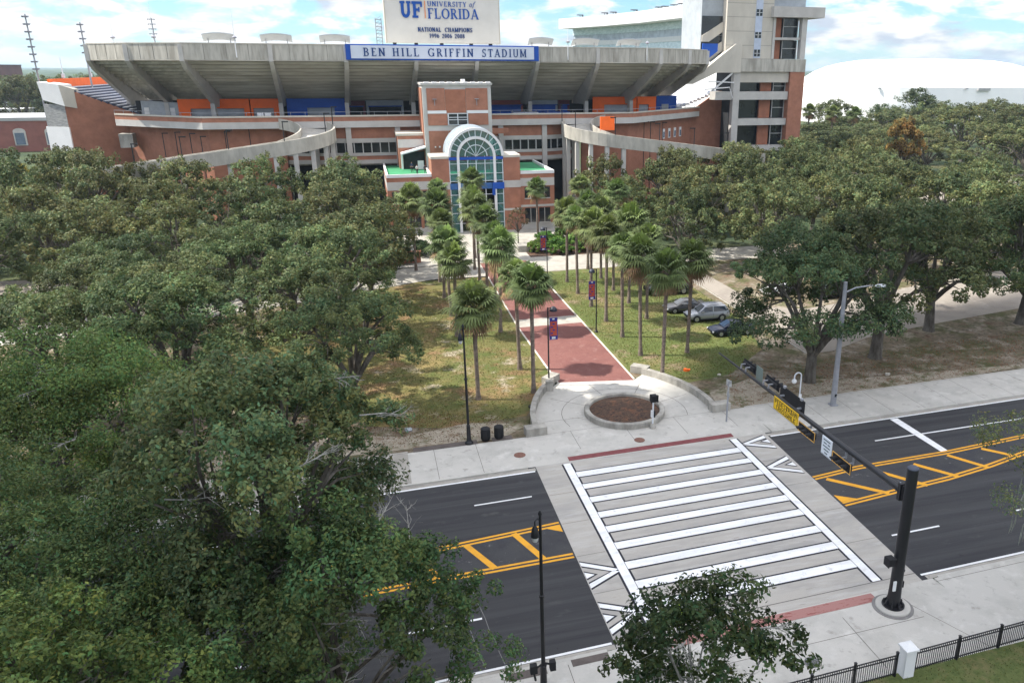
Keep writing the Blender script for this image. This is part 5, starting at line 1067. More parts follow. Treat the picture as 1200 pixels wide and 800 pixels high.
def ptrunk(i, h):
    b = MB(); r = random.Random(i); bx, by = r.uniform(-.35, .35), r.uniform(-.35, .35); n = 9
    b.tube([(bx*math.sin(math.pi*k/n*.5)*.6, by*math.sin(math.pi*k/n*.5)*.6, h*k/n-.1) for k in range(n+1)], [.27]+[.17+.012*math.sin(k*2.1+i) for k in range(1, n-1)]+[.2, .26], 9, cap=False)
    # boots: old leaf bases under the crown
    for k in range(26):
        a = k*2.4; z = h-1.1+k*.045; c, s_ = math.cos(a), math.sin(a); x0, y0 = bx*.6, by*.6
        b.tube([(x0+c*.12, y0+s_*.12, z), (x0+c*.36, y0+s_*.36, z+.32)], [.06, .025], 4, cap=False)
    o = b.build('t', palmbark, smooth=True, fix=False); me = o.data; bpy.data.objects.remove(o); return me, (bx*.6, by*.6)
palms = [(23.7, 61.2, 9.7, 'nearest palm right of the walkway, directly above the right seat wall'), (23.8, 67.3, 9.6, 'second palm of the row along the right edge of the walkway'), (28.4, 66.9, 9.0, 'nearest palm of the outer right row, before the dark parked coupe'),
    (23.8, 73, 9.2, 'third palm of the row along the right walkway edge'), (28.3, 78.3, 8.9, 'palm of the outer right row in front of the silver car'), (23.7, 78.5, 9.6, 'fourth palm of the row along the right walkway edge'), (28.3, 84.6, 9.4, 'palm of the outer right row left of the black pickup'),
    (23.7, 84.4, 9.4, 'palm standing behind the banner lamp right of the walkway'), (23.6, 90.1, 9.1, 'palm of the right walkway row left of the banner lamp'), (28.2, 90.4, 8.2, 'shorter palm of the outer right row beyond the pickup'), (23.7, 95.9, 9.0, 'last palm of the right walkway row, beside the far lawn corner'),
    (28.4, 96.5, 8.6, 'outer right row palm beside the far lawn edge'), (28.1, 101.8, 8.8, 'last palm of the outer right row, by the cross path'), (25.3, 121, 8.4, 'lone palm in front of the right entrance wing'), (30.5, 114, 9.4, 'palm rising from the right shrub bed'), (33.5, 107, 9.5, 'palm at the right end of the cross path'),
    (7.4, 60.8, 8.0, 'nearest palm left of the walkway, right of the tall black lamp'), (12.1, 61.0, 9.3, 'palm beside the left end block of the seat wall'), (12.0, 66.7, 8.6, 'second palm of the row along the left walkway edge'), (7.6, 77.7, 7.9, 'palm of the outer left row in the middle of the lawn'), (12.1, 77.9, 8.8, 'palm at the left walkway edge near the pale band'),
    (7.8, 84.9, 8.0, 'outer left row palm before the left end of the cross path'), (12.6, 84.5, 8.8, 'left walkway row palm just beyond the pale band'), (7.8, 92.5, 9.0, 'outer left row palm close to the dark oaks'), (12.8, 91.5, 9.2, 'left walkway row palm midway to the entrance'), (12.9, 98.5, 9.6, 'left walkway row palm before the cross path'),
    (8.0, 100, 9.8, 'outer left row palm by the cross path'), (13.2, 105.5, 9.6, 'left row palm standing at the cross path'), (9.5, 112, 10.0, 'palm at the left edge of the entrance forecourt'), (14.2, 112.5, 11.2, 'tallest palm, with yellowish fronds, before the left brick pillar'), (5.5, 107, 9.5, 'palm tucked against the oaks near the forecourt')]
for i, (x, y, h, lab) in enumerate(palms):
    t = thing('cabbage_palm', lab, 'palm', (x, y, .09), 0, 'palms lining the walkway'); tm, off = ptrunk(i, h); o = bpy.data.objects.new('trunk', tm); COL.objects.link(o); o.parent = t
    c = bpy.data.objects.new('crown', PM[(i*3) % 7]); COL.objects.link(c); c.parent = t; c.location = (off[0], off[1], h-.05); c.rotation_euler = (0, 0, i*1.9); s = 1.08+.16*math.sin(i*1.3); c.scale = (s, s, s*(1.0+.06*math.cos(i)))
# date palms by the arena
me = palm_mesh(9)
for i, (x, y, h) in enumerate([(131.5, 223, 13.8), (139.5, 223, 13.2), (147, 223, 12.8)]):
    t = thing('date_palm', ['leftmost', 'middle', 'right'][i]+' of the three small palms before the white arena', 'palm', (x, y, 0)); tm, off = ptrunk(60+i, h/1.5); o = bpy.data.objects.new('trunk', tm); COL.objects.link(o); o.parent = t; o.scale = (1.5, 1.5, 1.5)
    c = bpy.data.objects.new('crown', me); COL.objects.link(c); c.parent = t; c.location = (off[0], off[1], h); c.scale = (1.4, 1.4, 1.4)
# small tree and planter by the entrance, shrub beds
me, L_ = crown_mesh('small_crown', 71, 2.0, 3.6, .2, nl=8, ncl=9, nleaf=26, base=np.array([.13, .10, .05]), sparse=.2); tm = trunk_mesh('small_trunk', L_, 2, 3.6, 2.2, .1, 9)
t = place('small_tree', 'small brownish tree in a square planter before the right brick pillar', 'tree', (22.1, 121, .1), [('trunk', tm)]); c = bpy.data.objects.new('crown', me); COL.objects.link(c); c.parent = t; c.location = (0, 0, 2.2)
b = MB(); b.box(20.9, 114.5, .1, 22.7, 116.2, 1.0); b.box(21.1, 114.7, 1.0, 22.5, 116.0, 1.04); tag(b.build('stone_planter', concrete, loc=(21.8, 115.3, .1)), 'square grey stone planter on the forecourt left of the shrubs', 'planter')
def bush(label, x, y, r, h, seed, base, size=.34, nm='shrub'):
    me, L_ = crown_mesh('bush_crown', seed, r, h, size, nl=9, ncl=10, nleaf=36, base=base, rz=(.4, .55), asp=.42); t = thing(nm, label, 'shrub', (x, y, .1)); c = bpy.data.objects.new('leaves', me); COL.objects.link(c); c.parent = t
    b = MB()
    for k in range(5): a = k*1.3; b.tube([(0, 0, -.1), (math.cos(a)*r*.3, math.sin(a)*r*.3, h*.5)], [.04, .02], 4)
    b.build('stems', bark, t, world=False, fix=False); return t
for i, (x, y, r, h) in enumerate([(23.8, 114.0, 1.7, 1.9), (26.5, 112.6, 2.1, 2.3), (29.8, 113.5, 2.2, 2.6), (33.0, 113.5, 2.0, 2.2), (25.6, 117.5, 2.1, 2.6), (29.5, 119, 2.4, 3.0), (33.5, 119, 2.3, 2.8)]):
    bush(['lowest leafy shrub at the left tip of the bright shrub bed', 'leafy shrub at the front left of the bright shrub bed', 'big leafy shrub at the front middle of the bright bed', 'leafy shrub at the front right of the bright bed', 'leafy shrub at the back left of the bright bed', 'tall leafy shrub at the back middle of the bright bed', 'leafy shrub at the back right of the bright bed'][i], x, y, r, h, 400+i, np.array([.11, .20, .04]))
g = MB(); flat(g, [(22, 110.8), (36, 110.8), (37, 124), (27, 124), (22, 117)], .125); struct('shrub_bed', g, mulch)
for i, (x, y) in enumerate([(4, 112), (7, 116), (3, 119), (10.5, 118)]): bush(['dark shrub nearest the cross path left of the forecourt', 'dark shrub in the middle of the left forecourt planting', 'dark shrub against the oaks left of the forecourt', 'dark shrub close to the left brick pillar'][i], x, y, 2, 2.2, 420+i, np.array([.05, .08, .03]))
b = MB(); b.box(1.5, 111.5, .1, 6.5, 112, 1.6); b.box(1.4, 111.4, 1.6, 6.6, 112.1, 1.75); tag(b.build('brick_planter_wall', brick, loc=(4, 111.7, .1)), 'low brick wall with pale top among the oaks left of the palms', 'wall')
# grass tufts and litter of leaves on the verges (nobody could count them)
rng = np.random.default_rng(5)
def tufts(name, n, poly_fn, base, size, hgt=.12):
    P = np.array([poly_fn() for _ in range(n)]); P[:, 2] += rng.uniform(0, hgt, n); Nn = rng.normal(0, 1, (n, 3)); Nn[:, 2] = abs(Nn[:, 2])*.4; C = base[None]*rng.uniform(.65, 1.3, n)[:, None]*np.stack([rng.uniform(.85, 1.3, n), np.ones(n), rng.uniform(.7, 1.1, n)], 1)
    V, F, Cc = leaves(P, Nn/np.linalg.norm(Nn, axis=1)[:, None], size, rng, C, .3, .2); o = bpy.data.objects.new(name, npmesh(name, V, F, Cc, [leafm])); COL.objects.link(o); return tag(o, kind='stuff')
def inside(x, y, pl_):
    c = False; j = len(pl_)-1
    for i in range(len(pl_)):
        if (pl_[i][1] > y) != (pl_[j][1] > y) and x < (pl_[j][0]-pl_[i][0])*(y-pl_[i][1])/(pl_[j][1]-pl_[i][1])+pl_[i][0]: c = not c
        j = i
    return c
def pf(pl_, z):
    xs = [p[0] for p in pl_]; ys = [p[1] for p in pl_]
    def f_():
        while True:
            x, y = rng.uniform(min(xs), max(xs)), rng.uniform(min(ys), max(ys))
            if inside(x, y, pl_): return (x, y, z)
    return f_
o = tufts('lawn_grass', 26000, pf([(-12, 66), (-2, 58), (4, 56), (10, 56.5), (13.6, 63.8), (13.8, 96), (-4, 98), (-10, 90)], .1), np.array([.125, .125, .045]), .16, .06); o['label'] = 'short patchy grass of the left lawn'; o['category'] = 'grass'
o = tufts('lawn_grass', 26000, pf([(21.6, 63.8), (25.2, 60), (30, 60.5), (36, 66), (38.2, 76), (38.2, 100), (21.6, 100)], .1), np.array([.14, .15, .05]), .16, .06); o['label'] = 'short green grass under the right palms'; o['category'] = 'grass'
o = tufts('fallen_leaves', 5200, pf([(-14, 53.6), (8, 53.4), (10, 56), (2, 60), (-14, 62)], .12), np.array([.20, .12, .06]), .14, .02); o['label'] = 'scattered brown leaves under the left lawn oaks'; o['category'] = 'leaves'
o = tufts('fallen_leaves', 6000, pf([(27, 53.6), (70, 55.5), (70, 64), (30, 61)], .12), np.array([.20, .12, .06]), .14, .02); o['label'] = 'scattered brown leaves under the right oaks beside the pavement'; o['category'] = 'leaves'
o = tufts('near_grass', 9000, pf([(14, 17), (40, 17), (40, 24.8), (33, 24.3), (14, 23.8)], .13), np.array([.12, .14, .05]), .1, .05); o['label'] = 'grass behind the black fence'; o['category'] = 'grass'
# far woods to the horizon
rng = np.random.default_rng(8); nx, ny = 260, 90
xs = np.linspace(-1, 1, nx); ys = np.linspace(0, 1, ny); Y = 470+(ys**2.2)*7200; V = []
for j in range(ny):
    for i in range(nx):
        V.append((xs[i]*(900+Y[j]*1.15)+rng.uniform(-4, 4), Y[j]+rng.uniform(-3, 3), 3+rng.uniform(0, 1)**1.5*8+2*math.sin(xs[i]*23+j)))
V = np.array(V); F = np.array([(j*nx+i, j*nx+i+1, (j+1)*nx+i+1, (j+1)*nx+i) for j in range(ny-1) for i in range(nx-1)])
o = bpy.data.objects.new('far_woods', npmesh('far_woods', V, F, None, [layered('woods', (.035, .055, .022), [((.06, .085, .03), .02, .45, .6, 3, O1), ((.10, .11, .05), .03, .62, .72, 33, O1)], bump=0)])); COL.objects.link(o); tag(o, 'dark green woodland stretching to the horizon', 'woodland', kind='stuff')

# ================================================================== STREET FURNITURE
def in_local(b, name, m, t, **k): return b.build(name, m, t, world=False, **k)
# ---- traffic signal mast
MX, MY = 23.95, 28.35
t = thing('signal_mast', 'tall black traffic signal mast with long arm over the crosswalk', 'traffic signal', (MX, MY, .12))
b = MB(); b.lathe([(1.02, 0), (1.02, .02), (1.0, .03)], MX, MY, 40, .12); b.build('ground_ring', mat('dark_ring', (.22, .21, .2), .9, .1, 2), t, smooth=True)
b = MB(); b.lathe([(.86, 0), (.86, .10), (.82, .14)], MX, MY, 40, .12); b.build('concrete_footing', conc_walk, t, smooth=True)
b = MB(); b.lathe([(.33, 0), (.33, .3), (.30, 1.2), (.265, 7.7), (.255, 7.75)], MX, MY, 28, .26); b.build('pole', blackmet, t, smooth=True)
b = MB(); b.lathe([(.27, 0), (.27, .05), (.2, .12), (.05, .14)], MX, MY, 28, 7.98); b.build('pole_cap', mat('cap_grey', (.07, .08, .11), .6, .1, 3), t, smooth=True)
b = MB(); b.lathe([(.56, 0), (.56, .06), (.34, .07)], MX, MY, 28, .26)
for k in range(8): a = k*math.pi/4; b.lathe([(.06, 0), (.06, .2), (.03, .24)], MX+.46*math.cos(a), MY+.46*math.sin(a), 8, .26); b.beam((MX+.3*math.cos(a), MY+.3*math.sin(a), .6), (MX+.5*math.cos(a), MY+.5*math.sin(a), .3), .03, .1)
b.build('base_flange', blackmet, t)
b = MB(); b.box(MX-.22, MY+.2, 6.15, MX+.22, MY+.34, 6.95); b.box(MX-.3, MY+.34, 6.1, MX+.3, MY+.44, 7.0); b.box(MX-.3, MY+.46, 6.1, MX+.3, MY+.54, 7.0); b.build('arm_bracket', blackmet, t)
b = MB()
for dx in (-.2, .2):
    for z in (6.22, 6.88): b.lathe([(.04, 0), (.04, .24)], MX+dx, MY+.5, 6, z-.1)
b.build('bracket_bolts', galv, t)
AZ0, AZ1 = 6.52, 6.2
def armz(y): return AZ0+(AZ1-AZ0)*(y-MY)/22
b = MB(); b.tube([(MX, MY+.5, AZ0), (MX, MY+8, armz(MY+8)), (MX, MY+15, armz(MY+15)), (MX, 50.4, AZ1)], [.19, .15, .11, .06], 14); arm = b.build('arm', blackmet, t, smooth=True)
def sighead(y0, y1, side, zc, nm='signal_head'):
    """three aspects side by side along the arm; side -1 faces the left traffic"""
    x = MX+side*.42; y0, y1 = sorted((y0, y1)); w_ = (y1-y0); b = MB(); b.box(x-.10, y0+.14, zc-.17, x+.10, y1-.14, zc+.17); h = b.build(nm, blackmat, arm)
    xb = x+side*.06; b = MB(); b.box(min(xb, xb+side*.02), y0, zc-.31, max(xb, xb+side*.02), y1, zc+.31); b.build('backplate', blackmat, h)
    xe = x+side*.085; b = MB()
    for a0, a1, c0, c1 in ((y0, y1, zc+.26, zc+.31), (y0, y1, zc-.31, zc-.26), (y0, y0+.05, zc-.26, zc+.26), (y1-.05, y1, zc-.26, zc+.26)): b.box(min(xe, xe+side*.012), a0, c0, max(xe, xe+side*.012), a1, c1)
    if side < 0: b.build('yellow_border', mat('retro_yellow', (.75, .42, .10), .5, .03, 2), h)
    for k in range(3):
        yc = y0+.14+(w_-.28)*(k+.5)/3; b = MB(); n = 12; r_ = .16; xf = x+side*.101
        for q in range(n):
            A, B = R_(-40+260*q/n), R_(-40+260*(q+1)/n); c0 = (yc+r_*math.cos(A), zc+r_*math.sin(A)); c1 = (yc+r_*math.cos(B), zc+r_*math.sin(B)); l0 = .16+.24*(math.sin(A)*.5+.5); l1 = .16+.24*(math.sin(B)*.5+.5)
            b.add([(xf, *c0), (xf, *c1), (xf+side*l1, *c1), (xf+side*l0, *c0)], [(0, 1, 2, 3)])
        b.build('visor', blackmat, h, fix=False); b = MB(); b.plate([(xf-.002, yc+.13*math.cos(R_(q*30)), zc+.13*math.sin(R_(q*30))) for q in range(12)], (side*.015, 0, 0)); b.build('lens', mat(['lens_red', 'lens_amber', 'lens_green'][k], [(.10, .01, .01), (.12, .07, .01), (.01, .08, .05)][k], .2, .02, 2), h)
    b = MB(); yc = (y0+y1)/2
    for dy in (-.35, .35): b.box(MX-.03 if side > 0 else x, yc+dy-.03, zc+.05, x if side > 0 else MX+.03, yc+dy+.03, zc+.12); b.box(MX-.04, yc+dy-.04, min(zc, armz(yc)), MX+.04, yc+dy+.04, max(zc, armz(yc)))
    b.build('mounting', galv, h); return h
sighead(32.45, 34.25, -1, 5.86); sighead(36.1, 37.95, -1, 6.02); sighead(45.5, 47.3, 1, 6.55); sighead(42.2, 44.0, 1, 6.6)
b = MB(); b.box(MX-.45, 38.15, 5.78, MX-.41, 41.15, 6.62); ys_ = b.build('yellow_sign', mat('sign_yellow', (.80, .50, .01), .5, .03, 2), t)
b = MB()
for a0, a1, c0, c1 in ((38.2, 41.1, 6.56, 6.58), (38.2, 41.1, 5.82, 5.84), (38.2, 38.22, 5.82, 6.58), (41.08, 41.1, 5.82, 6.58)): b.box(MX-.456, a0, c0, MX-.4505, a1, c1)
# plain block capitals, read from the -X side with +Y to the left
PIX = {'P': '1110100110011110100010001000', 'E': '1111100010001110100010001111', 'D': '1110100110011001100110011110', 'S': '0111100010000110000100011110', 'T': '1111011001100110011001100110', 'R': '1110100110011110101010011001', 'I': '1111011001100110011001101111', 'A': '0110100110011111100110011001',
       'N': '1001110111011011100110011001', 'C': '0111100010001000100010000111', 'O': '0110100110011001100110010110', 'W': '1001100110011001101111111001', 'L': '1000100010001000100010001111', 'K': '1001101011001000110010101001'}
def signtext(b, s_, ytop, ztop, pw, ph, x):
    y = ytop
    for c in s_:
        if c != ' ':
            for r_ in range(7):
                row = PIX[c][r_*4:r_*4+4]; k = 0
                while k < 4:
                    if row[k] == '1':
                        e = k
                        while e < 4 and row[e] == '1': e += 1
                        b.box(x-.006, y-e*pw, ztop-(r_+1)*ph+.0004, x, y-k*pw, ztop-r_*ph); k = e
                    else: k += 1
        y -= 5*pw
signtext(b, 'PEDESTRIAN', 40.98, 6.53, .0545, .043, MX-.4505); signtext(b, 'CROSSWALK', 40.78, 6.17, .0535, .043, MX-.4505); b.build('lettering', blackmat, ys_, fix=False)
b = MB(); b.box(MX-.05, 38.8, 6.1, MX+.05, 38.9, 6.45); b.box(MX-.41, 38.8, 6.3, MX-.1, 38.86, 6.36); b.box(MX-.41, 40.5, 6.3, MX-.1, 40.56, 6.36); b.build('sign_bracket', galv, t)
b = MB(); b.box(MX-.45, 34.45, 5.45, MX-.41, 35.45, 6.55); wsn = b.build('white_sign', mat('sign_pale', (.70, .74, .78), .5, .03, 2), t)
b = MB()
for r_, (a0, a1) in enumerate(((35.3, 34.6), (35.25, 34.95), (34.85, 34.62), (35.3, 34.6), (35.2, 34.7), (35.1, 34.8))):
    z = 6.42-(r_ if r_ < 2 else r_-1 if r_ > 2 else 1)*.19; b.box(MX-.455, a1, z-.08, MX-.4505, a0, z)
b.box(MX-.455, 34.47, 5.47, MX-.4505, 35.43, 5.49); b.build('sign_print', mat('print_grey', (.12, .16, .18), .6, .05, 2), wsn); b = MB(); b.box(MX-.41, 34.9, 6.3, MX, 34.96, 6.36); b.build('sign_bracket', galv, t)
b = MB(); b.box(MX+.38, 38.9, 6.2, MX+.42, 41.9, 7.0); b.build('sign_panel', blackmat, t); b = MB(); b.box(MX+.1, 39.2, 6.4, MX+.38, 39.3, 6.5); b.box(MX+.1, 41.3, 6.4, MX+.38, 41.4, 6.5); b.box(MX+.30, 39.15, 6.95, MX+.45, 39.35, 7.1); b.box(MX+.30, 41.25, 6.95, MX+.45, 41.45, 7.1); b.build('sign_bracket', galv, t)
b = MB(); b.box(MX+.38, 44.35, 6.1, MX+.41, 45.25, 7.1); b.build('sign_panel', mat('sign_back', (.16, .20, .18), .6, .05, 2), t)
# pedestrian head and boxes on the pole
b = MB(); b.box(MX-.78, MY-.22, 2.75, MX-.42, MY+.14, 3.2); ph = b.build('pedestrian_signal', blackmat, t); b = MB(); b.box(MX-.45, MY-.08, 2.85, MX-.2, MY-.02, 2.92); b.box(MX-.45, MY-.08, 3.02, MX-.2, MY-.02, 3.09); b.build('mounting', blackmet, ph); b = MB(); b.box(MX-.8, MY-.30, 3.12, MX-.40, MY-.22, 3.22); b.box(MX-.82, MY-.3, 2.75, MX-.79, MY+.14, 3.2); b.build('hood', blackmat, ph)
b = MB(); b.box(MX-.40, MY-.33, 1.35, MX-.24, MY-.27, 1.9); b.build('button_sign', whitew, t); b = MB(); b.box(MX+.28, MY-.12, 1.3, MX+.38, MY+.1, 1.65); b.box(MX+.27, MY-.1, 2.2, MX+.34, MY+.05, 2.35); b.build('push_button', blackmat, t)

# ---- grey street light
t = thing('street_light', 'tall tapering grey street light on the far pavement', 'street light', (35.08, 51.9, .12))
b = MB(); b.poly([(34.78, 51.6), (35.38, 51.6), (35.38, 52.2), (34.78, 52.2)], .12, .2); b.build('base', galv, t)
b = MB(); b.tube([(35.08, 51.9, .15), (35.06, 51.9, 5), (35.02, 51.9, 10.45)], [.24, .2, .15], 12); b.build('pole', galv, t, smooth=True)
b = MB(); b.tube([(35.05, 51.88, 9.6), (35.9, 51.8, 9.95), (36.9, 51.7, 10.05), (37.6, 51.65, 10.05)], [.07, .06, .06, .06], 8); b.build('arm', galv, t, smooth=True)
b = MB(); b.ball((38.0, 51.6, 10.02), .55, 8, 1.0, .55, .24); b.build('lamp_head', whitemet, t, smooth=True)
b = MB(); b.lathe([(.04, 0), (.05, .06), (.01, .08)], 35.08, 51.55, 8, 1.1); b.box(35.0, 51.66, .9, 35.16, 51.68, 1.15); b.build('hand_hole', blackmat, t)
# ---- white hooked pole with globe
t = thing('hooked_pole', 'slim white hooked pole with a white globe camera', 'camera pole', (32.1, 52.2, .12)); b = MB()
b.tube([(32.1, 52.2, .1), (32.1, 52.2, 2.85)]+[(31.8+.3*math.cos(R_(a)), 52.2, 2.85+.3*math.sin(R_(a))) for a in range(20, 181, 20)]+[(31.5, 52.2, 2.65)], .055, 8); b.build('pole', whitemet, t, smooth=True)
b = MB(); b.ball((31.5, 52.2, 2.45), .2, 10); b.build('globe', whitew, t, smooth=True); b = MB(); b.box(31.98, 52.05, .95, 32.2, 52.14, 1.3); b.build('control_box', whitew, t)
# ---- sign post (signs seen edge on)
t = thing('sign_post', 'thin grey sign post with twisted small signs at the right end of the crosswalk', 'sign post', (25.3, 51.25, .12)); b = MB(); b.box(25.25, 51.2, .1, 25.35, 51.3, 3.5); b.build('post', galv, t)
for z, a, w_, h_ in ((3.35, 1.9, .55, .5), (2.85, .9, .5, .4), (2.4, 1.7, .45, .3)):
    c, s_ = math.cos(a)*w_/2, math.sin(a)*w_/2; b = MB(); b.plate([(25.3-c, 51.22-s_, z-h_/2), (25.3+c, 51.22+s_, z-h_/2), (25.3+c, 51.22+s_, z+h_/2), (25.3-c, 51.22-s_, z+h_/2)], (s_*.06, -c*.06, 0)); b.build('sign_plate', mat('plate_grey', (.5, .5, .48), .5, .2, 4), t)
# ---- pedestrian signal on the planter edge
t = thing('pedestrian_signal', 'white post with black pedestrian signal head before the mulch ring', 'pedestrian signal', (19.4, 51.75, .12)); b = MB(); b.lathe([(.26, 0), (.26, .12), (.14, .34), (.09, .36)], 19.4, 51.75, 12, .12); b.build('base', concrete, t, smooth=True)
b = MB(); b.tube([(19.4, 51.75, .4), (19.4, 51.75, 2.35)], .065, 10); b.build('post', whitemet, t, smooth=True); b = MB(); b.box(19.17, 51.52, 2.3, 19.63, 51.95, 2.82); h = b.build('signal_head', blackmat, t)
b = MB(); b.box(19.12, 51.4, 2.78, 19.68, 51.52, 2.88); b.box(19.12, 51.4, 2.3, 19.17, 51.55, 2.88); b.box(19.63, 51.4, 2.3, 19.68, 51.55, 2.88); b.build('hood', blackmat, h); b = MB(); b.box(19.26, 51.68, 1.0, 19.33, 51.86, 1.55); b.build('button_sign', whitew, t); b = MB(); b.box(19.47, 51.65, 1.0, 19.56, 51.82, 1.5); b.build('push_button', blackmat, t)

# ---- black decorative street lamps
def black_lamp(x, y, label, extra=False):
    t = thing('street_lamp', label, 'street lamp', (x, y, .12)); b = MB()
    b.lathe([(.3, 0), (.3, .12), (.2, .22), (.16, .4), (.135, 1.4), (.15, 1.45), (.10, 1.5)], x, y, 16, .12); b.build('base', blackmet, t, smooth=True)
    b = MB(); b.lathe([(.095, 0), (.085, 3.5), (.13, 3.52), (.13, 3.6), (.08, 3.62), (.06, 7.3), (.05, 7.4)], x, y, 12, 1.6); b.lathe([(.07, 0), (.09, .08), (.03, .22)], x, y, 10, 9.0); b.build('pole', blackmet, t, smooth=True)
    b = MB(); b.tube([(x, y, 8.75), (x-.12, y-.05, 8.9), (x-.24, y-.08, 8.8), (x-.24, y-.08, 8.6)], .035, 6); b.build('bracket', blackmet, t)
    b = MB(); b.lathe([(.18, 0), (.18, .06), (.15, .2), (.12, .38), (.05, .5)], x-.24, y-.08, 16, 8.1); h = b.build('lamp_hood', blackmet, t, smooth=True)
    b = MB(); b.lathe([(.05, -.26), (.11, -.2), (.14, -.06), (.14, 0)], x-.24, y-.08, 14, 8.1); b.build('lamp_glass', mat('lamp_glass', (.55, .56, .55), .3, .03, 2), h, smooth=True); return t
black_lamp(5.6, 52.8, 'tall black street lamp beside the two bins on the far pavement'); tn = black_lamp(5.58, 27.45, 'tall black street lamp at the bottom centre beside the road')
b = MB(); b.tube([(5.2, 27.3, 1.0), (5.1, 27.25, 1.6), (5.58, 27.4, 1.75), (5.95, 27.4, 1.6)], .05, 6); b.box(4.95, 27.05, 1.55, 5.25, 27.3, 1.95); b.box(5.85, 27.25, 1.35, 6.1, 27.5, 1.8); b.build('signal_bracket', blackmat, tn)
nb_ = mat('banner_blue', (.03, .04, .26), .7, .05, 3); no_ = mat('banner_orange', (.50, .09, .05), .7, .1, 5)
def banner_lamp(x, y, h, side, label, zb, zt):
    t = thing('banner_lamp', label, 'street lamp', (x, y, .12), group='banner lamps along the walkway'); b = MB(); b.lathe([(.2, 0), (.2, .1), (.1, .2), (.07, .5), (.06, h), (.05, h+.02)], x, y, 10, .1); b.build('pole', blackmet, t, smooth=True)
    b = MB(); b.tube([(x, y, h), (x+side*.25, y, h+.1), (x+side*.42, y, h)], .035, 6); b.build('arm', blackmet, t); xx = x+side*.48; b = MB(); b.lathe([(.32, 0), (.33, .08), (.27, .24), (.14, .36), (.04, .4)], xx, y, 14, h-.22); b.build('lamp_head', mat('lamp_dark', (.03, .035, .05), .4, .05, 3), t, smooth=True)
    x0, x1 = sorted((x+side*.12, x+side*.82)); b = MB(); b.box(x0, y-.012, zb, x1, y+.012, zt); bn = b.build('banner', no_, t); hh = zt-zb; b = MB(); b.box(x0, y-.02, zt-hh*.17, x1, y-.0125, zt); b.box(x0, y-.02, zb, x1, y-.0125, zb+hh*.17)
    for k in range(4): z = zb+hh*(.26+k*.14); b.box(x0+.1+.16*(k % 2), y-.02, z, x0+.3+.16*(k % 2), y-.0125, z+hh*.06)
    b.box(x0, y-.0195, zb+hh*.17, x0+.06, y-.0125, zt-hh*.17); b.box(x1-.06, y-.0195, zb+hh*.17, x1, y-.0125, zt-hh*.17); b.build('banner_print', nb_, bn)
    b = MB(); b.box((x0+x1)/2-.1, y-.026, zt-hh*.1, (x0+x1)/2+.1, y-.0205, zt-hh*.03); b.box((x0+x1)/2-.16, y-.026, zb+hh*.03, (x0+x1)/2+.16, y-.0205, zb+hh*.13); b.build('banner_mark', whitew, bn)
    b = MB(); b.box(min(x, x1), y-.02, zt+.01, max(x, x0), y+.02, zt+.05); b.box(min(x, x1), y-.02, zb-.05, max(x, x0), y+.02, zb-.01); b.build('banner_rod', blackmet, t)
banner_lamp(13.72, 62.35, 6.95, 1, 'nearest banner lamp, at the left edge of the walkway end', 4.2, 6.15); banner_lamp(21.65, 75.2, 6.7, -1, 'banner lamp at the right edge of the walkway in the middle', 3.65, 5.6); banner_lamp(21.5, 97.6, 6.8, -1, 'farthest banner lamp, before the bright shrubs', 4.0, 5.9)
b = MB(); b.box(13.2, 60.9, .1, 13.75, 61.4, .95); b.box(13.15, 60.85, .95, 13.8, 61.45, 1.0); tag(b.build('utility_box', concrete, loc=(13.5, 61.15, .1)), 'small grey utility box beside the left seat wall top', 'utility box')
# ---- bins
for i, (x, y) in enumerate(((6.85, 53.05), (7.85, 53.15))):
    t = thing('litter_bin', ['left black litter bin beside the far street lamp', 'right black litter bin of the pair beside the far street lamp'][i], 'litter bin', (x, y, .12), group='two black bins'); b = MB(); b.lathe([(.28, 0), (.33, .1), (.33, .84), (.32, .88)], x, y, 20, .12); b.build('body', blackmet, t, smooth=True)
    b = MB()
    for k in range(20): a = k*math.pi/10; b.beam((x+.34*math.cos(a), y+.34*math.sin(a), .26), (x+.34*math.cos(a), y+.34*math.sin(a), .95), .03, .02)
    b.build('slats', blackmat, t); b = MB(); b.lathe([(.35, 0), (.35, .05), (.24, .12), (.14, .13)], x, y, 20, 1.0); b.build('lid', blackmat, t, smooth=True)
g = MB(); g.poly([rs(1.6, 52.98), rs(6.2, 52.98), rs(6.2, 53.7), rs(1.6, 53.7)], .05, .128); g.poly([rs(7.3, 52.98), rs(8.8, 52.98), rs(8.8, 53.7), rs(7.3, 53.7)], .05, .128); struct('dark_slab', g, mat('dark_slab', (.12, .10, .09), .9, .15, 1.5))
g = MB(); g.poly([rs(4.2, NEAR-1.0), rs(6.0, NEAR-1.0), rs(6.0, NEAR-.5), rs(4.2, NEAR-.5)], .1, .126); g.poly([rs(7.2, NEAR-.95), rs(9.0, NEAR-.95), rs(9.0, NEAR-.5), rs(7.2, NEAR-.5)], .1, .126); struct('kerb_drain', g, MATS['dark_slab'])
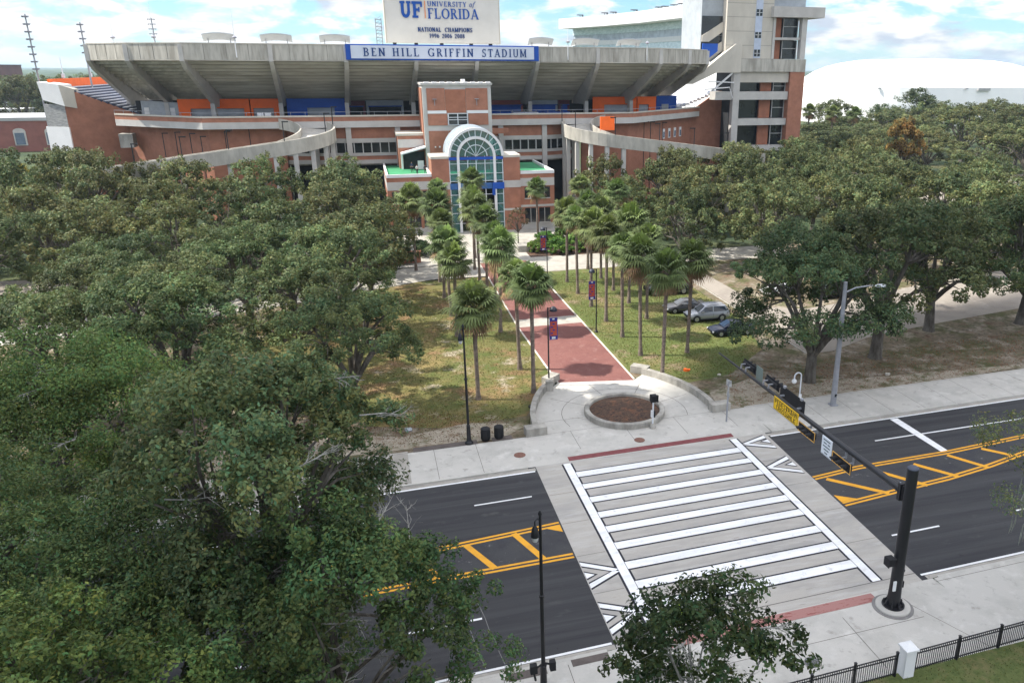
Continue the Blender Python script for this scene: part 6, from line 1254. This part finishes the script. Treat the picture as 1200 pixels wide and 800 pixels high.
# ---- yellow-green crossing sign behind the young tree
t = thing('crossing_sign', 'fluorescent yellow green pedestrian crossing sign behind the young tree', 'road sign', (12.1, 28.0, .12)); b = MB(); b.box(12.07, 27.98, .1, 12.13, 28.04, 3.2); b.build('post', galv, t); fy = mat('fluo_yellow', (.55, .80, .02), .5, .03, 3)
b = MB(); b.plate([(12.03, 28.02+u, 2.75+v) for u, v in ((0, .4), (.4, 0), (0, -.4), (-.4, 0))], (.03, 0, 0)); s1 = b.build('sign_plate', fy, t); b = MB(); b.plate([(12.02, 28.02+u, 2.75+v) for u, v in ((.03, .2), (.09, -.02), (.05, -.2), (-.05, -.2), (-.09, -.02), (-.03, .2))], (.008, 0, 0)); b.build('walking_mark', blackmat, s1)
b = MB(); b.box(12.03, 27.72, 1.95, 12.06, 28.32, 2.28); b.build('arrow_plate', fy, t)
# ---- litter on the lawns
for i, (x, y, s, mm, lab) in enumerate([(26.5, 62.3, .5, orange, 'small orange red box lying on the grass right of the palms'), (1.5, 56.2, .5, greyw, 'crumpled pale litter under the forked oak'), (11.3, 56.6+1.4, .45, mat('dark_lump', (.06, .06, .05), .9, .1, 4), 'dark clump on the grass left of the curved seat wall'), (43.5, 56.6, .45, cream, 'pale crumpled sheet on the ground right of the street light'), (28.9, 60.5, .3, cream, 'small pale scrap beyond the right seat wall')]):
    b = MB(); r = random.Random(i); pts = [(x+s*.7*math.cos(a)*r.uniform(.6, 1), y+s*.5*math.sin(a)*r.uniform(.6, 1)) for a in np.linspace(0, 5.6, 7)]; b.poly(pts, .1, [.1+s*r.uniform(.2, .5) for _ in pts]); tag(b.build('litter', mm, loc=(x, y, .1)), lab, 'litter')

# ---- fence with white gate post
def fence(p0, p1, n, label):
    t = thing('metal_fence', label, 'fence', ((p0[0]+p1[0])/2, (p0[1]+p1[1])/2, .1)); P = [Vector(p0).lerp(Vector(p1), k/n) for k in range(n+1)]
    for p in P: b = MB(); b.box(p.x-.045, p.y-.045, 0, p.x+.045, p.y+.045, 1.42); b.box(p.x-.06, p.y-.06, 1.42, p.x+.06, p.y+.06, 1.46); b.build('post', blackmet, t)
    for a, c in zip(P, P[1:]):
        b = MB()
        for z in (1.28, 1.12, .28): b.beam((a.x, a.y, z), (c.x, c.y, z), .04, .045)
        m_ = int((c-a).length/.115)
        for k in range(1, m_): q = a.lerp(c, k/m_); b.box(q.x-.012, q.y-.012, .18, q.x+.012, q.y+.012, 1.26)
        b.build('panel', blackmet, t)
fence((22.0, 24.12), (34.2, 24.75), 5, 'black metal picket fence right of the white post'); fence((12.2, 23.75), (21.0, 24.1), 4, 'black metal picket fence left of the white post')
t = thing('fence_pillar', 'square white fence pillar with pyramid cap', 'pillar', (21.55, 24.1, .1)); b = MB(); b.box(21.29, 23.84, .0, 21.81, 24.36, 1.55); b.build('shaft', whitew, t); b = MB(); b.box(21.22, 23.77, 1.55, 21.88, 24.43, 1.64); b.add([(21.22, 23.77, 1.64), (21.88, 23.77, 1.64), (21.88, 24.43, 1.64), (21.22, 24.43, 1.64), (21.55, 24.1, 1.86)], [(0, 1, 4), (1, 2, 4), (2, 3, 4), (3, 0, 4)]); b.build('cap', whitew, t)

# ================================================================== CARS
tyre = mat('tyre', (.015, .015, .015), .9, .1, 3); rimm = mat('wheel_rim', (.40, .40, .42), .35, .1, 3, metal=.6); chrome = mat('chrome', (.5, .5, .52), .2, .05, 2, metal=.9); carglass = mat('car_glass', (.02, .03, .045), .05, .1, 1, spec=.8); headl = mat('headlight', (.7, .72, .75), .15, .03, 2); taill = mat('tail_light', (.25, .01, .01), .3, .03, 2)
def car(name, label, cat, x, y, rz, paint, L_=4.7, W=1.86, kind='suv', cl=(.03, .04, .06)):
    """front towards local +x"""
    t = thing(name, label, cat, (x, y, .1), rz); h2 = L_/2
    if kind == 'suv': prof = [(-h2, .55, .98, .84), (-h2+.12, .38, 1.05, .94), (-1.0, .30, 1.04, 1.0), (.7, .30, 1.02, 1.0), (h2-.95, .30, 1.02, .98), (h2-.25, .36, .93, .90), (h2, .48, .78, .76)]; roof = [(-h2+.08, 1.05, .9), (-h2+.55, 1.66, .74), (-.4, 1.74, .76), (.45, 1.68, .75), (1.25, 1.04, .88)]; wr = .37
    elif kind == 'sedan': prof = [(-h2, .5, .86, .84), (-h2+.15, .34, .95, .93), (-1.1, .26, .95, 1.0), (.7, .26, .90, 1.0), (h2-.9, .26, .86, .97), (h2-.2, .32, .74, .88), (h2, .42, .62, .72)]; roof = [(-h2+.75, .95, .84), (-.95, 1.36, .68), (-.3, 1.42, .70), (.3, 1.38, .69), (1.15, .91, .84)]; wr = .33
    else: prof = [(-h2, .6, 1.05, .94), (-h2+.1, .48, 1.08, .98), (-1.0, .42, 1.08, 1.0), (.9, .42, 1.10, 1.0), (h2-1.0, .42, 1.10, .99), (h2-.2, .46, 1.02, .94), (h2, .55, .85, .84)]; roof = [(-.75, 1.08, .9), (-.6, 1.78, .78), (.2, 1.84, .79), (.75, 1.80, .77), (1.45, 1.12, .9)]; wr = .42
    b = MB(); n = 9; rings = []
    for px_, zb, zt, k in prof:
        w_ = W/2*k; rings.append([(px_, -w_*.9, zb), (px_, -w_, zb+.12), (px_, -w_*1.0, zb+(zt-zb)*.6), (px_, -w_*.93, zt-.03), (px_, -w_*.6, zt+.015), (px_, w_*.6, zt+.015), (px_, w_*.93, zt-.03), (px_, w_, zb+(zt-zb)*.6), (px_, w_, zb+.12), (px_, w_*.9, zb)])
    m_ = 10; vs = [v for r_ in rings for v in r_]; fs = [(i*m_+k, i*m_+(k+1) % m_, (i+1)*m_+(k+1) % m_, (i+1)*m_+k) for i in range(len(rings)-1) for k in range(m_)]+[tuple(range(m_)), tuple((len(rings)-1)*m_+k for k in range(m_))]
    b.add(vs, fs); body = in_local(b, 'body', paint, t, smooth=True)
    b = MB(); rg = []
    for px_, z, k in roof: w_ = W/2*k; rg.append([(px_, -w_, z), (px_, -w_*.8, z+.035), (px_, w_*.8, z+.035), (px_, w_, z)])
    base = [(px_, z) for px_, z, k in roof]; bw_ = W/2*.9; zb = roof[0][1]-.04
    low = [[(px_, -bw_, zb), (px_, bw_, zb)] for px_, z, k in roof]
    N5 = len(roof); vs = []; fs = []
    for r_, l_ in zip(rg, low): vs += [l_[0]]+r_+[l_[1]]
    for i in range(N5-1):
        for k in range(5): fs.append((i*6+k, i*6+k+1, (i+1)*6+k+1, (i+1)*6+k))
    fs += [tuple(range(6)), tuple((N5-1)*6+k for k in range(5, -1, -1))]; b.add(vs, fs)
    cab = in_local(b, 'cabin', paint, t, smooth=True)
    # windows: windscreen, rear and side glass, slightly proud
    def lerp(a, c, u): return tuple(a[i]+(c[i]-a[i])*u for i in range(3))
    def pane(nm_, q, off, ins=.1):
        c = [sum(p[i] for p in q)/len(q) for i in range(3)]; q2 = [lerp(p, c, ins) for p in q]; b_ = MB(); b_.add([(p[0]+off[0], p[1]+off[1], p[2]+off[2]) for p in q2], [tuple(range(len(q2)))]); in_local(b_, nm_, carglass, cab)
    pane('windscreen', [rg[-1][1], rg[-1][2], rg[-2][2], rg[-2][1]], (.02, 0, .02), .08); pane('rear_window', [rg[0][1], rg[0][2], rg[1][2], rg[1][1]], (-.02, 0, .02), .12)
    for s_ in (0, 3):
        sg = -1 if s_ == 0 else 1; lo = lambda i, u=0: (rg[i][s_][0], sg*(W/2*.9+.012), zb+.1)
        top = lambda i: (rg[i][s_][0], rg[i][s_][1]+sg*.012, rg[i][s_][2]-.06)
        x0, x1, x2, x3, x4 = [r_[s_][0] for r_ in rg]
        pane('side_window', [(x2+.05, sg*(W/2*.9+.01), zb+.1), (x4-.25, sg*(W/2*.9+.01), zb+.1), (x3+.05, rg[3][s_][1]+sg*.02, rg[3][s_][2]-.08), (x2+.05, rg[2][s_][1]+sg*.02, rg[2][s_][2]-.08)], (0, 0, 0), .03)
        pane('side_window', [(x0+.3, sg*(W/2*.9+.01), zb+.1), (x2-.05, sg*(W/2*.9+.01), zb+.1), (x2-.05, rg[2][s_][1]+sg*.02, rg[2][s_][2]-.08), (x1+.12, rg[1][s_][1]+sg*.02, rg[1][s_][2]-.08)], (0, 0, 0), .03)
        b = MB(); b.box(x4-.55, sg*(W/2*.93), zb+.06, x4-.3, sg*(W/2*.93)+sg*.22, zb+.24) if sg > 0 else b.box(x4-.55, -W/2*.93-.22, zb+.06, x4-.3, -W/2*.93, zb+.24); in_local(b, 'mirror', paint, t)
        b = MB()
        for xx in (x2, x1+.35): b.box(xx-.01, sg*W/2*.998-.004, .5, xx+.01, sg*W/2*.998+.004, zb-.02)
        in_local(b, 'door_seam', blackmat, body)
        b = MB(); b.box(h2-.28, sg*W*.36-.2, prof[-1][2]-.14, h2-.05, sg*W*.36+.13, prof[-1][2]+.0); in_local(b, 'headlight', headl, t)
        b = MB(); b.box(-h2-.02, sg*W*.38-.12, prof[0][2]-.28, -h2+.1, sg*W*.38+.1, prof[0][2]-.06); in_local(b, 'tail_light', taill, t)
    b = MB(); b.box(h2-.05, -.5, prof[-1][1]+.1, h2+.02, .5, prof[-1][2]-.06); in_local(b, 'grille', blackmat, t); b = MB(); b.box(-1.3, -W/2-.01, prof[2][1]-.04, 1.2, W/2+.01, prof[2][1]+.04); in_local(b, 'sill', blackmat if kind != 'pickup' else chrome, t)
    for wx in (-h2*.59, h2*.62):
        for s_ in (-1, 1):
            b = MB(); pts = [(wx, s_*(W/2-.22), wr), (wx, s_*(W/2-.205), wr), (wx, s_*(W/2+.005), wr), (wx, s_*(W/2+.02), wr)]; b.tube(pts, [wr*.9, wr, wr, wr*.93], 20); wl_ = in_local(b, 'wheel', tyre, t, smooth=True)
            b = MB(); b.tube([(wx, s_*(W/2+.018), wr), (wx, s_*(W/2+.03), wr)], [wr*.64, wr*.58], 14); in_local(b, 'rim', rimm, wl_)
            b = MB(); n = 14; r1, r2 = wr+.02, wr+.08
            for q in range(n):
                A, B = R_(180*q/n), R_(180*(q+1)/n); b.plate([(wx+r_*math.cos(a), s_*(W/2+.002), wr+r_*math.sin(a)) for r_, a in ((r1, A), (r2, A), (r2, B), (r1, B))], (0, s_*.012, 0))
            in_local(b, 'wheel_arch', blackmat, body)
    if kind == 'suv':
        for s_ in (-1, 1): b = MB(); b.beam((-1.7, s_*.62, 1.80), (.3, s_*.62, 1.78), .04, .04); in_local(b, 'roof_rail', chrome, cab)
    if kind == 'pickup':
        b = MB(); b.box(-h2+.15, -W/2*.82, 1.02, -.85, W/2*.82, 1.115); in_local(b, 'cargo_bed', blackmat, t)
    return t
def paint(n, c, r=.25, m_=.3): return mat('paint_'+n, c, r, .03, .5, metal=m_, spec=.6)
PI = math.pi
car('parked_car', 'silver estate car parked on the grass beyond the palms', 'car', 34.5, 76.3, PI-.03, paint('silver', (.36, .37, .40)), 4.8, 1.95, 'suv')
car('parked_car', 'dark grey saloon parked just behind the silver car', 'car', 33.4, 79.9, PI-.03, paint('grey', (.10, .10, .105)), 4.8, 1.85, 'sedan')
car('pickup_truck', 'black pickup truck parked beyond the grey saloon', 'pickup', 34.2, 87.4, PI-.02, paint('black', (.012, .012, .016)), 5.8, 2.0, 'pickup')
car('parked_car', 'dark navy coupe half hidden under the oak, nearest of the parked row', 'car', 35.0, 71.1, PI-.03, paint('navy', (.010, .014, .03)), 4.8, 1.88, 'sedan')
car('parked_car', 'dark maroon car parked behind the black pickup', 'car', 34.9, 95, PI, paint('maroon', (.07, .03, .03)), 4.7, 1.9, 'suv')
car('parked_car', 'black car with pale headlights parked behind the broad oak', 'car', 52.6, 80.8, PI+.1, paint('black', None), 4.8, 1.9, 'suv')
car('parked_car', 'white car parked at the far left of the lot behind the oak', 'car', 47.2, 83.5, PI+.1, paint('white', (.7, .7, .7)), 4.7, 1.85, 'sedan')
car('parked_car', 'blue car parked in the distant lot beyond the oaks at the right', 'car', 128.6, 142.5, PI, paint('blue', (.02, .06, .2)), 4.7, 1.85, 'suv'); car('parked_car', 'white car in the distant lot by the right edge', 'car', 143, 148, PI, MATS['paint_white'], 4.7, 1.85, 'suv')
car('parked_car', 'red car glimpsed among the distant oaks at the right', 'car', 119, 150, PI, paint('red', (.22, .03, .02)), 4.7, 1.85, 'sedan'); car('parked_car', 'silver car in the distant lot just left of the double lamp post', 'car', 137.5, 152, PI, MATS['paint_silver'], 4.7, 1.85, 'sedan')
t = thing('lot_light', 'white double headed lamp post in the distant parking lot at the right', 'street light', (142.5, 146, 0)); b = MB(); b.tube([(142.5, 146, 0), (142.5, 146, 9.2)], [.2, .14], 8); b.build('pole', whitemet, t)
for s_ in (-1, 1): b = MB(); b.box(142.5+s_*.2-.1, 145.9, 9.0, 142.5+s_*.2+.1, 146.1, 9.15); b.box(142.5+s_*.75-.4, 145.7, 9.05, 142.5+s_*.75+.4, 146.3, 9.25); b.build('lamp_head', whitemet, t)

# ================================================================== PEOPLE on the left roof terrace
def person(label, x, y, z, rz, shirt, trousers, hairc, arm=0.2, stride=.12, skinc=(.35, .2, .13)):
    J = {'pel': (0, 0, .95), 'wst': (0, 0, 1.1), 'chs': (0, 0, 1.32), 'nek': (0, 0, 1.47), 'hdb': (0, .02, 1.54), 'hd': (0, .03, 1.64), 'hdt': (0, .02, 1.72),
        'hl': (.1, 0, .92), 'kl': (.11, stride, .5), 'al': (.11, stride*.4, .09), 'tl': (.12, stride*.4+.15, .04), 'hr': (-.1, 0, .92), 'kr': (-.11, -stride*.3, .5), 'ar': (-.11, -stride, .09), 'tr': (-.12, -stride+.15, .04),
        'sl': (.19, 0, 1.40), 'el': (.26, -.02, 1.13), 'wl': (.25, arm, .92), 'fl': (.25, arm+.05, .82), 'sr': (-.19, 0, 1.40), 'er': (-.26, .0, 1.13), 'wr': (-.22, arm*1.2, .95), 'fr': (-.2, arm*1.2+.06, .86)}
    rad = dict(pel=.14, wst=.125, chs=.145, nek=.055, hdb=.075, hd=.1, hdt=.07, hl=.095, kl=.062, al=.045, tl=.035, hr=.095, kr=.062, ar=.045, tr=.035, sl=.062, el=.042, wl=.032, fl=.03, sr=.062, er=.042, wr=.032, fr=.03)
    E_ = [('pel', 'wst'), ('wst', 'chs'), ('chs', 'nek'), ('nek', 'hdb'), ('hdb', 'hd'), ('hd', 'hdt'), ('pel', 'hl'), ('hl', 'kl'), ('kl', 'al'), ('al', 'tl'), ('pel', 'hr'), ('hr', 'kr'), ('kr', 'ar'), ('ar', 'tr'), ('chs', 'sl'), ('sl', 'el'), ('el', 'wl'), ('wl', 'fl'), ('chs', 'sr'), ('sr', 'er'), ('er', 'wr'), ('wr', 'fr')]
    ks = list(J); me = bpy.data.meshes.new('b'); me.from_pydata([J[k] for k in ks], [(ks.index(a), ks.index(c)) for a, c in E_], []); o = bpy.data.objects.new('b', me); COL.objects.link(o)
    md = o.modifiers.new('s', 'SKIN'); 
    for i, k in enumerate(ks): me.skin_vertices[0].data[i].radius = (rad[k], rad[k]*(.75 if k in ('pel', 'wst', 'chs') else 1)); me.skin_vertices[0].data[i].use_root = (k == 'pel')
    o.modifiers.new('u', 'SUBSURF').levels = 1; dg = bpy.context.evaluated_depsgraph_get(); m2 = bpy.data.meshes.new_from_object(o.evaluated_get(dg)); bpy.data.objects.remove(o)
    m2.materials.clear()
    sk = mat('skin_%d' % int(skinc[0]*100), skinc, .6, .03, 3)
    for mm in (sk, mat('cloth_'+shirt[0], shirt[1], .9, .05, 4), mat('cloth_'+trousers[0], trousers[1], .9, .05, 4), blackmat): m2.materials.append(mm)
    for p in m2.polygons:
        c = p.center; p.use_smooth = True; p.material_index = 3 if c.z < .1 else 2 if c.z < .98 and abs(c.x) < .19 else 1 if c.z < 1.49 and c.z > 1.05 else 0
    o = bpy.data.objects.new('person', m2); COL.objects.link(o); o.location = (x, y, z); o.rotation_euler = (0, 0, rz); tag(o, label, 'person', 'people on the roof terrace')
    h = MB(); h.ball((0, .0, 1.665), .112, 8, 1, 1, .95); hh = h.build('hair', mat('hair_'+label[:3], hairc, .8, .1, 5), smooth=True, fix=False); hh.parent = o
person('person in a white top and dark trousers standing on the left green terrace', 8.2, 134.2, 9.37, .4, ('white', (.6, .6, .6)), ('dark', (.03, .03, .04)), (.05, .03, .02))
person('person in black standing at the right end of the left green terrace', 9.5, 134.0, 9.37, -.3, ('black', (.02, .02, .025)), ('dark', None), (.02, .015, .01), stride=.05)
person('person in dark clothes behind the other two on the left green terrace', 7.6, 138, 9.37, 2.8, ('navy', (.03, .04, .09)), ('dark', None), (.04, .03, .02), arm=.05)

# ================================================================== CLOUD whose shadow lies over the road
b = MB(); rngc = random.Random(4); alt = 330; sh = Vector((-SUNV.x/SUNV.z*alt, -SUNV.y/SUNV.z*alt))
def cl_pt(x, y): return (x-sh.x, y-sh.y)
edge = [(-90, 62), (-60, 56), (-30, 60), (-12, 57), (4, 60), (14, 58.5), (22, 57), (29, 60), (36, 66), (46, 71), (62, 74), (90, 76), (130, 70), (150, 20), (120, -60), (20, -70), (-70, -50), (-110, 0)]
pts = smoothpts(edge+[edge[0]], 4)[:-1]; pts = [cl_pt(x+rngc.uniform(-2, 2), y+rngc.uniform(-1.5, 1.5)) for x, y in pts]; n = len(pts)
cx_, cy_ = sum(p[0] for p in pts)/n, sum(p[1] for p in pts)/n; rings = []
for k_, z in ((.55, alt+22), (.8, alt+16), (.95, alt+7), (1, alt), (.9, alt-5), (.6, alt-7)):
    rings.append([(cx_+(x-cx_)*k_, cy_+(y-cy_)*k_, z+rngc.uniform(-3, 3)) for x, y in pts])
vs = [p for r_ in rings for p in r_]; fs = [(i*n+k, i*n+(k+1) % n, (i+1)*n+(k+1) % n, (i+1)*n+k) for i in range(len(rings)-1) for k in range(n)]+[tuple(range(n-1, -1, -1)), tuple(len(vs)-n+k for k in range(n))]
b.add(vs, fs); o = b.build('cloud', mat('cloud_white', (.85, .85, .86), 1, .02, .02), smooth=True, fix=False); tag(o, kind='structure')

# ================================================================== HAZE
b = MB(); b.box(-4500, -300, -1.2, 4500, 8200, 96.5); hz = b.build('haze', mat('haze_dummy', (.5, .5, .5))); hz.data.materials.clear()
hm = bpy.data.materials.new('haze'); hm.use_nodes = True; t_ = hm.node_tree; t_.nodes.clear(); o_ = t_.nodes.new('ShaderNodeOutputMaterial'); v_ = t_.nodes.new('ShaderNodeVolumePrincipled')
v_.inputs['Color'].default_value = (.62, .80, .95, 1); v_.inputs['Density'].default_value = .00011; v_.inputs['Anisotropy'].default_value = .2; t_.links.new(v_.outputs[0], o_.inputs['Volume']); hz.data.materials.append(hm); tag(hz, kind='stuff'); hz['label'] = 'thin blue haze over the far woods'; hz['category'] = 'haze'
